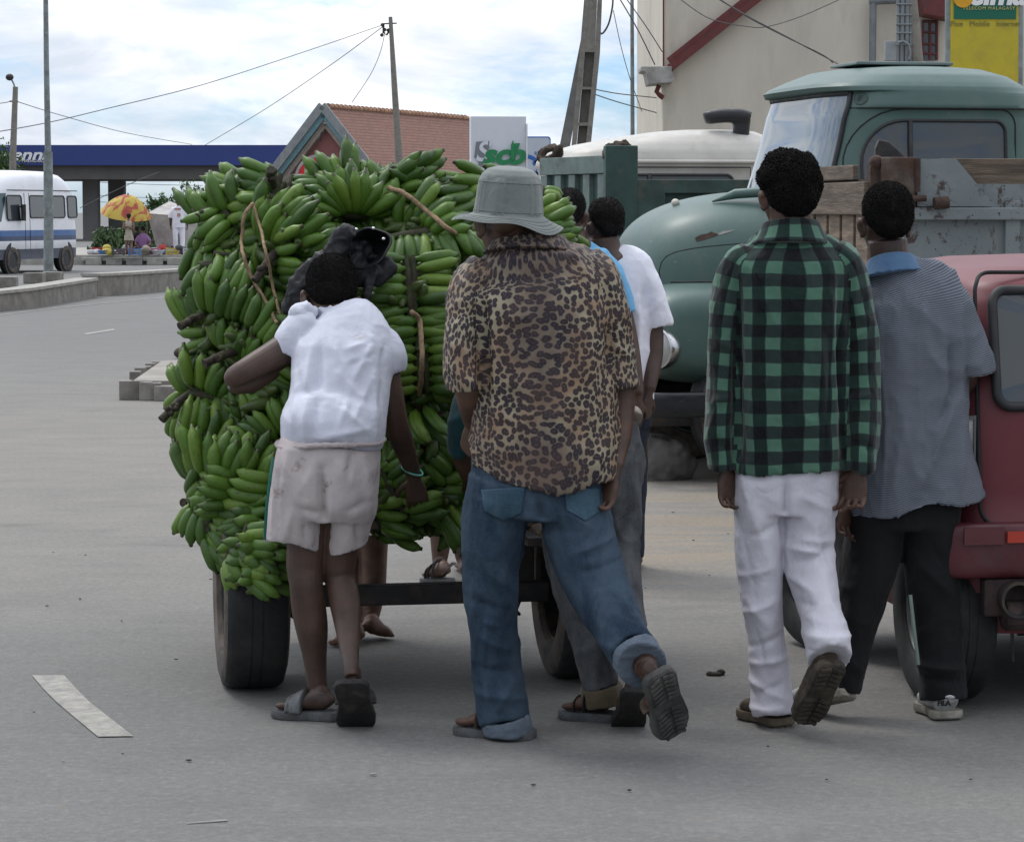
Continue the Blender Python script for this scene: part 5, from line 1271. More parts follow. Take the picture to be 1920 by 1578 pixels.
# ============================================================ the two pulling at the front of the cart
def bent(e, Yf, legs, feet, hipx, sandals, skin, shirtm, shortm, vox=.008, hx=0, ht=1.0):
    s = Soup(); hs = Soup(); S_ = S(Yf)
    z = lambda h: 394.6+(1.6-h)*S_   # approx pixel row for height h
    hx0 = hipx
    head(s, hs, P(hx0+hx*1.5, z(1.34*ht), Yf+.42), .22, pitch=18)
    L_(s, [(hx0+hx*1.4, z(1.28*ht), Yf+.40, .115*S_), (hx0+hx, z(1.2*ht), Yf+.34, .13*S_)])
    s.tube([(hx0+hx, z(1.22*ht), Yf+.34, .2*S_, .14), (hx0+hx*.8, z(1.12*ht), Yf+.26, .28*S_, .17), (hx0, z(.85*ht), Yf+.05, .24*S_, .17), (hx0, z(.72*ht), Yf, .26*S_, .18)], 20, 4)
    for sg in (-1, 1):
        L_(s, [(hx0+hx+sg*.15*S_, z(1.18*ht), Yf+.32, .09*S_), (hx0+hx+sg*.22*S_, z(.98*ht), Yf+.25, .075*S_), (hx0+hx+sg*.2*S_, z(.82*ht), Yf+.42, .055*S_)])
        hand(s, P(hx0+hx+sg*.2*S_, z(.81*ht), Yf+.44), (-sg*.1,1,-.1), (0,.1,-1), side=sg, curl=.9)
    for lg in legs: L_(s, lg, n=18)
    for (h_, t_, up, ank) in feet: foot(s, h_, t_, up, .95, ankle=ank)
    s.skin('body', skin, e, vox*.8, 3); hs.skin('hair', HAIR, e, .008, 2)
    s = Soup(); s.tube([(hx0+hx*1.1, z(1.24*ht), Yf+.36, .16*S_, .12), (hx0+hx, z(1.18*ht), Yf+.32, .36*S_, .19), (hx0, z(.95*ht), Yf+.12, .34*S_, .23), (hx0, z(.76*ht), Yf, .34*S_, .23)], 28, 4)
    for sg in (-1, 1): s.tube([(hx0+hx+sg*.12*S_, z(1.18*ht), Yf+.32, .13*S_, .14), (hx0+hx+sg*.21*S_, z(1.02*ht), Yf+.27, .13*S_, .13)], 20, 3, cup1=.03)
    s.skin('shirt', shirtm, e, vox, 3, disp=folds(.008, (12,10,8), 5))
    s = Soup(); s.tube([(hx0, z(.80*ht), Yf+.02, .31*S_, .22), (hx0, z(.68*ht), Yf, .33*S_, .23)], 24, 3)
    for lg in legs:
        a = lg[0]; s.tube([(a[0], z(.72*ht), Yf, .17*S_, .2), (a[0], z(.56*ht), Yf, .17*S_, .2)], 20, 3, cup1=.04)
    s.skin('shorts', shortm, e, vox, 3, disp=folds(.008, (12,10,8), 6))
Y8 = 9.95
e = person(G(690, 1205), 'barefoot puller between the cart shafts, only bare legs showing under the bananas', None)
ta, tb = G(726,1186,.01)+Vector((0,.12,.0)), G(618,1204,.006)+Vector((0,0,0))
bent(e, Y8, [[(700,1000,Y8,58),(701,1060,Y8,50),(700,1100,Y8,48),(697,1140,Y8,38),(693,1165,Y8,30)], [(655,1000,Y8+.05,58),(660,1060,Y8+.05,50),(668,1110,Y8+.03,46),(672,1160,Y8,34),(672,1180,Y8-.02,29)]],
     [(G(686,1203,.008)+Vector((0,.02,.03)), G(728,1196,.0), (0,-.1,1), P(693,1160,Y8)), (G(678,1206,.006), G(616,1208,.004), (0,0,1), P(672,1178,Y8-.02))], 680, 0, SKIN3, TEAL, DARK_JEANS, hx=20, ht=.93)
Y9 = 11.55
e = person(G(820, 1088), 'puller at the front of the cart, only a foot in a strapped sandal showing', None)
hh_, tt_ = G(838,1084,.025), G(800,1084,.025)+Vector((0,.06,0))
bent(e, Y9, [[(826,930,Y9,56),(826,980,Y9,46),(826,1020,Y9,38),(824,1058,Y9,27)], [(862,930,Y9,56),(866,980,Y9,46),(868,1030,Y9+.1,36),(868,1052,Y9+.12,26)]],
     [(hh_, tt_, (0,0,1), P(824,1056,Y9)), (G(872,1078,.01), G(868,1066,.01)+Vector((0,.08,0)), (0,0,1), P(868,1050,Y9+.12))], 846, 1, SKIN2, WHITE_TEE, DARK_JEANS, hx=10, ht=.93)
sd = sole('sandal', hh_+Vector((.01,0,-.002)), tt_-Vector((.01,0,.002)), (0,0,1), .10, .026, SANDAL, e)
f_, u_, a_ = frame(tt_-hh_, (0,0,1))
for q in (.42,.66,.8): strap('sandal_strap', arch(hh_.lerp(tt_, q), a_, u_, .045, .075-.09*(q-.42)), .009, SOLE_DARK, sd, ref=tuple(f_))
strap('sandal_strap', [hh_+Vector((-.02,-.03,.02)), hh_+Vector((.02,-.03,.06)), hh_+Vector((.03,.0,.065)), hh_+Vector((.02,.04,.06)), hh_+Vector((-.02,.04,.02))], .008, SOLE_DARK, sd)
# ------------------------------------------------------------ vehicles
GREEN = M_('old_green_paint', (.075,.145,.125), .36, .12, 1.5, col2=(.062,.122,.105), patch=(.11,.16,.145), psc=2.2, pos=(.55,.8), coat=.25)
def green_truck_paint():
    m, nt, b = nmat('green_lorry_paint'); t = NT(nt); v = t.coord(); 
    c = t.ramp(t.noise(v, 2.5, 5, .6), [(.3, (.05,.102,.088)), (.7, (.07,.128,.112))])
    sc = t.noise(t.coord(scale=(1,1,2.5)), 9, 6, .7, .5); c = t.mix(t.ramp(sc, [(.66, 0), (.70, .7)]), c, (.17,.21,.19))
    d = t.noise(v, 5, 6, .7); c = t.mix(t.ramp(d, [(.5, 0), (.8, .35)]), c, (.15,.14,.12))
    t.l(c, b.inputs['Base Color']); b.inputs['Roughness'].default_value = .5
    b.inputs['Coat Weight'].default_value = .12; b.inputs['Coat Roughness'].default_value = .25
    t.l(t.bump(t.noise(v, 3, 3), .12, .02), b.inputs['Normal']); return m
GT = green_truck_paint()
SEAM = M_('dark_seam', (.015,.018,.017), .8)
SEALR = M_('rubber_seal', (.02,.021,.022), .6)
WINDOW = glass('window_glass', (.045,.055,.06), .08)
WINDOWB = glass('windscreen_glass', (.12,.16,.19), .02)
CHROME = M_('chrome', (.6,.6,.6), .2, .1, 10, metal=1)
RUST = M_('rust', (.07,.045,.032), .9, .4, 20, patch=(.05,.025,.018), psc=14, bump=.5)
TYRE_DK = RUBBER
a_t = radians(12); tD = Vector((cos(a_t), sin(a_t), 0)); tW = Vector((-sin(a_t), cos(a_t), 0))
T0 = P(1252, 905, 15.5); T0.z = 0
def tk(x, w, z): return T0+tD*x+tW*w+Vector((0,0,z))
tr = empty('green_lorry', tk(1.2, .9, 0), 'old green bonneted lorry cab with rounded roof, parked facing left behind the plaid shirt', 'lorry')
def se(th, a, b, pw):
    c, s_ = cos(th), sin(th); e = 2/pw
    return (abs(c)**e*(1 if c > 0 else -1)*a, abs(s_)**e*(1 if s_ > 0 else -1)*b)
# bonnet + lower body: sections along length
def bonnet(u, v):
    th = 2*pi*u; x = -.13+1.53*v
    k = min(1, (v*1.6+.0)) ; g = sqrt(max(0, 1-(1-k)**2.4))
    hw = .30+.42*g; top = 1.27+.42*g**.85+.055*v; bot = .75
    a, b = se(th, hw, (top-bot)/2, 2.7)
    return tk(x-.10*g+.12, .93+a, (top+bot)/2+b)
m = MB(); m.grid(bonnet, 64, 40, closed=True)
m.add([bonnet(i/64, 0) for i in range(64)], [tuple(range(64))]); bo = m.build('bonnet', GT, tr, smooth=40)
def fender(u, v):
    th = 2*pi*u; x = -.07+1.59*v
    g = min(1, v*3.2); g = sqrt(max(0, 1-(1-g)**2.2)); a, b = se(th, .90+.055*g, .22+.10*g, 4.5)
    return tk(x+.02, .93+a, .88+b)
m = MB(); m.grid(fender, 72, 36, closed=True); m.add([fender(i/72, 0) for i in range(72)], [tuple(range(72))]); m.add([fender(i/72, 1) for i in range(72)], [tuple(range(72))])
m.build('wing', GT, tr, smooth=40)
# seams: bonnet side opening, wing joint
# scrape on the bonnet
m = MB()
bvh = BVHTree.FromPolygons([v.co.copy() for v in bo.data.vertices], [tuple(p.vertices) for p in bo.data.polygons])
def onto(bv, x, y, off, y0=10.):
    p = P(x, y, y0); d_ = (p-Vector((0,0,HC))).normalized(); r = bv.ray_cast(p, d_)
    return r[0]-d_*off if r[0] else None
def patch(px, bv, off, mat, name, par, y0=10.):
    pts = [onto(bv, x, y, off, y0) for x, y in px]
    if any(p is None for p in pts): return
    c = sum(pts, Vector())/len(pts); m = MB(); n = len(pts); m.add(pts+[c], [(i, (i+1) % n, n) for i in range(n)]); return m.build(name, mat, par, fixn=False)
seam = [onto(bvh, x, y, .0) for x, y in ((1238,524),(1236,508),(1240,492),(1250,480),(1268,472),(1292,467),(1320,463),(1350,460),(1385,457),(1420,455))]
m = MB(); m.pipe([q for q in seam if q], .0035, 5); m.pipe([tk(x, .03, 1.185) for x in (.02,.3,.8,1.2)], .006, 5); m.build('panel_gap', SEAM, tr, smooth=180)
patch([(1303,446),(1314,440),(1326,438),(1334,434),(1342,438),(1352,437),(1341,443),(1330,446),(1318,450),(1306,453)], bvh, .004, RUST, 'paint_scrape', tr)
patch([(1345,438),(1356,433),(1368,432),(1378,430),(1371,434),(1358,438),(1349,441)], bvh, .004, M_('bare_primer', (.30,.30,.28), .8), 'paint_scrape', tr)
# bright trim strips on the nose, round knob, headlight, bumper
m = MB()
for zz_ in (1.375, 1.325, 1.28):
    pts = []
    for k in range(16):
        th = pi*(1.02+.34*k/15); v_ = .03+.17*(k/15)
        p = bonnet(th/2/pi, v_); pts.append(p)
    pts = [onto(bvh, 1159+2*i*3.1, 462+i*1.6+(1.375-zz_)*300, .006) for i in range(8)]
    pts = [p for p in pts if p]
    if len(pts) > 2: m.pipe(pts, .009, 6)
m.build('bright_trim', CHROME, tr, smooth=180)
kq = tk(.26,.80,2); kr = bvh.ray_cast(kq, Vector((0,0,-1)))[0]; m = MB(); m.ell(kr+Vector((0,0,.015)), (.026,.026,.024), None, 14, 8); m.build('bonnet_knob', M_('ivory_knob', (.6,.58,.5), .5), tr, smooth=180)
def lamp(c, ax, r, par, name='headlight'):
    M = Matrix.Translation(c) @ Vector(ax).normalized().to_track_quat('Z', 'Y').to_matrix().to_4x4()
    m = MB(); m.lathe([(r*.9,-.08),(r*1.08,-.02),(r*1.14,.02),(r*1.1,.045),(r*1.0,.05),(r*.96,.035)], M, 32); o = m.build(name, CHROME, par, smooth=50)
    m = MB(); m.lathe([(r*.98,.03),(r*.8,.05),(r*.5,.066),(.001,.075)], M, 32); m.build('lens', glass('lamp_glass', (.35,.36,.34), .1), o, smooth=60)
lamp(tk(-.01, .075, .80), (-tD-tW*.55), .108, tr); lamp(tk(-.03, 1.69, .80), (-tD+tW*.2), .115, tr)
BUMP = M_('black_bumper', (.012,.014,.018), .35, .3, 8, patch=(.22,.20,.17), psc=9, pos=(.62,.70), stretch=(1,1,3))
m = MB()
def bump_(u, v):
    th = 2*pi*u; a, b = se(th, .03, .075, 3.5)
    # path wraps round the near front corner
    s_ = v*3.1
    if s_ < .9: p = tk(.86-s_, -.07, 0); nrm = -tW
    elif s_ < 1.15: q = (s_-.9)/.25*pi/2; p = tk(-.04-.14*sin(q), -.07+.14*(1-cos(q)), 0); nrm = -tW*cos(q)-tD*sin(q)
    else: p = tk(-.18, .07+(s_-1.15), 0); nrm = -tD
    return p+nrm*a+Vector((0,0,.475+b))
m.grid(bump_, 20, 60, closed=True); m.build('bumper', BUMP, tr, smooth=50)
m = MB(); m.box(tk(.45, .93, .36), (1.1, 1.5, .06), rz=a_t); m.box(tk(1.5, .4, .42), (2.6, .09, .16), rz=a_t); m.box(tk(1.5, 1.45, .42), (2.6, .09, .16), rz=a_t)
m.box(tk(1.5,.93,.56), (1.9,1.5,.06), rz=a_t)
m.build('chassis', DARK_METAL, tr, bevel=.01)
for x_, w_ in ((.62, .16), (.62, 1.70), (3.3, .16), (3.3, 1.7)):
    we = empty('wheel', tk(x_, w_, .43)); we.parent = tr; we.matrix_parent_inverse = chain(tr).inverted()
    wheel('wheel', tk(x_, w_, .43), -tW if w_ < .9 else tW, .43, .24, we, GT, rim=.6)
# cab: plan sections stacked in height
CZ = [(.60,1.02,2.41,.93,7),(1.16,1.02,2.41,.93,7),(1.40,.98,2.41,.93,6),(1.60,.90,2.41,.915,6),(1.80,.955,2.405,.90,5.6),(2.00,1.01,2.39,.88,5.3),(2.19,1.05,2.385,.875,5),(2.21,1.06,2.40,.888,4.9),(2.30,1.08,2.385,.865,4.5),(2.31,1.02,2.38,.862,4.4),(2.335,1.0,2.37,.85,4.2),(2.36,1.02,2.35,.825,4),(2.41,1.12,2.29,.76,3.5),(2.455,1.22,2.18,.62,3),(2.482,1.45,2.0,.38,2.6),(2.49,1.65,1.8,.06,2)]
def cabp(th, z, off=0):
    zs = [c[0] for c in CZ]; f0, f1, hw, pw = [float(np.interp(z, zs, [c[i] for c in CZ])) for i in (1,2,3,4)]
    a, b = se(th, (f1-f0)/2+off, hw+off, pw); return tk((f0+f1)/2+a, .93+b, z)
m = MB(); zz_ = []
for i in range(len(CZ)-1):
    for k in range(4): zz_.append(CZ[i][0]+(CZ[i+1][0]-CZ[i][0])*k/4)
zz_.append(CZ[-1][0])
def thp(u): return 2*pi*u
m.add([cabp(thp(i/120), z) for z in zz_ for i in range(120)], [(j*120+i, j*120+(i+1)%120, (j+1)*120+(i+1)%120, (j+1)*120+i) for j in range(len(zz_)-1) for i in range(120)])
cab_ = m.build('cab', GT, tr, smooth=55); cbv = BVHTree.FromPolygons([v.co.copy() for v in cab_.data.vertices], [tuple(p.vertices) for p in cab_.data.polygons])
def cab_x(x, z, side=-1, off=.004):
    """point on the near side wall at length x"""
    zs = [c[0] for c in CZ]; f0, f1, hw, pw = [float(np.interp(z, zs, [c[i] for c in CZ])) for i in (1,2,3,4)]
    ctr = (f0+f1)/2; a = (f1-f0)/2; q = min(.9999, abs((x-ctr)/a)); b = hw*(1-q**pw)**(1/pw); return tk(x, .93+side*(b+off), z)
def roundrect(x0, z0, x1, z1, r, n=8, r2=None):
    pts = []
    rs = (r, r, r2 or r, r)
    for k, (cx_2, cz_2, a0) in enumerate(((x1-r, z1-r, 0), (x0+(r2 or r), z1-(r2 or r), 90), (x0+r, z0+r, 180), (x1-r, z0+r, 270))):
        rr_ = (r2 or r) if k == 1 else r
        for i in range(n+1):
            a = radians(a0+90*i/n); pts.append((cx_2+rr_*cos(a), cz_2+rr_*sin(a)))
    return pts
def sidepanel(outline, off, name, mat, par, side=-1, n_in=1):
    cxm = sum(p[0] for p in outline)/len(outline); czm = sum(p[1] for p in outline)/len(outline); n = len(outline)
    vs = []; fs = []
    for k in (1, .75, .5, .25): vs += [cab_x(cxm+(x-cxm)*k, czm+(z-czm)*k, side, off) for x, z in outline]
    vs.append(cab_x(cxm, czm, side, off))
    for r_ in range(3):
        for i in range(n): fs.append((r_*n+i, r_*n+(i+1)%n, (r_+1)*n+(i+1)%n, (r_+1)*n+i))
    for i in range(n): fs.append((3*n+i, 3*n+(i+1)%n, 4*n))
    m = MB(); m.add(vs, fs); return m.build(name, mat, par, smooth=60)
for sd_ in (-1, 1):
    win = roundrect(1.19, 1.66, 2.09, 2.13, .07, r2=.26)
    wo = sidepanel(win, .004, 'side_window', WINDOW, tr, sd_)
    m = MB(); m.pipe([cab_x(x, z, sd_, .006) for x, z in win+win[:1]], .011, 6, caps=False); m.pipe([cab_x(1.485, z, sd_, .012) for z in (1.66,1.9,2.128)], .014, 6); m.build('window_seal', SEALR, wo, smooth=180)
    door = roundrect(1.09, .72, 2.16, 2.2, .10, r2=.36)
    m = MB(); m.pipe([cab_x(x, z, sd_, .0) for x, z in door+door[:1]], .0055, 5, caps=False); m.build('door_gap', SEAM, tr, smooth=180)
m = MB(); m.pipe([cab_x(x, 2.205+.0*x, -1, .0) for x in np.linspace(1.14, 2.30, 20)], .006, 5); m.build('roof_gutter', SEAM, tr, smooth=180)
# pale cab behind seen through the glass is a reflection; interior not modelled behind opaque glass
def wsp(u, v, off=.004):
    # windscreen wraps the front: angle measured from the front (th = pi)
    z = 1.64+v*.655; A = .30*pi if u < .5 else .245*pi
    uu = (u-.5)*2; th = pi+uu*A*1.0
    th = pi+np.sign(uu)*abs(uu)**1.0*A
    return cabp(th, z, off)
m = MB(); m.grid(lambda u, v: wsp(u, .02+.96*v), 50, 14); ws = m.build('windscreen', WINDOWB, tr, smooth=180)
m = MB(); ed = [wsp(u, 0, .006) for u in np.linspace(0, 1, 40)]+[wsp(1, v, .006) for v in np.linspace(0, 1, 10)]+[wsp(u, 1, .006) for u in np.linspace(1, 0, 40)]+[wsp(0, v, .006) for v in np.linspace(1, 0, 10)]
m.pipe(ed, .016, 7, caps=False); m.build('windscreen_seal', SEALR, ws, smooth=180)
# roof hatch, badge, mirror, wiper
m = MB(); m.box(tk(1.62, .75, 2.492), (.62, .5, .02), rz=a_t); m.build('roof_hatch', M_('pale_roof_hatch', (.18,.23,.22), .5), tr, bevel=.006)
m = MB(); bdir = (P(1614,184,10)-Vector((0,0,HC))).normalized(); hb_ = cbv.ray_cast(P(1614,184,10), bdir); bn = hb_[1] if hb_[1].dot(bdir) < 0 else -hb_[1]; bc = hb_[0]; Mb = Matrix.Translation(bc) @ bn.to_track_quat('Z', 'Y').to_matrix().to_4x4()
m.lathe([(.044,-.006),(.044,.006),(.038,.006),(.038,.003),(.0,.003)], Mb, 28)

for q_ in (-.014, 0, .014): m.box(bc+bn*.005+tD*q_, (.006,.006,.03), rz=a_t)
m.build('badge', M_('dark_green_badge', (.03,.06,.052), .5), tr, smooth=50)
m = MB(); q0 = P(1672, 292, 15.2); m.prism([q0+tD*x+Vector((0,0,z)) for x, z in ((-.10,-.09),(.10,-.09),(.11,-.03),(-.02,.08),(-.08,.09),(-.10,.04))], (0,-.02,0), (0,.05,0)); m.build('mirror', DARK_METAL, tr, bevel=.008)
m = MB(); m.pipe([tk(.72,.40,1.68), tk(.70,.36,1.78), tk(.78,.34,1.98)], .008, 6); m.pipe([tk(.70,.40,1.66), tk(.72,.42,1.70)], .03, 8); m.build('wiper', DARK_METAL, tr, smooth=60)
m = MB(); m.pipe([tk(.42,.55,1.655), tk(.55,.5,1.70), tk(.75,.42,1.715)], [.006,.03,.03], 8); m.build('air_vent', GT, tr, smooth=60)
# ------------------------------------------------------------ grey-blue tipper body with wooden boards, nearer
def rustpaint():
    m, nt, b = nmat('rusty_grey_blue_steel'); t = NT(nt); v = t.coord()
    c = t.ramp(t.noise(v, 3, 4), [(.3, (.15,.18,.185)), (.7, (.21,.24,.24))])
    n = t.noise(v, 9, 7, .72, .2); c = t.mix(t.ramp(n, [(.56, 0), (.62, 1)]), c, (.055,.035,.028))
    n = t.noise(t.coord(scale=(1,1,.35)), 14, 5, .7, .2); c = t.mix(t.ramp(n, [(.60, 0), (.66, .8)]), c, (.09,.05,.032))
    n = t.noise(v, 45, 3, .6); c = t.mix(t.ramp(n, [(.68, 0), (.71, 1)]), c, (.04,.025,.02))
    t.l(c, b.inputs['Base Color']); b.inputs['Roughness'].default_value = .7; t.l(t.bump(t.noise(v, 30, 5), .4, .006), b.inputs['Normal']); return m
RB = rustpaint()
Yt = 13.0; bC = P(1650, 400, Yt); bC.z = 0
u1 = Vector((cos(radians(6)), sin(radians(6)), 0)); u2 = Vector((-sin(radians(9)), cos(radians(9)), 0))
def bd(a, b, z): return bC+u1*a+u2*b+Vector((0,0,z))
tp = empty('tipper_body', bd(1.5, .8, 0), 'rusty grey-blue tipper body with weathered wooden boards behind the striped polo', 'truck body')
m = MB(); rz1 = radians(6)
m.box(bd(2.0, 0, 1.38), (4.0, .03, .70), rz=rz1)
m.build('side_panel', RB, tp)
m = MB()
for x_ in (.02, .62, 1.22, 1.82, 2.42, 3.0): m.box(bd(x_+.03, -.028, 1.34), (.075, .035, .62), rz=rz1)
m.box(bd(2.0, -.035, 1.585), (4.0, .06, .06), rz=rz1); m.box(bd(2.0, -.03, 1.02), (4.0, .07, .08), rz=rz1)
m.build('steel_frame', RB, tp, bevel=.006)
m = MB(); m.box(bd(.07, -.05, 1.735), (.17, .05, .245), rz=rz1); m.build('corner_post', M_('rusty_corner', (.12,.095,.075), .85, .4, 12, patch=(.07,.035,.022), psc=10, pos=(.4,.6), bump=.5), tp, bevel=.008)
m = MB(); m.prism([bd(.17, -.04, 1.62), bd(.56, -.04, 1.62), bd(.36, -.04, 1.85), bd(.17, -.04, 1.85)], u2*-.008, u2*.008); m.build('gusset', RB, tp)
m = MB(); m.box(bd(2.3, .01, 1.735), (4.0, .045, .235), rz=rz1); m.build('top_board', WOOD_H, tp, bevel=.006)
m = MB(); m.pipe([bd(.02,-.08,1.65), bd(.2,-.09,1.66)], .016, 8); m.pipe([bd(.24,-.09,1.635), bd(.31,-.09,1.64)], .030, 12); m.pipe([bd(.16,-.08,1.69), bd(.16,-.08,1.85)], .014, 8); m.build('latch', RUST, tp, smooth=40)
rz2 = radians(9)
hb = MB()
for i in range(6): hb.box(bd(-.045, .10+i*.245, 1.30), (.035, .20, .62), rz=rz2)
hb.build('slats', WOOD, tp, bevel=.006)
m = MB()
m.box(bd(-.075, .72, 1.66), (.03, 1.5, .16), rz=rz2); m.box(bd(-.078, .72, 1.02), (.03, 1.5, .14), rz=rz2); m.build('rail_board', WOOD_H, tp, bevel=.006)
m = MB(); m.box(bd(.0, .74, 1.38), (.02, 1.52, .75), rz=rz2); m.build('headboard', M_('dark_board', (.07,.05,.035), .9, .3, 10, stretch=(1,1,6), bump=.4), tp)
m = MB(); m.box(bd(-.02, 1.0, 1.79), (.03, 1.3, .075), rz=rz2); m.build('upper_board', WOOD_H, tp, bevel=.006)
m = MB(); m.ell(bd(-.03, -.03, 1.83), (.038,.036,.038), None, 14, 10); m.box(bd(-.02,-.02,1.70), (.09,.06,.24), rz=rz2); m.build('hinge', RUST, tp, smooth=50)
m = MB(); m.box(bd(1.95, .8, .99), (3.9, 1.6, .08), rz=rz1); m.box(bd(1.95,.5,.8), (3.9,.1,.2), rz=rz1); m.box(bd(1.95,1.2,.8), (3.9,.1,.2), rz=rz1); m.build('chassis', DARK_METAL, tp)
for x_, w_ in ((2.6,.22),(2.6,1.4)):
    we = empty('wheel', bd(x_, w_, .42)); we.parent = tp; we.matrix_parent_inverse = chain(tp).inverted(); wheel('wheel', bd(x_, w_, .42), -u2, .42, .24, we)
# ------------------------------------------------------------ dark green tipper body further back, and the white cab beside it
DG = M_('dark_green_steel', (.028,.065,.055), .6, .25, 5, patch=(.06,.075,.065), psc=7, pos=(.55,.75), bump=.2)
DG2 = M_('faded_green_steel', (.13,.18,.165), .65, .2, 5, patch=(.08,.10,.09), psc=6, pos=(.5,.7), bump=.2)
Yg2 = 19.5; gC = P(1150, 400, Yg2); gC.z = 0
v1 = Vector((cos(radians(8)), sin(radians(8)), 0)); v2 = Vector((-sin(radians(22)), cos(radians(22)), 0))
def gd(a, b, z): return gC+v1*a+v2*b+Vector((0,0,z))
gb = empty('tipper_body', gd(1, .5, 0), 'dark green steel tipper body with pale vertical ribs, behind the two men in T-shirts', 'truck body')
zt = 1.6+ (395-337)/S(Yg2)
m = MB(); m.box(gd(2.1, 0, (zt+.9)/2), (4.2, .05, zt-.9), rz=radians(8)); m.build('side_panel', DG, gb)
m = MB(); m.box(gd(2.1, -.04, zt-.05), (4.2, .06, .10), rz=radians(8)); m.box(gd(.18, -.045, (zt+.9)/2-.05), (.36, .05, zt-.99), rz=radians(8)); m.build('side_frame', M_('worn_green_frame', (.035,.07,.06), .6, .3, 6, patch=(.10,.08,.06), psc=5, pos=(.5,.7)), gb, bevel=.006)
zt2 = zt+.17
m = MB(); m.box(gd(.0, .62, (zt2+.9)/2-.03), (.04, 1.2, zt2-.96), rz=radians(22)); m.build('tailgate', DG, gb)
m = MB()
for i in range(5): m.box(gd(-.03, .10+.27*i, (zt2+.9)/2-.08), (.05, .12, zt2-1.0), rz=radians(22))
m.box(gd(-.035, .62, zt2-.06), (.06, 1.24, .13), rz=radians(22)); m.build('ribs', DG2, gb, bevel=.005)
m = MB(); m.box(gd(.04, -.03, (zt2+.95)/2+.05), (.24, .10, zt2-.9), rz=radians(8)); m.build('corner_post', DG, gb, bevel=.01)
for b_ in (0, 1.24):
    s = Soup(); r_ = random.Random(int(b_*10)+3); c_ = gd(.02, b_, zt2+.06)
    for k in range(4):
        an = r_.uniform(0, 6); s.wtube([tuple(c_+Vector((.09*cos(an+q*1.6), .05*sin(q), .06*sin(an+q*1.9)-.02)))+(.02,.02) for q in range(5)], 8, 4)
    tag(s.skin('rope_knot', M_('old_brown_rope', (.07,.05,.035), .95, .4, 30, bump=.8), None, .012, 2, disp=folds(.01, (40,40,40), 3)), 'knotted brown rope on the %s corner post of the green tipper tailgate' % ('right' if b_ == 0 else 'left'), 'rope', 'rope knots on the green tailgate posts')
m = MB(); m.box(gd(2.1, .6, .85), (4.0, 1.3, .1), rz=radians(8)); m.build('chassis', DARK_METAL, gb)
for x_, w_ in ((1.2,.15),(1.2,1.1),(3.4,.15)):
    we = empty('wheel', gd(x_, w_, .45)); we.parent = gb; we.matrix_parent_inverse = chain(gb).inverted(); wheel('wheel', gd(x_, w_, .45), -v2, .45, .25, we)
# white cab
CREAM = M_('cream_cab_paint', (.50,.48,.43), .45, .10, 3, patch=(.38,.35,.30), psc=5, pos=(.55,.8))
Yc = 24.0; k_ = S(Yc); wC = P(1070, 400, Yc); wC.z = 0; wa = radians(10); w1 = Vector((cos(wa), sin(wa), 0)); w2 = Vector((-sin(wa), cos(wa), 0))
def wd_(a, b, z): return wC+w1*a+w2*b+Vector((0,0,z))
wc = empty('white_lorry', wd_(1, 1, 0), 'cream white lorry cab with rounded roof behind the green tipper body', 'lorry')
WZ = [(.7,-.02,2.1,1.0,7),(1.6,-.02,2.1,1.0,7),(1.95,.0,2.1,.98,6),(2.02,-.03,2.12,.99,6),(2.06,-.03,2.12,.99,5.5),(2.14,.02,2.1,.96,5),(2.22,.30,2.05,.90,4.2),(2.28,.62,2.0,.82,3.6),(2.33,.95,1.9,.65,3),(2.35,1.2,1.75,.3,2.4)]
def wcp(th, z, off=0):
    zs = [c[0] for c in WZ]; f0, f1, hw, pw = [float(np.interp(z, zs, [c[i] for c in WZ])) for i in (1,2,3,4)]
    a, b = se(th, (f1-f0)/2+off, hw+off, pw); return wd_((f0+f1)/2+a, 1.0+b, z)
zz_ = []
for i in range(len(WZ)-1):
    for k in range(3): zz_.append(WZ[i][0]+(WZ[i+1][0]-WZ[i][0])*k/3)
zz_.append(WZ[-1][0])
m = MB(); m.add([wcp(2*pi*i/90, z) for z in zz_ for i in range(90)], [(j*90+i, j*90+(i+1)%90, (j+1)*90+(i+1)%90, (j+1)*90+i) for j in range(len(zz_)-1) for i in range(90)])
m.add([wcp(2*pi*i/90, WZ[-1][0]) for i in range(90)], [tuple(range(90))]); m.build('cab', CREAM, wc, smooth=50)
m = MB(); rr_ = [wd_(x, -.006, z) for x, z in roundrect(.38, 1.45, 1.50, 1.92, .07)]; n = len(rr_); m.add(rr_, [tuple(range(n))]); wo = m.build('side_window', WINDOW, wc, fixn=False)
m = MB(); m.pipe(rr_+rr_[:1], .014, 6, caps=False); m.pipe([wd_(.72,-.01,1.45), wd_(.72,-.01,1.92)], .022, 6); m.build('window_seal', SEALR, wo, smooth=180)
m = MB(); m.pipe([wd_(.3,-.004,1.2), wd_(.3,-.004,1.99), wd_(1.66,-.004,1.99), wd_(1.66,-.004,1.2)], .007, 5); m.build('door_gap', SEAM, wc)
m = MB(); m.pipe([wcp(pi*1.5+.9*q, 2.04, .012) for q in np.linspace(-1, 1, 20)], .018, 6); m.build('roof_rail', CREAM, wc, smooth=180)
text('Fiara mpitatitra entana', .045, facing(wd_(1.12, -.004, 1.955), w1), SEAM, parent=wc) if False else None
m = MB(); m.box(wd_(1.0, 1.0, .6), (2.2, 1.8, .3), rz=wa); m.build('chassis', DARK_METAL, wc)
for x_, w_ in ((.5,.15),(.5,1.85)):
    we = empty('wheel', wd_(x_, w_, .45)); we.parent = wc; we.matrix_parent_inverse = chain(wc).inverted(); wheel('wheel', wd_(x_, w_, .45), -w2, .45, .25, we)
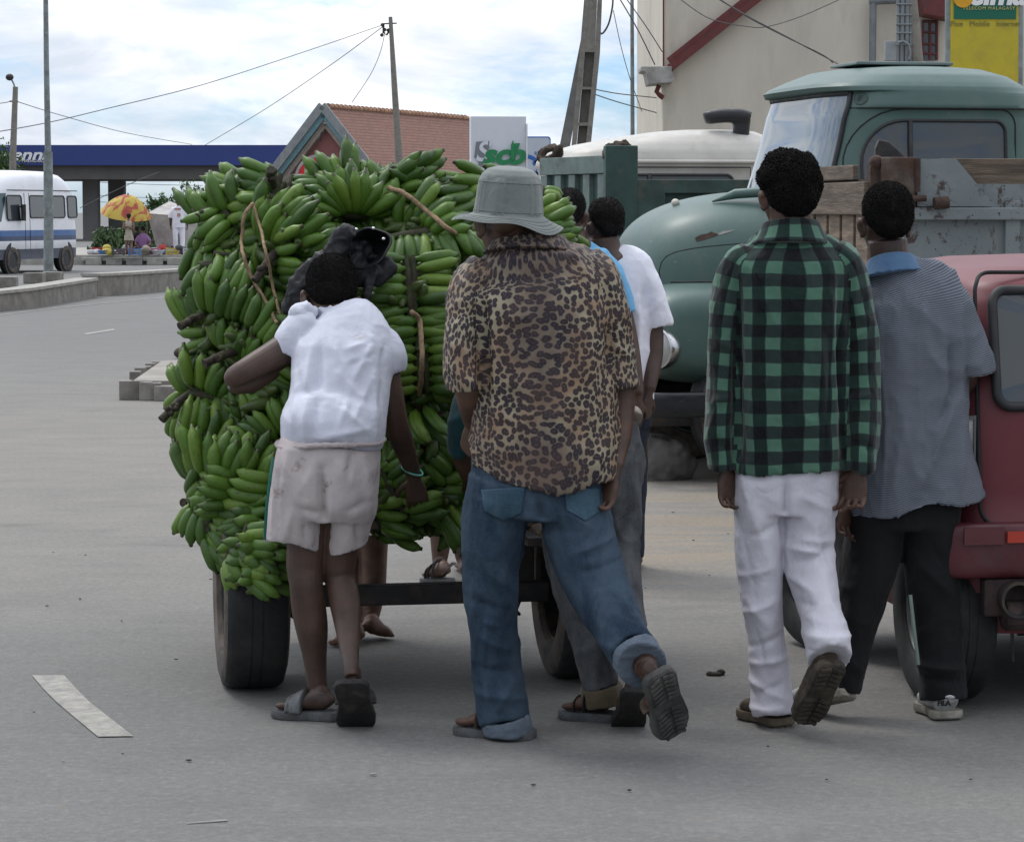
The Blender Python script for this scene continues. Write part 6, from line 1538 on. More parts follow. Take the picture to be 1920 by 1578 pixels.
# snorkel
s = Soup(); yS = 24.6
s.tube([(1389,262,yS,30,.16,3),(1390,236,yS,32,.17,3),(1391,222,yS,34,.18,3)], 20, 3)
s.tube([(1320,222,yS,20,.14,3),(1330,220,yS,26,.2,3),(1360,217,yS,27,.22,3),(1390,218,yS,28,.22,3),(1406,222,yS,24,.18,3)], 24, 4)
s.skin('air_intake', M_('black_plastic', (.02,.021,.023), .45, .2), wc, .012, 3)
# ------------------------------------------------------------ red estate car, seen from its rear left corner
def redpaint():
    m, nt, b = nmat('faded_red_paint'); t = NT(nt); v = t.coord()
    c = t.ramp(t.noise(v, 3, 5), [(.3, (.10,.012,.017)), (.7, (.145,.020,.027))])
    n = t.noise(v, 60, 3, .7); c = t.mix(t.ramp(n, [(.70, 0), (.74, .5)]), c, (.35,.25,.24))
    t.l(c, b.inputs['Base Color']); b.inputs['Roughness'].default_value = .52; b.inputs['Coat Weight'].default_value = .06; b.inputs['Coat Roughness'].default_value = .2
    return m
RED = redpaint()
ra = radians(9); rF = Vector((-sin(ra), cos(ra), 0)); rR = Vector((cos(ra), sin(ra), 0))   # forward, right
rC = Vector((P(1787, 400, 8.36).x, 8.36, 0))
def rd(r, f, z): return rC+rR*r+rF*f+Vector((0,0,z))
rc = empty('red_car', rd(.8, 1.2, 0), 'boxy faded red car seen from behind at the right edge of the photo', 'car')
RZ = [(.26,.03,0,1.52,1.7,8),(.40,.0,-.02,1.55,1.85,9),(.58,.0,-.02,1.55,1.85,9),(.60,.0,0,1.55,1.85,9),(.95,.0,.0,1.55,1.85,9),(1.05,.01,.01,1.54,1.6,8),(1.30,.06,.06,1.50,1.5,7),(1.37,.09,.09,1.46,1.42,6),(1.415,.17,.16,1.38,1.34,5),(1.44,.30,.30,1.25,1.2,4),(1.45,.5,.5,1.0,1.0,3)]
def rcp(th, z, off=0):
    zs = [c[0] for c in RZ]; r0, f0, r1, f1, pw = [float(np.interp(z, zs, [c[i] for c in RZ])) for i in (1,2,3,4,5)]
    a, b = se(th, (r1-r0)/2+off, (f1-f0)/2+off, pw); return rd((r0+r1)/2+a, (f0+f1)/2+b, z)
zz_ = []
for i in range(len(RZ)-1):
    for k in range(3): zz_.append(RZ[i][0]+(RZ[i+1][0]-RZ[i][0])*k/3)
zz_.append(RZ[-1][0])
m = MB(); m.add([rcp(2*pi*i/120, z) for z in zz_ for i in range(120)], [(j*120+i, j*120+(i+1)%120, (j+1)*120+(i+1)%120, (j+1)*120+i) for j in range(len(zz_)-1) for i in range(120)])
m.add([rcp(2*pi*i/120, RZ[-1][0]) for i in range(120)], [tuple(range(120))]); m.build('body', RED, rc, smooth=50)
# the rear face at height z lies at f(z); features stand on it
def rf(r, z, off=.004):
    zs = [c[0] for c in RZ]; f0 = float(np.interp(z, zs, [c[2] for c in RZ])); return rd(r, f0-off, z)
def relpx(px, py, Y=8.36):
    p = P(px, py, Y); return (px, p.z)
def rx(px): return (P(px, 700, 8.36).x-rC.x)/cos(ra)*1.0
def rzz(py): return P(1850, py, 8.4).z
def panel(pts, name, mat, par, off, th=0):
    m = MB(); vs = [rf(x, z, off) for x, z in pts]; n = len(vs)
    c = rf(sum(p[0] for p in pts)/n, sum(p[1] for p in pts)/n, off); m.add(vs+[c], [(i, (i+1) % n, n) for i in range(n)]); return m.build(name, mat, par, fixn=False)
x0, x1 = rx(1872), rx(1872)+1.0
wp = roundrect(x0, rzz(762), x1, rzz(545), .05)
wo = panel(wp, 'rear_window', WINDOW, rc, .004)
m = MB(); m.pipe([rf(x, z, .006) for x, z in wp+wp[:1]], .016, 7, caps=False); m.build('window_seal', SEALR, wo, smooth=180)
tg = roundrect(rx(1842), rzz(985), rx(1842)+1.36, rzz(512), .07)
m = MB(); m.pipe([rf(x, z, .0) for x, z in tg+tg[:1]], .007, 5, caps=False); m.build('tailgate_gap', SEAM, rc, smooth=180)
GR = M_('vent_mesh', (.035,.037,.038), .6, bump=0)
m = MB(); m.box(rf(rx(1805), rzz(715), .006), (.05,.012,.24), rz=ra); vo_ = m.build('vent', GR, rc, bevel=.003)
m = MB()
for i in range(12): m.box(rf(rx(1805), rzz(760)+i*.013, .014), (.042,.004,.003), rz=ra)
for i in range(5): m.box(rf(rx(1805)-.018+i*.009, rzz(722), .014), (.002,.004,.16), rz=ra)
m.build('mesh', M_('mesh_wire', (.12,.12,.12), .5), vo_)
m = MB()
for q in ((rx(1795),rx(1801)),(rx(1825),rx(1829))): m.box(rf((q[0]+q[1])/2, rzz(827), .010), (abs(q[1]-q[0]),.02,.17), rz=ra)
m.box(rf(rx(1812), rzz(781), .010), (.05,.02,.012), rz=ra); m.build('lamp_surround', M_('grey_surround', (.10,.10,.10), .6), rc)
m = MB(); m.box(rf(rx(1813), rzz(822), .006), (.042,.012,.14), rz=ra); lo_ = m.build('empty_lamp_socket', M_('white_lamp_box', (.55,.56,.54), .5, patch=(.3,.3,.28), psc=20), rc)
m = MB(); m.ell(rf(rx(1813), rzz(842), .014), (.010,.006,.012), None, 12, 8); m.ell(rf(rx(1808), rzz(800), .014), (.005,.004,.005), None, 8, 6); m.build('bulb_hole', DARK_METAL, lo_, smooth=180)
m = MB(); m.box(rf(rx(1814), rzz(868), .008), (.05,.014,.018), rz=ra); m.build('orange_lens_shard', M_('orange_plastic', (.35,.13,.03), .4), lo_)
# bumper
def rbp(u, v):
    th = 2*pi*u; a, b = se(th, .035, .088, 4); s_ = v*2.2
    if s_ < .35: p = rd(-.03, .40-s_, 0); nrm = -rR
    elif s_ < .50: q = (s_-.35)/.15*pi/2; p = rd(-.03+.09*(1-cos(q)), .05-.09*sin(q), 0); nrm = -rR*cos(q)-rF*sin(q)
    else: p = rd(.06+(s_-.5), -.04, 0); nrm = -rF
    return p+nrm*a+Vector((0,0,.535+b))
RED_B = M_('red_plastic_bumper', (.085,.013,.018), .5, .2, 8, patch=(.06,.03,.03), psc=9, pos=(.55,.8), bump=.15)
m = MB(); m.grid(rbp, 24, 60, closed=True); bu = m.build('bumper', RED_B, rc, smooth=50)
m = MB(); m.box(rd(rx(1915), -.08, .58), (.12,.01,.035), rz=ra); m.build('reflector', M_('red_reflector', (.42,.04,.02), .25), bu)
m = MB(); m.box(rd(rx(1835), -.079, .585), (.13,.008,.055), rz=ra); m.build('number_lamp_recess', M_('dark_red_recess', (.10,.02,.024), .5), bu)
m = MB(); M1 = Matrix.Translation(rd(rx(1898), -.10, .385)) @ (-rF).to_track_quat('Z','Y').to_matrix().to_4x4()
m.lathe([(.052,-.3),(.055,.0),(.058,.012),(.048,.012),(.044,-.25),(.001,-.28)], M1, 28); m.build('exhaust_pipe', DARK_METAL, rc, smooth=40)
m = MB(); m.box(rd(.80, -.03, .385), (1.40, .05, .12), rz=ra); m.pipe([rd(rx(1880), -.05, .33), rd(rx(1960), -.05, .33)], .05, 12); m.build('valance_shade', M_('valance_shade_tone', (.022,.012,.013), .8, .3, 10, patch=(.05,.03,.025), psc=8), rc, bevel=.01)  # dark colour paints in the shade below the bumper
m = MB(); m.box(rd(.8, .9, .30), (1.35, 1.7, .08), rz=ra); m.pipe([rd(.3,.2,.28), rd(.6,.15,.30), rd(1.1,.2,.28)], .06, 12)
for q in range(7): m.pipe([rd(.22+.09*q, .02, .26), rd(.225+.09*q, .02, .17+.03*sin(q*2.3))], .006, 5)
m.build('underbody', DARK_METAL, rc, smooth=50)
m = MB(); m.prism([rd(-.015, f_, z_) for f_, z_ in ((.62,.32),(.95,.32),(.95,.50),(.80,.52),(.66,.50))], rR*-.006, rR*.02); m.build('sill', M_('dull_pink_primer', (.25,.16,.15), .7, .2, 12, patch=(.12,.04,.04), psc=12), rc)
for r_, f_, st_ in ((.085, .30, 0), (1.42, .30, 0), (-.01, 1.36, 16), (1.36, 1.5, 0)):
    c_ = rd(r_, f_, .30); we = empty('wheel', c_); we.parent = rc; we.matrix_parent_inverse = chain(rc).inverted()
    ax = -(Matrix.Rotation(radians(st_), 4, 'Z') @ rR); wheel('wheel', c_, ax if r_ < .8 else -ax, .30, .175, we, M_('steel_rim', (.25,.26,.26), .5, metal=.5) if r_ == .085 else DARK_METAL, rim=.6, dusty=False)
# ------------------------------------------------------------ white minibus
Yv = 67.8; vF = Vector((-.9, -3.0, 0)).normalized(); vR = Vector((vF.y, -vF.x, 0))  # right-hand side of the bus when looking forward
f0 = Vector((P(22, 400, 67.8).x, 67.8, 0)); # front wheel on the visible (left) side
vL = -vR
if vL.x < 0: vL = -vL
def vb(l, w, z): return f0-vF*l-vL*w+Vector((0,0,z))   # l backwards from the front axle, w inward from the visible side
mb_ = empty('minibus', vb(1.5, .9, 0), 'white minibus with a blue stripe parked beyond the low wall at the left edge', 'minibus')
BW = M_('white_bus_paint', (.72,.73,.76), .35, .05, 2, coat=.3); BB = M_('blue_stripe', (.05,.13,.33), .4, .1, 3); BG = M_('grey_skirt', (.10,.11,.14), .6)
VZ = [(.36,-.85,3.95,.93,9),(.62,-.88,3.95,.94,9),(.63,-.88,3.95,.945,9),(1.10,-.86,3.95,.945,9),(1.30,-.72,3.94,.94,8),(1.80,-.48,3.92,.92,7),(2.12,-.35,3.88,.90,6),(2.36,-.2,3.72,.86,4.5),(2.52,.05,3.5,.78,3.6),(2.62,.5,3.1,.55,3),(2.64,1,2.6,.2,2.4)]
def vcp(th, z, off=0):
    zs = [c[0] for c in VZ]; l0, l1, hw, pw = [float(np.interp(z, zs, [c[i] for c in VZ])) for i in (1,2,3,4)]
    a, b = se(th, (l1-l0)/2+off, hw+off, pw); return vb((l0+l1)/2+a, .93+b, z)
zz_ = sorted(set([c[0] for c in VZ]+[.8,.95,1.02,1.5,1.65,2.0,2.25,2.44,2.57,.83,1.2]))
m = MB(); n = 100
vs = [vcp(2*pi*i/n, z) for z in zz_ for i in range(n)]; fs = [(j*n+i, j*n+(i+1)%n, (j+1)*n+(i+1)%n, (j+1)*n+i) for j in range(len(zz_)-1) for i in range(n)]
m.add(vs, fs)
for k in range(len(m.f)):
    z = zz_[k//n]; m.m[k] = 2 if z < .55 else (1 if .94 < z < 1.09 else (3 if .82 < z < .94 else 0))
m.add([vcp(2*pi*i/n, VZ[-1][0]) for i in range(n)], [tuple(range(n))])
m.build('body', [BW, BB, BG, M_('navy_stripe', (.035,.06,.13), .4)], mb_, smooth=40)
def vside(l, z, off=.006):
    zs = [c[0] for c in VZ]; hw = float(np.interp(z, zs, [c[3] for c in VZ])); return vb(l, .93-hw-off, z)
for (l0_, l1_, z0_, z1_) in ((1.0,3.0,1.42,1.98),(3.18,3.72,1.42,1.98),(-.25,.55,1.36,1.98)):
    pp = roundrect(l0_, z0_, l1_, z1_, .08); m = MB(); q = [vside(l, z) for l, z in pp]; m.add(q, [tuple(range(len(q)))]); wo = m.build('window', WINDOW, mb_, fixn=False)
    m = MB(); m.pipe(q+q[:1], .02, 5, caps=False); m.build('window_seal', SEALR, wo)
m = MB(); m.grid(lambda u, v: vcp(pi+(u-.5)*.55*pi, 1.32+.72*v, .008), 30, 8); m.build('windscreen', glass('bus_windscreen', (.03,.07,.08), .05), mb_, smooth=180)
m = MB()
for l_ in (.72, .98): m.pipe([vside(l_, z, .002) for z in (.6,1.0,1.5,2.05)], .008, 4)
m.pipe([vside(l, 2.12, .004) for l in (-.2,1,2,3,3.8)], .012, 4); m.build('door_gap', SEAM, mb_)
m = MB(); m.box(vb(.42, -.12, 1.55), (.10, .22, .42), rz=.3); m.pipe([vb(.3,.0,1.7), vb(.42,-.1,1.7)], .015, 6); m.build('mirror', DARK_METAL, mb_, bevel=.02)
m = MB(); q = vb(-.84, .12, .86); m.box(q, (.20,.10,.22), rz=.3); m.build('indicator', M_('orange_indicator', (.8,.28,.02), .3), mb_, bevel=.02)
m = MB(); m.box(vb(-.9, .93, .5), (1.9,.14,.26), rz=atan2(vL.y, vL.x)); m.build('bumper', DARK_METAL, mb_, bevel=.03)
for l_, w_ in ((0,.12),(3.05,.12),(0,1.7),(3.05,1.7)):
    c_ = vb(l_, w_-.03, .34); we = empty('wheel', c_); we.parent = mb_; we.matrix_parent_inverse = chain(mb_).inverted()
    wheel('wheel', c_, vL if w_ < 1 else -vL, .34, .25, we, M_('blue_rim', (.12,.22,.38), .5) if l_ == 0 else DARK_METAL)
    if w_ < 1:
        m = MB(); Ma = Matrix.Translation(vb(l_, .0, .36)) @ vL.to_track_quat('Z','Y').to_matrix().to_4x4(); m.lathe([(.001,.012),(.44,.012),(.44,-.05)], Ma, 30); m.build('wheel_arch', SEALR, mb_)
# ------------------------------------------------------------ background: walls, kerbs, poles, buildings, signs, market
CONC = M_('weathered_concrete', (.25,.235,.21), .9, .25, 4, patch=(.13,.12,.105), psc=3, pos=(.48,.7), bump=.5, bsc=25, bdist=.01)
CONC_L = M_('pale_concrete', (.36,.345,.31), .9, .2, 5, patch=(.2,.19,.17), psc=4, pos=(.55,.8), bump=.4, bsc=25)
# low median wall: two segments with a joint
def lowwall(pts, h, w, label):
    e = empty('low_wall', G(*pts[0]), label, 'wall', 'low concrete median walls')
    m = MB(); cap = MB(); Q = [G(x, y) for x, y in pts]
    for i in range(len(Q)-1):
        a, b = Q[i], Q[i+1]; t_ = (b-a).normalized(); n_ = Vector((-t_.y, t_.x, 0)); n_ = n_ if n_.y > 0 else -n_
        z0, z1 = h[i], h[i+1]
        m.add([a, b, b+n_*w, a+n_*w, a+Vector((0,0,z0)), b+Vector((0,0,z1)), b+n_*w+Vector((0,0,z1)), a+n_*w+Vector((0,0,z0))], [(0,1,5,4),(1,2,6,5),(2,3,7,6),(3,0,4,7),(4,5,6,7)])
        cap.add([a-n_*.03+Vector((0,0,z0)), b-n_*.03+Vector((0,0,z1)), b+n_*(w+.03)+Vector((0,0,z1)), a+n_*(w+.03)+Vector((0,0,z0)), a-n_*.03+Vector((0,0,z0+.05)), b-n_*.03+Vector((0,0,z1+.05)), b+n_*(w+.03)+Vector((0,0,z1+.05)), a+n_*(w+.03)+Vector((0,0,z0+.05))], [(0,1,5,4),(1,2,6,5),(2,3,7,6),(3,0,4,7),(4,5,6,7),(3,2,1,0)])
    m.build('wall', CONC, e); cap.build('coping', CONC_L, e)
lowwall([(-60,590),(60,578),(120,568),(182,557)], [.27,.29,.30,.31], .35, 'left stretch of the low concrete median wall, ending at a joint')
lowwall([(184,556),(240,553),(320,545),(400,538),(520,530),(700,522)], [.38,.38,.37,.36,.35,.34], .35, 'right stretch of the low concrete median wall, running behind the bananas')
# kerb blocks beyond the road
rk = random.Random(4)
for i in range(9):
    x = 158+i*38; e = G(x+18, 497); b_ = MB(); w_ = 30/S(e.y)
    b_.box(e+Vector((0, .2, .11)), (w_, .45, .22), rz=rk.uniform(-.05,.05)); b_.box(e+Vector((-w_*.55, .22, .17)), (w_*.4, .4, .10), rz=rk.uniform(-.05,.05))
    tag(b_.build('kerb_block', CONC_L, bevel=.02), 'worn concrete kerb block in the row below the market', 'kerb block', 'kerb blocks in the row below the market')
for (x, y) in ((10,541),(62,532),(96,530)):
    e = G(x, y); b_ = MB(); b_.box(e+Vector((0,.2,.12)), (.42,.4,.24), rz=rk.uniform(-.1,.1)); tag(b_.build('kerb_block', CONC, bevel=.02), {10:'kerb block at the left edge of the photo behind the low wall',62:'kerb block just left of the foot of the tall grey lamp pole',96:'kerb block at the right foot of the tall grey lamp pole'}[x], 'kerb block', 'kerb blocks behind the low wall')
# traffic island of upright blocks
isl = [(224,748,34,58,0),(240,749,0,0,0)]
blocks = [((236,750),.13,.22,'first'),((256,750),.12,.22,''),((272,751),.12,.21,''),((288,751),.12,.2,''),((306,752),.16,.17,''),((326,752),.16,.15,''),((346,752),.16,.15,''),((252,724),.10,.18,''),((262,716),.10,.18,''),((272,712),.10,.17,''),((282,706),.10,.17,''),((292,702),.1,.17,'')]
for (p_, w_, h_, _) in blocks:
    h_ *= .74
    e = G(*p_); b_ = MB(); b_.box(e+Vector((0,.08,h_/2)), (w_*.93, .15, h_), rz=rk.uniform(-.12,.12)); tag(b_.build('kerb_block', CONC, bevel=.008), 'small upright concrete block edging the corner of the traffic island', 'kerb block', 'upright blocks edging the traffic island')
m = MB(); m.prism([G(250,746), G(430,748), G(430,704), G(305,704)], (0,0,-.02), (0,0,.15)); tag(m.build('island_pavement', M_('island_dust', (.29,.27,.235), .9, .2, 4), fixn=True), kind='structure')
tag(MB().ell(G(346,672)+Vector((0,0,.06)), (.12,.09,.07), None, 12, 8).build('stone', M_('dark_stone', (.07,.045,.035), .9, .4, 20, bump=.6), smooth=180), 'dark brown stone at the left edge of the bananas', 'stone')
# boulder beneath the lorry
s = Soup(); q = G(1240, 906)+Vector((0,.25,.12)); s.ell(q, (.20,.16,.17)); s.ell(q+Vector((-.09,.0,-.03)), (.14,.14,.13)); s.ell(q+Vector((.11,.02,-.05)), (.12,.12,.10))
def rocky(co, no): return .03*(np.abs(2*vnoise(co*9+5)-1)-.4)+.02*(vnoise(co*30)-.5)
tag(s.skin('boulder', M_('grey_rock', (.15,.145,.135), .95, .2, 8, patch=(.11,.105,.10), psc=9, bump=.9, bsc=30), None, .014, 1, disp=rocky), 'grey boulder on the ground under the front bumper of the green lorry', 'rock')
# litter
lit = random.Random(9)
for i, (x, y) in enumerate([(1341,1263),(228,1163),(150,1122),(88,1135),(100,1035),(160,1040),(330,1235),(395,1085),(230,1412),(118,1426),(354,1424),(1000,1470),(1300,1012),(1365,1000),(1395,1005),(1210,1102),(1550,1460),(1180,1480),(700,1450),(64,1334),(1440,1398),(1262,960),(1330,1078),(1820,1460)]):
    p_ = G(x, y, .006); r_ = .016 if i == 0 else lit.uniform(.003, .006)
    b_ = MB(); b_.ell(p_, (r_*lit.uniform(1, 2.2), r_, r_*.5), None, 8, 6)
    if i == 0: b_.ell(p_+Vector((.02,.01,.004)), (.016,.012,.012), None, 8, 6); b_.ell(p_+Vector((-.018,.0,.0)), (.014,.012,.010), None, 8, 6)
    tag(b_.build('litter', M_('litter_dark', (.05,.04,.03), .9) if i % 9 or i == 0 else M_('litter_pale', (.28,.27,.25), .8), smooth=180), 'small dark clod of dirt on the road left of the white trousers' if i == 0 else 'tiny scrap of grit or litter on the road', 'litter', None if i == 0 else 'scraps of litter on the road')
# ------------------------------------------------------------ poles and wires
GALV = M_('galvanised_steel', (.25,.29,.29), .5, .15, 6, patch=(.16,.17,.16), psc=5, metal=.3)
PCON = M_('pole_concrete', (.25,.235,.205), .9, .2, 5, patch=(.16,.15,.13), psc=5, bump=.4)
WIRE = M_('black_wire', (.09,.09,.09), .7)
Yp1 = 61.5
e = empty('lamp_pole', G(91,525), 'tall slim grey steel pole rising out of the photo in front of the minibus', 'pole')
m = MB(); m.pipe([P(91,525,Yp1), P(91,430,Yp1), P(90,285,Yp1)], [.115,.112,.105], 16); m.pipe([P(90,285,Yp1), P(87,120,Yp1), P(84,-160,Yp1)], [.075,.062,.05], 16); m.build('shaft', GALV, e, smooth=60)
m = MB(); m.pipe([P(84,-158,Yp1), P(60,-175,Yp1)], .03, 8); m.ell(P(50,-177,Yp1), (.3,.12,.08), None, 12, 8); m.build('lamp', GALV, e, smooth=60)
Y2 = 92
e = empty('lamp_pole', P(23,420,Y2), 'short concrete pole with a small drooping street lamp at the left edge', 'pole')
m = MB(); m.pipe([Vector((P(23,420,Y2).x,Y2,0)), P(24,300,Y2), P(29,163,Y2)], [.15,.12,.09], 10); m.pipe([P(18,190,Y2), P(34,191,Y2)], .03, 6); m.build('shaft', PCON, e, smooth=60)
m = MB(); m.pipe([P(28,165,Y2), P(26,158,Y2), P(22,150,Y2)], .03, 8); m.build('arm', GALV, e, smooth=60)
m = MB(); m.ell(P(18,145,Y2), (.14,.12,.12), None, 14, 10); m.build('lamp', DARK_METAL, e, smooth=180)
Y3 = 98
e = empty('utility_pole', Vector((P(752,400,Y3).x,Y3,0)), 'slim leaning concrete utility pole in front of the tiled roof', 'pole')
b3 = P(757,400,Y3); b3.z = 0; b3.x = P(757,478,Y3).x
m = MB(); m.pipe([b3, P(748,295,Y3), P(740,170,Y3), P(732,32,Y3)], [.15,.14,.11,.07], 10); m.build('shaft', PCON, e, smooth=60)
m = MB(); m.pipe([P(744,44,Y3), P(718,45,Y3)], .025, 6); m.pipe([P(719,45,Y3), P(719,62,Y3), P(725,66,Y3), P(730,58,Y3)], .04, 6)
for q in ((717,47),(721,56),(716,66),(728,57)): m.ell(P(q[0], q[1], Y3), (.07,.06,.07), None, 8, 6)
m.build('bracket', DARK_METAL, e, smooth=60)
def wire(pts, r=.012, label='thin overhead wire', grp='overhead wires', name='wire'):
    Q = catmull([tuple(P(x, y, Y)) for x, y, Y in pts], 8); m = MB(); r = r*.78; m.pipe([Vector(q) for q in Q], r, 5)
    tag(m.build(name, WIRE, smooth=180), label, 'wire', grp)
wire([(718,47,98),(560,101,90),(380,159,80),(200,204,72),(90,230,66),(-20,250,60)], .016, 'overhead wire running from the leaning pole down to the left edge')
wire([(718,50,98),(620,122,110),(500,203,125),(385,272,141)], .02, 'overhead wire running from the leaning pole down to the blue canopy')
wire([(722,60,98),(714,95,98),(700,130,97),(682,160,96),(660,192,95)], .016, 'slack wire hanging from the leaning pole towards the roof ridge')
wire([(33,191,92),(120,218,100),(240,250,120),(360,271,141)], .018, 'overhead wire from the small lamp pole to the blue canopy')
wire([(-10,195,92),(8,193,92),(22,190,92)], .018, 'short overhead wire left of the small lamp pole')
# big A-frame concrete pole
Y4 = 35
e = empty('utility_pole', Vector((P(1085,400,Y4).x,Y4,0)), 'thick concrete A-frame utility pole with rectangular recesses, left of the cream building', 'pole')
def lerp_px(p0, p1, y): q = (y-p0[1])/(p1[1]-p0[1]); return p0[0]+(p1[0]-p0[0])*q
m = MB()
# main leg: edges (left,right) at y: (1097,1130)@0 -> (1072,1110)@280
seg = [(-260,1114,1138),(0,1095,1129),(100,1087,1125),(280,1071,1107),(480,1053,1090),(630,1040,1078)]
dp = .16
for i in range(len(seg)-1):
    (ya, la, ra_), (yb, lb, rb_) = seg[i], seg[i+1]
    for (o0, o1, front) in ((0, .26, 0), (.74, 1, 0)):
        A = [P(la+(ra_-la)*o0, ya, Y4-dp), P(la+(ra_-la)*o1, ya, Y4-dp), P(la+(ra_-la)*o1, ya, Y4+dp), P(la+(ra_-la)*o0, ya, Y4+dp)]
        B = [P(lb+(rb_-lb)*o0, yb, Y4-dp), P(lb+(rb_-lb)*o1, yb, Y4-dp), P(lb+(rb_-lb)*o1, yb, Y4+dp), P(lb+(rb_-lb)*o0, yb, Y4+dp)]
        m.add(A+B, [(0,1,5,4),(1,2,6,5),(2,3,7,6),(3,0,4,7),(0,3,2,1),(4,5,6,7)])
def edge(y):
    for i in range(len(seg)-1):
        if seg[i][0] <= y <= seg[i+1][0]:
            q = (y-seg[i][0])/(seg[i+1][0]-seg[i][0]); return seg[i][1]+(seg[i+1][1]-seg[i][1])*q, seg[i][2]+(seg[i+1][2]-seg[i][2])*q
def webbox(ya, yb, y0, y1):
    la, ra_ = edge(ya); lb, rb_ = edge(yb); a0 = .26; a1 = .74
    A = [P(la+(ra_-la)*a0, ya, y0), P(la+(ra_-la)*a1, ya, y0), P(la+(ra_-la)*a1, ya, y1), P(la+(ra_-la)*a0, ya, y1)]
    B = [P(lb+(rb_-lb)*a0, yb, y0), P(lb+(rb_-lb)*a1, yb, y0), P(lb+(rb_-lb)*a1, yb, y1), P(lb+(rb_-lb)*a0, yb, y1)]
    m.add(A+B, [(0,1,5,4),(1,2,6,5),(2,3,7,6),(3,0,4,7),(0,3,2,1),(4,5,6,7)])
webbox(-260, 98, Y4-dp+.004, Y4+dp-.004)
for a_, b_ in ((163,168),(230,236),(298,304),(370,378),(450,460),(540,550)): webbox(a_, b_, Y4-dp+.004, Y4+dp-.004)
webbox(98, 630, Y4-.03, Y4+.03)
m.build('main_leg', PCON, e)
m = MB(); m.add([P(1112,-40,Y4+.5), P(1124,-40,Y4+.5), P(1124,-40,Y4+.75), P(1112,-40,Y4+.75), P(980,620,Y4+.5), P(1008,620,Y4+.5), P(1008,620,Y4+.75), P(980,620,Y4+.75)], [(0,1,5,4),(1,2,6,5),(2,3,7,6),(3,0,4,7),(0,3,2,1),(4,5,6,7)])
m.build('brace_leg', M_('pole_concrete_grey', (.20,.20,.19), .9, .2, 5, bump=.3), e)
wire([(1149,-6,34.5),(1148,14,34.5),(1141,45,34.6),(1130,63,34.8),(1124,58,34.9),(1124,40,35)], .016, 'thick slack cable loop beside the A-frame pole')
Y5 = 42
e = empty('metal_mast', Vector((P(1185,400,Y5).x,Y5,0)), 'thin steel mast between the A-frame pole and the cream building', 'mast')
m = MB(); m.pipe([Vector((P(1187,478,Y5).x,Y5,0)), P(1186,250,Y5), P(1185,0,Y5), P(1184,-120,Y5)], [.035,.033,.028,.025], 10); m.build('shaft', GALV, e, smooth=60); m = MB(); m.pipe([P(1184,-118,Y5), P(1176,-124,Y5)], .012, 6); m.build('tip', GALV, e)
wire([(1150,20,40),(1165,90,41),(1182,150,42),(1200,200,44),(1215,248,46)], .008, 'faint slanting wire crossing the steel mast')
wire([(1160,-5,38),(1195,55,38),(1228,122,38)], .012, 'steep wire running down to the concrete gutter of the cream building')
wire([(1172,-5,38),(1210,48,38),(1242,98,38)], .010, 'steep wire ending at the edge of the cream wall')
wire([(1112,167,36),(1160,176,38),(1235,184,40)], .010, 'upper of two level wires left of the cream building')
wire([(1112,176,36),(1160,192,38),(1240,214,40)], .010, 'lower of two level wires left of the cream building')
# ------------------------------------------------------------ cream building on the right
Yb_ = 38.0; kb = S(Yb_)
WALL = M_('cream_render', (.60,.55,.46), .92, .05, 1.2, patch=(.48,.44,.365), psc=1.6, pos=(.5,.75), bump=.25, bsc=12, stretch=(1.6,1,.5))
MAROON = M_('maroon_paint', (.16,.035,.032), .7, .2, 6, patch=(.10,.03,.028), psc=6)
e = empty('cream_building', Vector((P(1600,400,Yb_).x,Yb_+3,0)), 'large cream rendered building with a slanting maroon roof edge on the right', 'building')
xl = P(1243,300,Yb_).x; xr = P(2300,300,Yb_).x
m = MB(); m.box(((xl+xr)/2, Yb_+4, 3.6), (xr-xl, 8, 7.2)); m.build('wall', WALL, e)
m = MB()
a, b = P(1256,128,Yb_-.10), P(1440,-18,Yb_-.10); ext = (b-a).normalized()
m.beam(a, b+ext*6, .11, .19, up=(0,1,0)); m.beam(a+Vector((0,-.04,.07)), b+ext*6+Vector((0,-.04,.07)), .16, .05, up=(0,1,0)); m.build('roof_edge', MAROON, e)
g1 = P(1231,141,Yb_); m = MB(); m.prism([Vector((P(x,y,Yb_).x, Yb_-.32, P(x,y,Yb_).z)) for x, y in ((1200,127),(1257,127),(1257,136),(1262,150),(1258,157),(1214,160),(1209,137),(1200,135))], (0,0,0), (0,.85,0)); m.build('gutter_box', M_('white_concrete', (.42,.41,.38), .85, .15, 5, patch=(.25,.24,.22), psc=6), e, bevel=.01)
m = MB(); m.pipe([P(1236,160,Yb_-.05), P(1231,172,Yb_-.05), P(1238,180,Yb_-.05), P(1244,184,Yb_-.05)], .035, 8); m.build('downpipe', MAROON, e, smooth=60)
m = MB(); m.pipe([P(1244,-30,Yb_-.03), P(1244,128,Yb_-.03)], .012, 6); m.build('corner_trim', MAROON, e)
GP = M_('grey_pipe', (.20,.22,.23), .6, .15, 8)
m = MB(); m.pipe([P(1636,118,Yb_-.15), P(1637,4,Yb_-.15)], .05, 8); m.pipe([P(1630,2,Yb_-.15), P(1720,-2,Yb_-.15)], .06, 8); m.build('pipe_frame', GP, e, smooth=60)
m = MB(); m.prism([P(1722,-40,Yb_-.05), P(1712,-14,Yb_-.05), P(1722,32,Yb_-.05), P(1776,42,Yb_-.05), P(1776,-40,Yb_-.05)], (0,-.5,0), (0,0,0)); m.build('awning', MAROON, e, bevel=.02)
m = MB()
for x_ in (1730,1744,1757): m.pipe([P(x_,38,Yb_-.06), P(x_,112,Yb_-.06)], .016, 6)
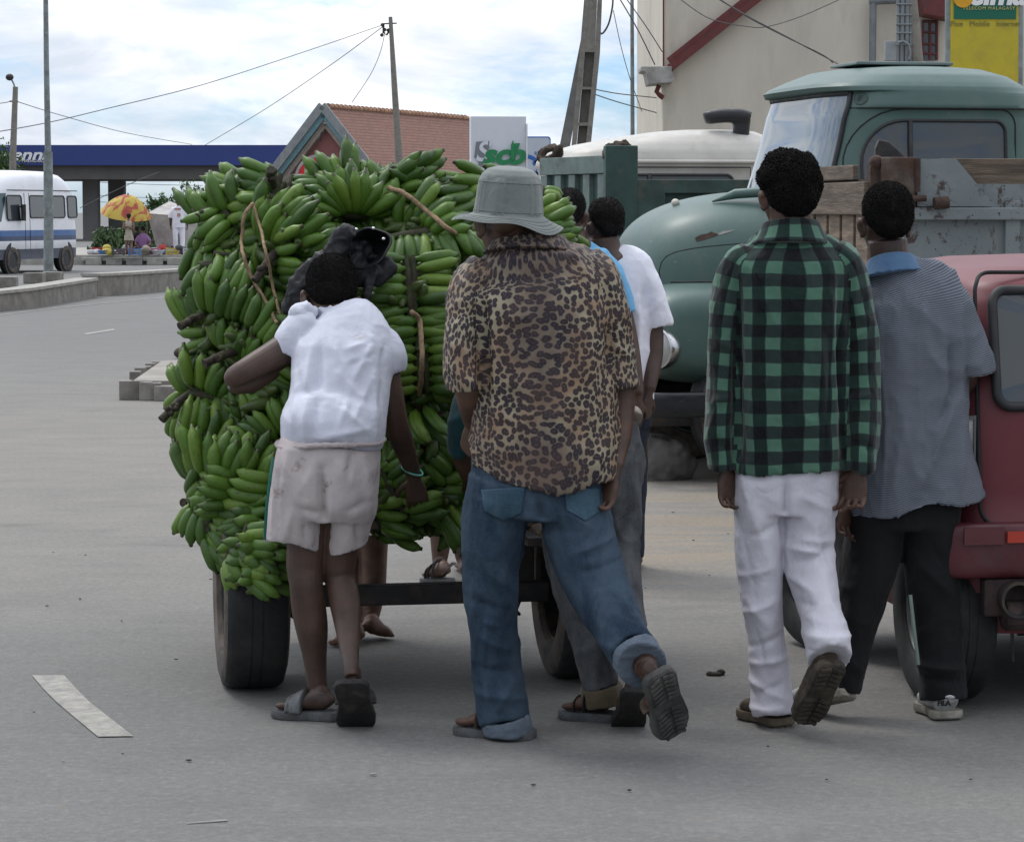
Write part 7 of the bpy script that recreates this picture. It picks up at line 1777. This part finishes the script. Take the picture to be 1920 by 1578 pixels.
for y_ in (40,60,82,100): m.pipe([P(1729,y_,Yb_-.06), P(1758,y_+2,Yb_-.06)], .014, 6)
wo = m.build('window_grille', MAROON, e)
m = MB(); m.add([P(1728,38,Yb_-.03), P(1758,38,Yb_-.03), P(1758,114,Yb_-.03), P(1728,114,Yb_-.03)], [(0,1,2,3)]); m.build('window', WINDOW, e, fixn=False)
for k, (x_, w_) in enumerate(((1860, .5),)):
    pass
# meter box and bundled cable poles
e = empty('utility_pole', Vector((P(1695,400,33).x,33,0)), 'pale concrete pole with grey conduits and a meter box before the cream building', 'pole')
yq = 33
m = MB(); m.pipe([Vector((P(1722,478,yq).x,yq,0)), P(1718,110,yq), P(1703,-60,yq)], [.11,.085,.07], 10); m.build('shaft', PCON, e, smooth=60)
m = MB()
for x_, r_ in ((1683,.022),(1691,.03),(1700,.03),(1707,.02)): m.pipe([Vector((P(x_,478,yq).x,yq-.05,0)), P(x_,110,yq-.05), P(x_+2,-60,yq-.05)], r_, 8)
for y_ in (8,28,46,62,84): m.pipe([P(1680,y_,yq-.08), P(1710,y_,yq-.08)], .012, 6)
m.pipe([P(1684,80,yq-.1), P(1694,77,yq-.12), P(1704,84,yq-.12), P(1707,100,yq-.1), P(1704,112,yq-.1)], .016, 6); m.build('conduits', GP, e, smooth=60)
m = MB(); m.box(P(1671,96,yq), (.16,.12,.24)); m.build('meter_box', M_('grey_box', (.28,.31,.32), .6), e, bevel=.01)
wire([(1340,-6,32),(1400,30,32),(1480,72,32),(1560,114,32),(1620,150,31)], .012, 'dark doubled cable slanting across the cream wall, upper strand')
wire([(1342,-6,32),(1403,33,32),(1470,68,32),(1540,102,32),(1562,118,32)], .010, 'dark doubled cable slanting across the cream wall, lower strand')
wire([(1270,-5,34),(1330,35,34),(1400,50,34),(1440,50,34),(1500,32,34),(1560,6,34),(1590,-8,34)], .008, 'thin slack wire drooping across the maroon roof edge')
# yellow telecom sign
Y6 = 27; e = empty('billboard', Vector((P(1848,400,Y6).x,Y6,0)), 'yellow phone company sign with a green panel at the top right corner', 'sign')
YEL = M_('sign_yellow', (.52,.42,.02), .5, .05, 3, patch=(.42,.34,.03), psc=3); SGRN = M_('sign_green', (.0,.12,.07), .5, .05)
def sgn(x0, y0, x1, y1, Y, mat, name, th=.06, par=None, bevel=0):
    a = P(x0, y0, Y); b = P(x1, y1, Y); m = MB(); m.box(((a.x+b.x)/2, Y+th/2, (a.z+b.z)/2), (abs(b.x-a.x), th, abs(a.z-b.z))); return m.build(name, mat, par, bevel=bevel)
sgn(1781,-120,1910,330,Y6,YEL,'board',.08,e); gp = sgn(1790,-70,1905,36,Y6-.012,SGRN,'green_panel',.01,e)
m = MB()
for x_ in (1778,1914): m.pipe([Vector((P(x_,478,Y6).x,Y6+.02,0)), P(x_,-130,Y6+.02)], .03, 8)
m.build('posts', GALV, e, smooth=60)
WHT = M_('sign_white', (.8,.8,.8), .5, .03)
M6 = facing(P(1852,-9,Y6-.016), (1,0,0)); text('Telma', .30, M6, WHT, parent=gp, bold=.012, shear=.2)
text('TELECOM MALAGASY', .045, facing(P(1854,16,Y6-.016), (1,0,0)), M_('sign_pale_yellow', (.6,.55,.2), .5), parent=gp, spacing=1.25)
m = MB(); m.lathe([(0,.0),(.10,.0),(.10,.004),(0,.004)], facing(P(1806,-4,Y6-.018), (1,0,0)), 24); m.build('orange_disc', M_('sign_orange', (.7,.35,.01), .5), gp)
text('Fixe   Mobile   Internet', .075, facing(P(1848,45,Y6-.004), (1,0,0)), M_('sign_faded_text', (.26,.24,.05), .6), parent=e)
# ------------------------------------------------------------ white scb sign, roundabout sign
Y7 = 60; e = empty('shop_sign', Vector((P(934,400,Y7).x,Y7,0)), 'tall white box sign with grey S emblem and green scb lettering', 'sign')
SWB = M_('sign_box_white', (.62,.65,.70), .5, .03, 3)
m = MB(); a = P(881,218,Y7); b = P(985,345,Y7)
m.box(((a.x+b.x)/2, Y7+.3, (a.z+b.z)/2-.35), (b.x-a.x, .6, a.z-b.z+.7), rz=radians(4)); m.build('box', SWB, e, bevel=.02)
m = MB()
for x_ in (900,965): m.pipe([Vector((P(x_,478,Y7).x,Y7+.3,0)), P(x_,330,Y7+.3)], .07, 10)
m.build('posts', GALV, e, smooth=60)
m = MB(); m.box((P(986,300,Y7).x, Y7+.28, P(986,300,Y7).z-.2), (.03,.66,2.0), rz=radians(4)); m.build('edge_trim', M_('trim_pale', (.7,.71,.72), .5), e)
SGR = M_('sign_logo_green', (.01,.20,.07), .5, .03); SGY = M_('sign_logo_grey', (.17,.19,.21), .5, .03)
Ms = facing(P(943,291,Y7-.055), (cos(radians(4)), sin(radians(4)), 0))
text('scb', .62, Ms, SGR, parent=e, bold=.028, shear=.28, sx=1.12)
def poly(px, Y, mat, name, par, th=.01):
    m = MB(); m.prism([P(x, y, Y) for x, y in px], (0,-th,0), (0,0,0)); return m.build(name, mat, par)
poly([(893,266),(918,265),(913,311),(896,312),(899,296),(889,296)], Y7-.05, SGY, 'emblem', e)
text('S', .62, facing(P(903,286,Y7-.066), (1,.07,0)), SWB, parent=e, bold=.012, shear=.25)
poly([(958,272),(962,262),(965,274),(964,300),(958,300)], Y7-.06, SGR, 'leaf_mark', e)
text('TELECOM', .12, facing(P(944,322,Y7-.055), (1,.07,0)), SGR, parent=e) if False else None
Y8_ = 66; e = empty('road_sign', Vector((P(1010,400,Y8_).x,Y8_,0)), 'white direction sign with blue edge and blue roundabout arrows beside the scb sign', 'road sign')
SBL = M_('sign_blue', (.02,.12,.42), .45, .03); SGB = M_('sign_pale_grey', (.45,.50,.56), .5, .03)
m = MB(); o_ = roundrect(P(975,0,Y8_).x, P(0,372,Y8_).z, P(1033,0,Y8_).x, P(0,256,Y8_).z, .08); m.prism([Vector((x, Y8_, z)) for x, z in o_], (0,0,0), (0,.05,0)); m.build('border', SBL, e)
m = MB(); o_ = roundrect(P(977,0,Y8_).x, P(0,370,Y8_).z, P(1031,0,Y8_).x, P(0,258.5,Y8_).z, .07); m.prism([Vector((x, Y8_-.012, z)) for x, z in o_], (0,0,0), (0,.011,0)); m.build('face', SGB, e)
m = MB()
c8 = P(988,315,Y8_-.016); pts = [c8+Vector((.28*cos(a), 0, .28*sin(a))) for a in np.linspace(-1.5, 1.5, 16)]
for i in range(15): m.beam(pts[i], pts[i+1], .012, .10, up=(0,1,0)) if False else m.beam(pts[i], pts[i+1], .10, .01, up=(0,1,0))
for tipx, tipy, bx, by in ((1014,300,999,308),(1014,332,999,322)):
    a_, b_ = P(bx, by, Y8_-.016), P(tipx, tipy, Y8_-.016); m.beam(a_, b_, .09, .01, up=(0,1,0)); d_ = (b_-a_).normalized(); n_ = Vector((-d_.z, 0, d_.x))
    m.prism([b_+d_*.10, b_+n_*.13-d_*.06, b_-n_*.13-d_*.06], (0,-.008,0), (0,.006,0))
m.build('arrows', SBL, e)
text('RN 58', .13, facing(P(1014,288,Y8_-.02), (1,0,0)), SBL, parent=e) if False else text('ANOSY', .11, facing(P(1013,288,Y8_-.02), (1,0,0)), SBL, parent=e) if False else text('RNSR', .12, facing(P(1013,288,Y8_-.02), (1,0,0)), SBL, parent=e)
m = MB()
for x_ in (990,1022): m.pipe([Vector((P(x_,478,Y8_).x,Y8_+.08,0)), P(x_,262,Y8_+.08)], .04, 8)
m.build('posts', GALV, e)
# ------------------------------------------------------------ house with tiled roof
Yh = 110; e = empty('tiled_house', Vector((P(700,400,Yh).x,Yh+4,0)), 'pink walled house with a red clay tile roof and pale blue gable trim', 'house')
def tilemat():
    m, nt, b = nmat('clay_tiles'); t = NT(nt); uv = t.n('ShaderNodeUVMap', uv_map='roof')
    br = t.n('ShaderNodeTexBrick'); t.l(uv.outputs[0], br.inputs[0]); br.inputs['Scale'].default_value = 1; br.inputs['Brick Width'].default_value = .22; br.inputs['Row Height'].default_value = .17
    br.inputs['Mortar Size'].default_value = .022; br.inputs['Color1'].default_value = (.31,.15,.10,1); br.inputs['Color2'].default_value = (.22,.11,.078,1); br.inputs['Mortar'].default_value = (.10,.05,.04,1)
    n = t.noise(t.coord(), .8, 4); c = t.mix(t.math('MULTIPLY', n, .5), br.outputs[0], (.20,.12,.10)); t.l(c, b.inputs['Base Color']); b.inputs['Roughness'].default_value = .9
    t.l(t.bump(br.outputs['Fac'], -.6, .03), b.inputs['Normal']); return m
TILE = tilemat()
pk_ = P(615,200,Yh); back = Vector((P(878,214,Yh+14).x-pk_.x, 14, 0))     # ridge runs back and right
rt = Vector((.93, -.37, 0)).normalized(); 
rdir = Vector((back.x, back.y, 0)).normalized(); gdir = Vector((rdir.y, -rdir.x, 0))   # right side of the gable
# choose the gable feet from the photograph
zE = P(0,345,Yh).z-1.6
gr = P(716,300,Yh-1.2); run = 4.6
fr = pk_+Vector((gdir.x*4.1, gdir.y*4.1, -(pk_.z-zE))); fl_ = pk_+Vector((-gdir.x*4.1, -gdir.y*4.1, -(pk_.z-zE)))
me = bpy.data.meshes.new('roof'); R1 = back
def slab(a, b, c, d, th, name, mat, uvs=True):
    n_ = (b-a).cross(d-a).normalized(); n_ = n_ if n_.z > 0 else -n_
    vs = [a, b, c, d, a-n_*th, b-n_*th, c-n_*th, d-n_*th]; me = bpy.data.meshes.new(name); me.from_pydata([tuple(v) for v in vs], [], [(0,1,2,3),(7,6,5,4),(0,4,5,1),(1,5,6,2),(2,6,7,3),(3,7,4,0)])
    uvl = me.uv_layers.new(name='roof'); w_ = (b-a).length; h_ = (d-a).length
    co_ = {0:(0,0),1:(w_,0),2:(w_,h_),3:(0,h_),4:(0,0),5:(w_,0),6:(w_,h_),7:(0,h_)}
    for l in me.loops: uvl.data[l.index].uv = co_[l.vertex_index]
    me.materials.append(mat); bm = bmesh.new(); bm.from_mesh(me); bmesh.ops.recalc_face_normals(bm, faces=bm.faces); bm.to_mesh(me); bm.free(); return mkobj(name, me, e)
slab(pk_, pk_+back, fr+back, fr, .12, 'roof', TILE); slab(pk_, pk_+back, fl_+back, fl_, .12, 'roof', TILE)
m = MB()
for i in range(36): q = pk_+back*((i+.5)/36); m.pipe([q-rdir*.22+Vector((0,0,.02)), q+rdir*.20+Vector((0,0,.0))], [.13,.10], 8)
m.build('ridge_tiles', M_('pale_ridge_tile', (.42,.24,.15), .9, .3, 3), e, smooth=60)
BT = M_('pale_blue_trim', (.17,.31,.34), .7, .15, 4); GTm = M_('grey_barge_board', (.25,.27,.27), .8, .15, 4)
m = MB()
for f_ in (fr, fl_): m.beam(pk_-rdir*.55+Vector((0,0,.02)), f_-rdir*.55, .10, .34, up=(0,0,1))
m.build('barge_board', GTm, e)
m = MB()
for f_ in (fr, fl_): m.beam(pk_-rdir*.40+Vector((0,0,-.32)), f_-rdir*.40+Vector((0,0,-.30)), .10, .30, up=(0,0,1))
m.build('gable_trim', BT, e)
PINK = M_('pink_render', (.30,.13,.12), .9, .1, 2, patch=(.22,.10,.095), psc=2)
m = MB(); dz_ = Vector((0,0,-.3)); a_, b_, c_ = pk_+dz_, fr*1+dz_-gdir*.5, fl_+dz_+gdir*.5; bz = Vector((b_.x, b_.y, 0)); cz = Vector((c_.x, c_.y, 0))
m.prism([a_, b_, bz, cz, c_], (0,0,0), rdir*13.6); m.build('wall', PINK, e)
m = MB()
for f_ in (fr, fl_): m.beam(pk_-rdir*.15+Vector((0,0,-.72)), f_-rdir*.15+Vector((0,0,-.70)), .3, .22, up=(0,0,1))
m.build('soffit', M_('beige_soffit', (.30,.26,.22), .8), e)
cm = P(596,338,Yh-1.5); Mr = facing(cm, gdir, (0,0,1)); m = MB(); m.lathe([(0,.02),(.92,.02),(.92,-.05)], Mr, 40); rs = m.build('round_sign', M_('sign_red', (.55,.02,.02), .5), e); m = MB(); m.lathe([(.92,.03),(1.04,.03),(1.04,-.05),(.92,-.05)], Mr, 40); m.build('ring', M_('ring_grey', (.35,.33,.33), .6), rs)
m = MB(); q = P(600,262,Yh-1); m.pipe([q, q+Vector((0,-.3,.0)), q+Vector((.1,-.3,.3))], .05, 6); m.build('bracket', DARK_METAL, e)
# ------------------------------------------------------------ filling station canopy
Ys_ = 141; BLUEF = M_('canopy_blue', (.022,.045,.20), .5, .06, .5); CU = M_('canopy_soffit', (.115,.11,.105), .8, .1, 1); CCOL = M_('canopy_column', (.20,.195,.19), .85, .12, .6)
e = empty('filling_station_canopy', Vector((P(200,400,Ys_).x,Ys_+5,0)), 'filling station canopy with a deep blue fascia and white lettering, on square columns', 'canopy')
xL = P(-500,300,Ys_).x; xR = P(620,300,Ys_).x; z1 = P(0,272,Ys_).z; z0 = P(0,310,Ys_).z; zb = P(0,336,Ys_).z
m = MB(); m.box(((xL+xR)/2, Ys_+6, (z0+z1)/2), (xR-xL, 12, z1-z0)); fa = m.build('fascia', BLUEF, e)
m = MB(); m.box(((xL+xR)/2, Ys_+5.6, (zb+z0)/2-.002), (xR-xL-1.2, 10.4, z0-zb)); m.build('soffit', CU, e)
for x0_, x1_, dy in ((155,183,3),(203,232,6),(-260,-220,3),(420,450,6)):
    m = MB(); a_, b_ = P(x0_,400,Ys_+dy).x, P(x1_,400,Ys_+dy).x; m.box(((a_+b_)/2, Ys_+dy+.5, (zb)/2), (b_-a_, 1.0, zb)); m.build('column', CCOL, e)
text('Jovenna', .86, facing(P(33,291,Ys_-.04), (1,0,0)), WHT, parent=fa, bold=.02, shear=.3, sx=1.28, ext=.02); text('MADAGASCAR', .21, facing(P(66,302,Ys_-.04), (1,0,0)), WHT, parent=fa, shear=.3, ext=.02)
wire([(150,390,110),(232,350,105),(300,322,100)], .02, 'dark cable slanting across the canopy columns')
for y_ in (343,368,380): wire([(170,y_-2,150),(280,y_+3,150),(380,y_+5,150)], .018, 'faint level wire in the gap below the canopy')
# ------------------------------------------------------------ trees and bushes
def leafmat(name, c1, c2):
    m, nt, b = nmat(name); t = NT(nt); c = t.mix(t.ramp(t.noise(t.coord(), 1.2, 4), [(.35, 0), (.65, 1)]), c1, c2); t.l(c, b.inputs['Base Color']); b.inputs['Roughness'].default_value = .6; b.inputs['Specular IOR Level'].default_value = .3; return m
LEAF = leafmat('leaves', (.035,.075,.022), (.07,.12,.035)); LEAF2 = leafmat('leaves_blue_green', (.05,.09,.045), (.09,.14,.06)); BARK = M_('bark', (.09,.07,.05), .9, .3, 5, bump=.5)
def tree(name, base, h, cr, n, leaf, label, cat, seed, mat=LEAF, group=None, trunk=True, flat=1):
    r = random.Random(seed); e = empty(name, base, label, cat, group); tb = MB(); top = base+Vector((r.uniform(-.1,.1)*h, 0, h*.55))
    tips = []
    if trunk:
        tb.pipe([base, base.lerp(top, .5)+Vector((.03*h,0,0)), top], [h*.03, h*.022, h*.016], 8)
        for k in range(9):
            a = r.uniform(0, 6.3); q = base.lerp(top, r.uniform(.5, 1)); tpt = q+Vector((cos(a)*cr*r.uniform(.4,.9), sin(a)*cr*.6, h*r.uniform(.1,.42)*flat)); tips.append(tpt); tb.pipe([q, q.lerp(tpt, .5)+Vector((0,0,.04*h)), tpt], [h*.012, h*.008, h*.003], 6)
    else:
        for k in range(10): a = r.uniform(0, 6.3); tips.append(base+Vector((cos(a)*cr*r.uniform(0,.8), sin(a)*cr*.5, h*r.uniform(.2,.8)))); tb.pipe([base+Vector((r.uniform(-.2,.2),0,0)), tips[-1]], .02, 5)
    tb.build('trunk' if trunk else 'stems', BARK, e, smooth=60)
    m = MB()
    for i in range(n):
        c = r.choice(tips)+Vector((r.gauss(0,1)*cr*.22, r.gauss(0,1)*cr*.2, r.gauss(0,1)*cr*.17)); R = Euler((r.uniform(0,6.3), r.uniform(0,6.3), r.uniform(0,6.3))).to_matrix(); l = leaf*r.uniform(.6,1.3)
        m.add([c+R @ Vector(v)*l for v in ((-.5,0,0),(0,-.22,.05),(.5,0,0),(0,.22,.05))], [(0,1,2,3)])
    m.build('crown' if trunk else 'foliage', mat, e, fixn=False)
tree('tree', Vector((P(352,400,118).x,118,0)), 2.9, .75, 700, .17, 'small feathery tree showing under the canopy beside the bananas', 'tree', 3, LEAF2)
for i, (x, y, h, cr, Y, lab) in enumerate(((192,478,1.1,.5,90,'leafy bush between the two canopy columns'),(215,478,1.3,.6,92,'leafy bush behind the right canopy column'),(262,478,1.7,.8,96,'dark bush behind the parasol'),(300,478,2.5,1.1,104,'bush rising behind the canvas tent'),(322,478,2.3,1.0,108,'bush rising behind the walking person in white'),(372,478,2.6,1.5,92,'bush hidden at the left edge of the bananas'))):
    tree('bush', Vector((P(x,400,Y).x,Y,0)), h, cr, 1300, .20, lab, 'bush', 10+i, LEAF if i % 2 else LEAF2, 'bushes behind the market', trunk=False)
tree('tree', Vector((P(-14,400,130).x,130,0)), 5.6, 1.6, 1300, .3, 'tree crown just showing at the left edge beside the canopy lettering', 'tree', 31, LEAF)
# ------------------------------------------------------------ market on the pavement (raised .3 m)
Ym = 77; zk = .30
m = MB(); m.box((P(330,400,84).x, 87, zk/2-.01), (12, 16, zk)); tag(m.build('raised_pavement', CONC_L), kind='structure')
def MP(px, Y=None): Y = Y or Ym; p = P(px, 400, Y); return Vector((p.x, Y, zk))
UMB = None
def umbmat():
    m, nt, b = nmat('parasol_cloth'); t = NT(nt); n = t.noise(t.coord(), 2.2, 4, .6, 1.5); c = t.ramp(n, [(.42, (.45,.33,.05)), (.5, (.42,.28,.04)), (.54, (.36,.07,.04)), (.7, (.30,.04,.03))]); t.l(c, b.inputs['Base Color']); b.inputs['Roughness'].default_value = .7; return m
e = empty('parasol', MP(242,80), 'faded red and yellow parasol over the market goods', 'parasol')
hub = P(240,367,80); RMu = Matrix.Translation(hub) @ Matrix.Rotation(radians(8), 4, 'Y') @ Matrix.Rotation(radians(14), 4, 'X')
m = MB(); 
def umb(u, v):
    th = 2*pi*u; r = .79*v; sc_ = 1-.05*abs(sin(4*th))*v; z = -.62*v**2*.95-.02*abs(sin(4*th))*v; return RMu @ Vector((r*cos(th)*sc_*1.0, r*sin(th)*sc_, z+.02))
m.grid(umb, 64, 12, closed=True); m.build('canopy', umbmat(), e, smooth=60)
m = MB(); m.pipe([MP(243,80), hub+Vector((0,0,.08))], .02, 8); m.build('pole', DARK_METAL, e)
e = empty('tent', MP(320,82), 'grey white canvas tent at the back of the market', 'tent'); TENT = M_('canvas', (.45,.43,.41), .9, .12, 2, patch=(.3,.28,.27), psc=2)
pA, pB, pC, pD = P(276,400,81), P(318,377,83), P(372,400,81), P(345,385,85); bA, bB, bC_ = MP(296,81), MP(372,81), MP(300,85)
m = MB(); m.add([pA, pB, pC, P(330,404,80.5)], [(0,1,3),(1,2,3)]); m.add([pA+Vector((0,0,-.03)), P(330,404,80.55), MP(332,80.6), bA], [(0,1,2,3)]); m.add([P(330,404,80.6), pC, MP(372,81), MP(332,80.7)], [(0,1,2,3)]); m.add([pA, pB, pD, MP(330,85), bA], [(0,1,2),(0,2,3,4)]); m.build('canvas', TENT, e)
m = MB(); m.pipe([MP(318,83), pB], .02, 6); m.pipe([MP(276,81), pA], .015, 6); m.build('poles', WOOD, e)
def small_person(px, Y, base, H, label, shirt, legs_, pose='stand', name_group=None, skirt=False, seed=0, skin=SKIN2):
    """small far figure facing away; base height z, H body height; one skinned body plus clothes and hair"""
    x = P(px, 400, Y).x; o = Vector((x, Y, base)); e = empty('person', o, label, 'person', name_group); k = H/1.7
    V = lambda a, b, c: tuple(o+Vector((a*k, b*k, c*k)))
    s = Soup(); hs = Soup(); c = Vector(V(0, 0, 1.57)) if pose == 'stand' else Vector(V(0, 0, .82))
    head(s, hs, c, .23*k, yaw=20, pitch=5 if pose == 'stand' else 25, hair=1.3 if skirt else 1.05)
    sh = SoupC = Soup(); lg = Soup()
    if pose == 'stand':
        s.wtube([V(0,0,1.54)+(.05*k,.055*k), V(0,0,1.42)+(.06*k,.06*k), V(0,0,1.30)+(.15*k,.09*k), V(0,0,.95)+(.12*k,.09*k), V(0,0,.85)+(.13*k,.09*k)], 16, 3)
        for sg in (-1, 1):
            if skirt: A = [(sg*.17,0,1.33),(sg*.2,-.05,1.08),(sg*.05-.05,-.2,1.15)]
            else: A = [(sg*.18,0,1.36),(sg*.24,0,1.10),(sg*.25,.05,.88)]
            s.wtube([V(*A[0])+(.05*k,.05*k), V(*A[1])+(.042*k,.042*k), V(*A[2])+(.03*k,.03*k)], 12, 3)
            hand(s, Vector(V(*A[2])), (0,.05,-1) if not skirt else (-1,-.2,0), (-sg,.2,0), side=sg, curl=.4, k=k)
            w_ = sg*.09
            s.wtube([V(w_,0,.88)+(.08*k,.085*k), V(w_*1.1,.02*sg,.5)+(.055*k,.06*k), V(w_*1.1,-.02*sg,.28)+(.05*k,.055*k), V(w_*1.1,-.04*sg,.08)+(.035*k,.035*k)], 14, 3)
            hh = Vector(V(w_*1.1,-.07*sg,.01)); foot(s, hh, hh+Vector((0.03,.22*k,0)), (0,0,1), k, ankle=V(w_*1.1,-.04*sg,.09))
            if not skirt: lg.wtube([V(w_,0,.92)+(.095*k,.10*k), V(w_*1.1,.02*sg,.5)+(.078*k,.08*k), V(w_*1.1,-.03*sg,.1)+(.07*k,.075*k)], 18, 3)
            sh.wtube([V(sg*.12,0,1.38)+(.07*k,.07*k), V(sg*.22,0,1.24)+(.075*k,.075*k), V(sg*.25,0,1.10)+(.07*k,.07*k)], 16, 3) if not skirt else None
        if skirt: sh.wtube([V(0,0,1.40)+(.10*k,.07*k), V(0,0,1.28)+(.15*k,.10*k), V(0,0,1.0)+(.13*k,.10*k), V(0,0,.75)+(.18*k,.13*k), V(0,0,.58)+(.21*k,.15*k)], 20, 4, cup1=.05)
        else: sh.wtube([V(0,0,1.46)+(.07*k,.06*k), V(0,0,1.38)+(.17*k,.09*k), V(0,0,1.25)+(.20*k,.12*k), V(0,0,1.0)+(.19*k,.13*k), V(0,0,.80)+(.20*k,.13*k)], 22, 4, cup1=.03)
    else:
        s.wtube([V(0,0,.80)+(.05*k,.05*k), V(0,-.02,.68)+(.06*k,.06*k), V(0,-.05,.55)+(.15*k,.09*k), V(0,0,.2)+(.13*k,.10*k), V(0,0,.12)+(.15*k,.12*k)], 16, 3)
        for sg in (-1, 1):
            s.wtube([V(sg*.17,-.03,.58)+(.05*k,.05*k), V(sg*.24,-.1,.35)+(.042*k,.042*k), V(sg*.15,-.3,.28)+(.03*k,.03*k)], 12, 3); hand(s, Vector(V(sg*.15,-.3,.28)), (-sg*.3,-1,-.2), (0,0,-1), side=sg, curl=.5, k=k)
            s.wtube([V(sg*.1,0,.14)+(.09*k,.09*k), V(sg*.22,-.35,.22)+(.07*k,.07*k), V(sg*.05,-.55,.06)+(.045*k,.045*k)], 14, 3)
            hh = Vector(V(sg*.05,-.55,.0)); foot(s, hh, hh+Vector((sg*.05,-.22*k,0)), (0,0,1), k, ankle=V(sg*.05,-.55,.07))
            lg.wtube([V(sg*.1,.02,.14)+(.12*k,.12*k), V(sg*.22,-.35,.22)+(.10*k,.10*k), V(sg*.06,-.52,.08)+(.07*k,.07*k)], 14, 3)
        sh.wtube([V(0,-.02,.70)+(.07*k,.06*k), V(0,-.04,.60)+(.18*k,.11*k), V(0,-.02,.35)+(.18*k,.13*k), V(0,0,.12)+(.19*k,.15*k)], 20, 4)
        for sg in (-1, 1): sh.wtube([V(sg*.13,-.03,.6)+(.07*k,.07*k), V(sg*.23,-.08,.42)+(.065*k,.065*k)], 14, 3)
    s.skin('body', skin, e, .012*k, 2); hs.skin('hair', HAIR, e, .014, 1); sh.skin('dress' if skirt else 'shirt', shirt, e, .016, 2, disp=folds(.01, (9,9,6), seed))
    if lg.parts: lg.skin('trousers', legs_, e, .016, 2, disp=folds(.01, (9,9,6), seed+1))
    return e
wp_ = small_person(335, 80.6, .27, 1.72, 'person in white trousers and white shirt with printed back, walking at the market', WHITE_TEE, WHITE_TEE, seed=3)
q = P(332,392,80.3); m = MB(); m.box(q+Vector((0,.155,.0)), (.20,.01,.06)); m.box(P(334,403,80.3)+Vector((0,.15,0)), (.10,.01,.10)); m.build('shirt_print', M_('faded_print', (.45,.25,.22), .8), wp_)
small_person(241, 78.5, zk, 1.22, 'girl in a pale dress standing under the red and yellow parasol', cloth('pale_dress', (.42,.38,.30)), None, skirt=True, seed=5, skin=SKIN3)
small_person(268, 80, zk, 1.5, 'person in a lilac top sitting on the ground right of the girl in the dress', cloth('lilac_top', (.30,.16,.33)), DARK_JEANS, 'sit', seed=7, skin=SKIN3)
small_person(318, 81, zk, 1.5, 'person in a dark red top sitting in front of the tent', cloth('dark_red_top', (.13,.03,.03)), DARK_JEANS, 'sit', seed=8)
small_person(256, 82, zk, 1.5, 'person in black clothes sitting behind the parasol pole', BLACK_PANTS, BLACK_PANTS, 'sit', seed=9)
# goods on the ground
cols = [(.5,.5,.52),(.45,.06,.06),(.10,.20,.40),(.55,.45,.10),(.30,.26,.2),(.08,.09,.09),(.35,.12,.2)]
rg = random.Random(5)
for i in range(22):
    x = 176+i*8.6+rg.uniform(-2,2); Y = rg.uniform(78.5, 80.5); p_ = MP(x, Y); c = cols[i % 7]; mt = cloth('goods_%d' % (i % 7), c) if i < 7 else bpy.data.materials['goods_%d' % (i % 7)]
    nm = ('bundle','crate','basin','sack')[i % 4]; m = MB()
    if nm == 'crate':
        w_, d_, h_ = .34,.26,.20
        for z_ in (.03,.10,.17): 
            for sx in (-1,1): m.box(p_+Vector((sx*w_/2,0,z_)), (.015,d_,.045)); m.box(p_+Vector((0,sx*d_/2,z_)), (w_,.015,.045))
        for sx in (-1,1):
            for sy in (-1,1): m.box(p_+Vector((sx*w_/2*.95,sy*d_/2*.95,.1)), (.03,.03,.21))
        m.box(p_+Vector((0,0,.02)), (w_,d_,.01))
    elif nm == 'basin': m.lathe([(.001,.01),(.13,.01),(.19,.12),(.205,.125),(.20,.135),(.18,.125),(.12,.03),(.001,.03)], Matrix.Translation(p_), 24)
    else:
        for k in range(4): m.ell(p_+Vector((rg.uniform(-.1,.1), rg.uniform(-.05,.05), .06+.05*k*(nm == 'sack'))), (rg.uniform(.09,.15), .1, rg.uniform(.06,.1)), None, 12, 8)
    tag(m.build(nm, mt, smooth=40), {'bundle':'small cloth bundle','crate':'small slatted crate','basin':'small plastic basin','sack':'small lumpy sack'}[nm]+' laid out on the market pavement behind the kerb blocks', nm, 'market goods: %ss' % nm)
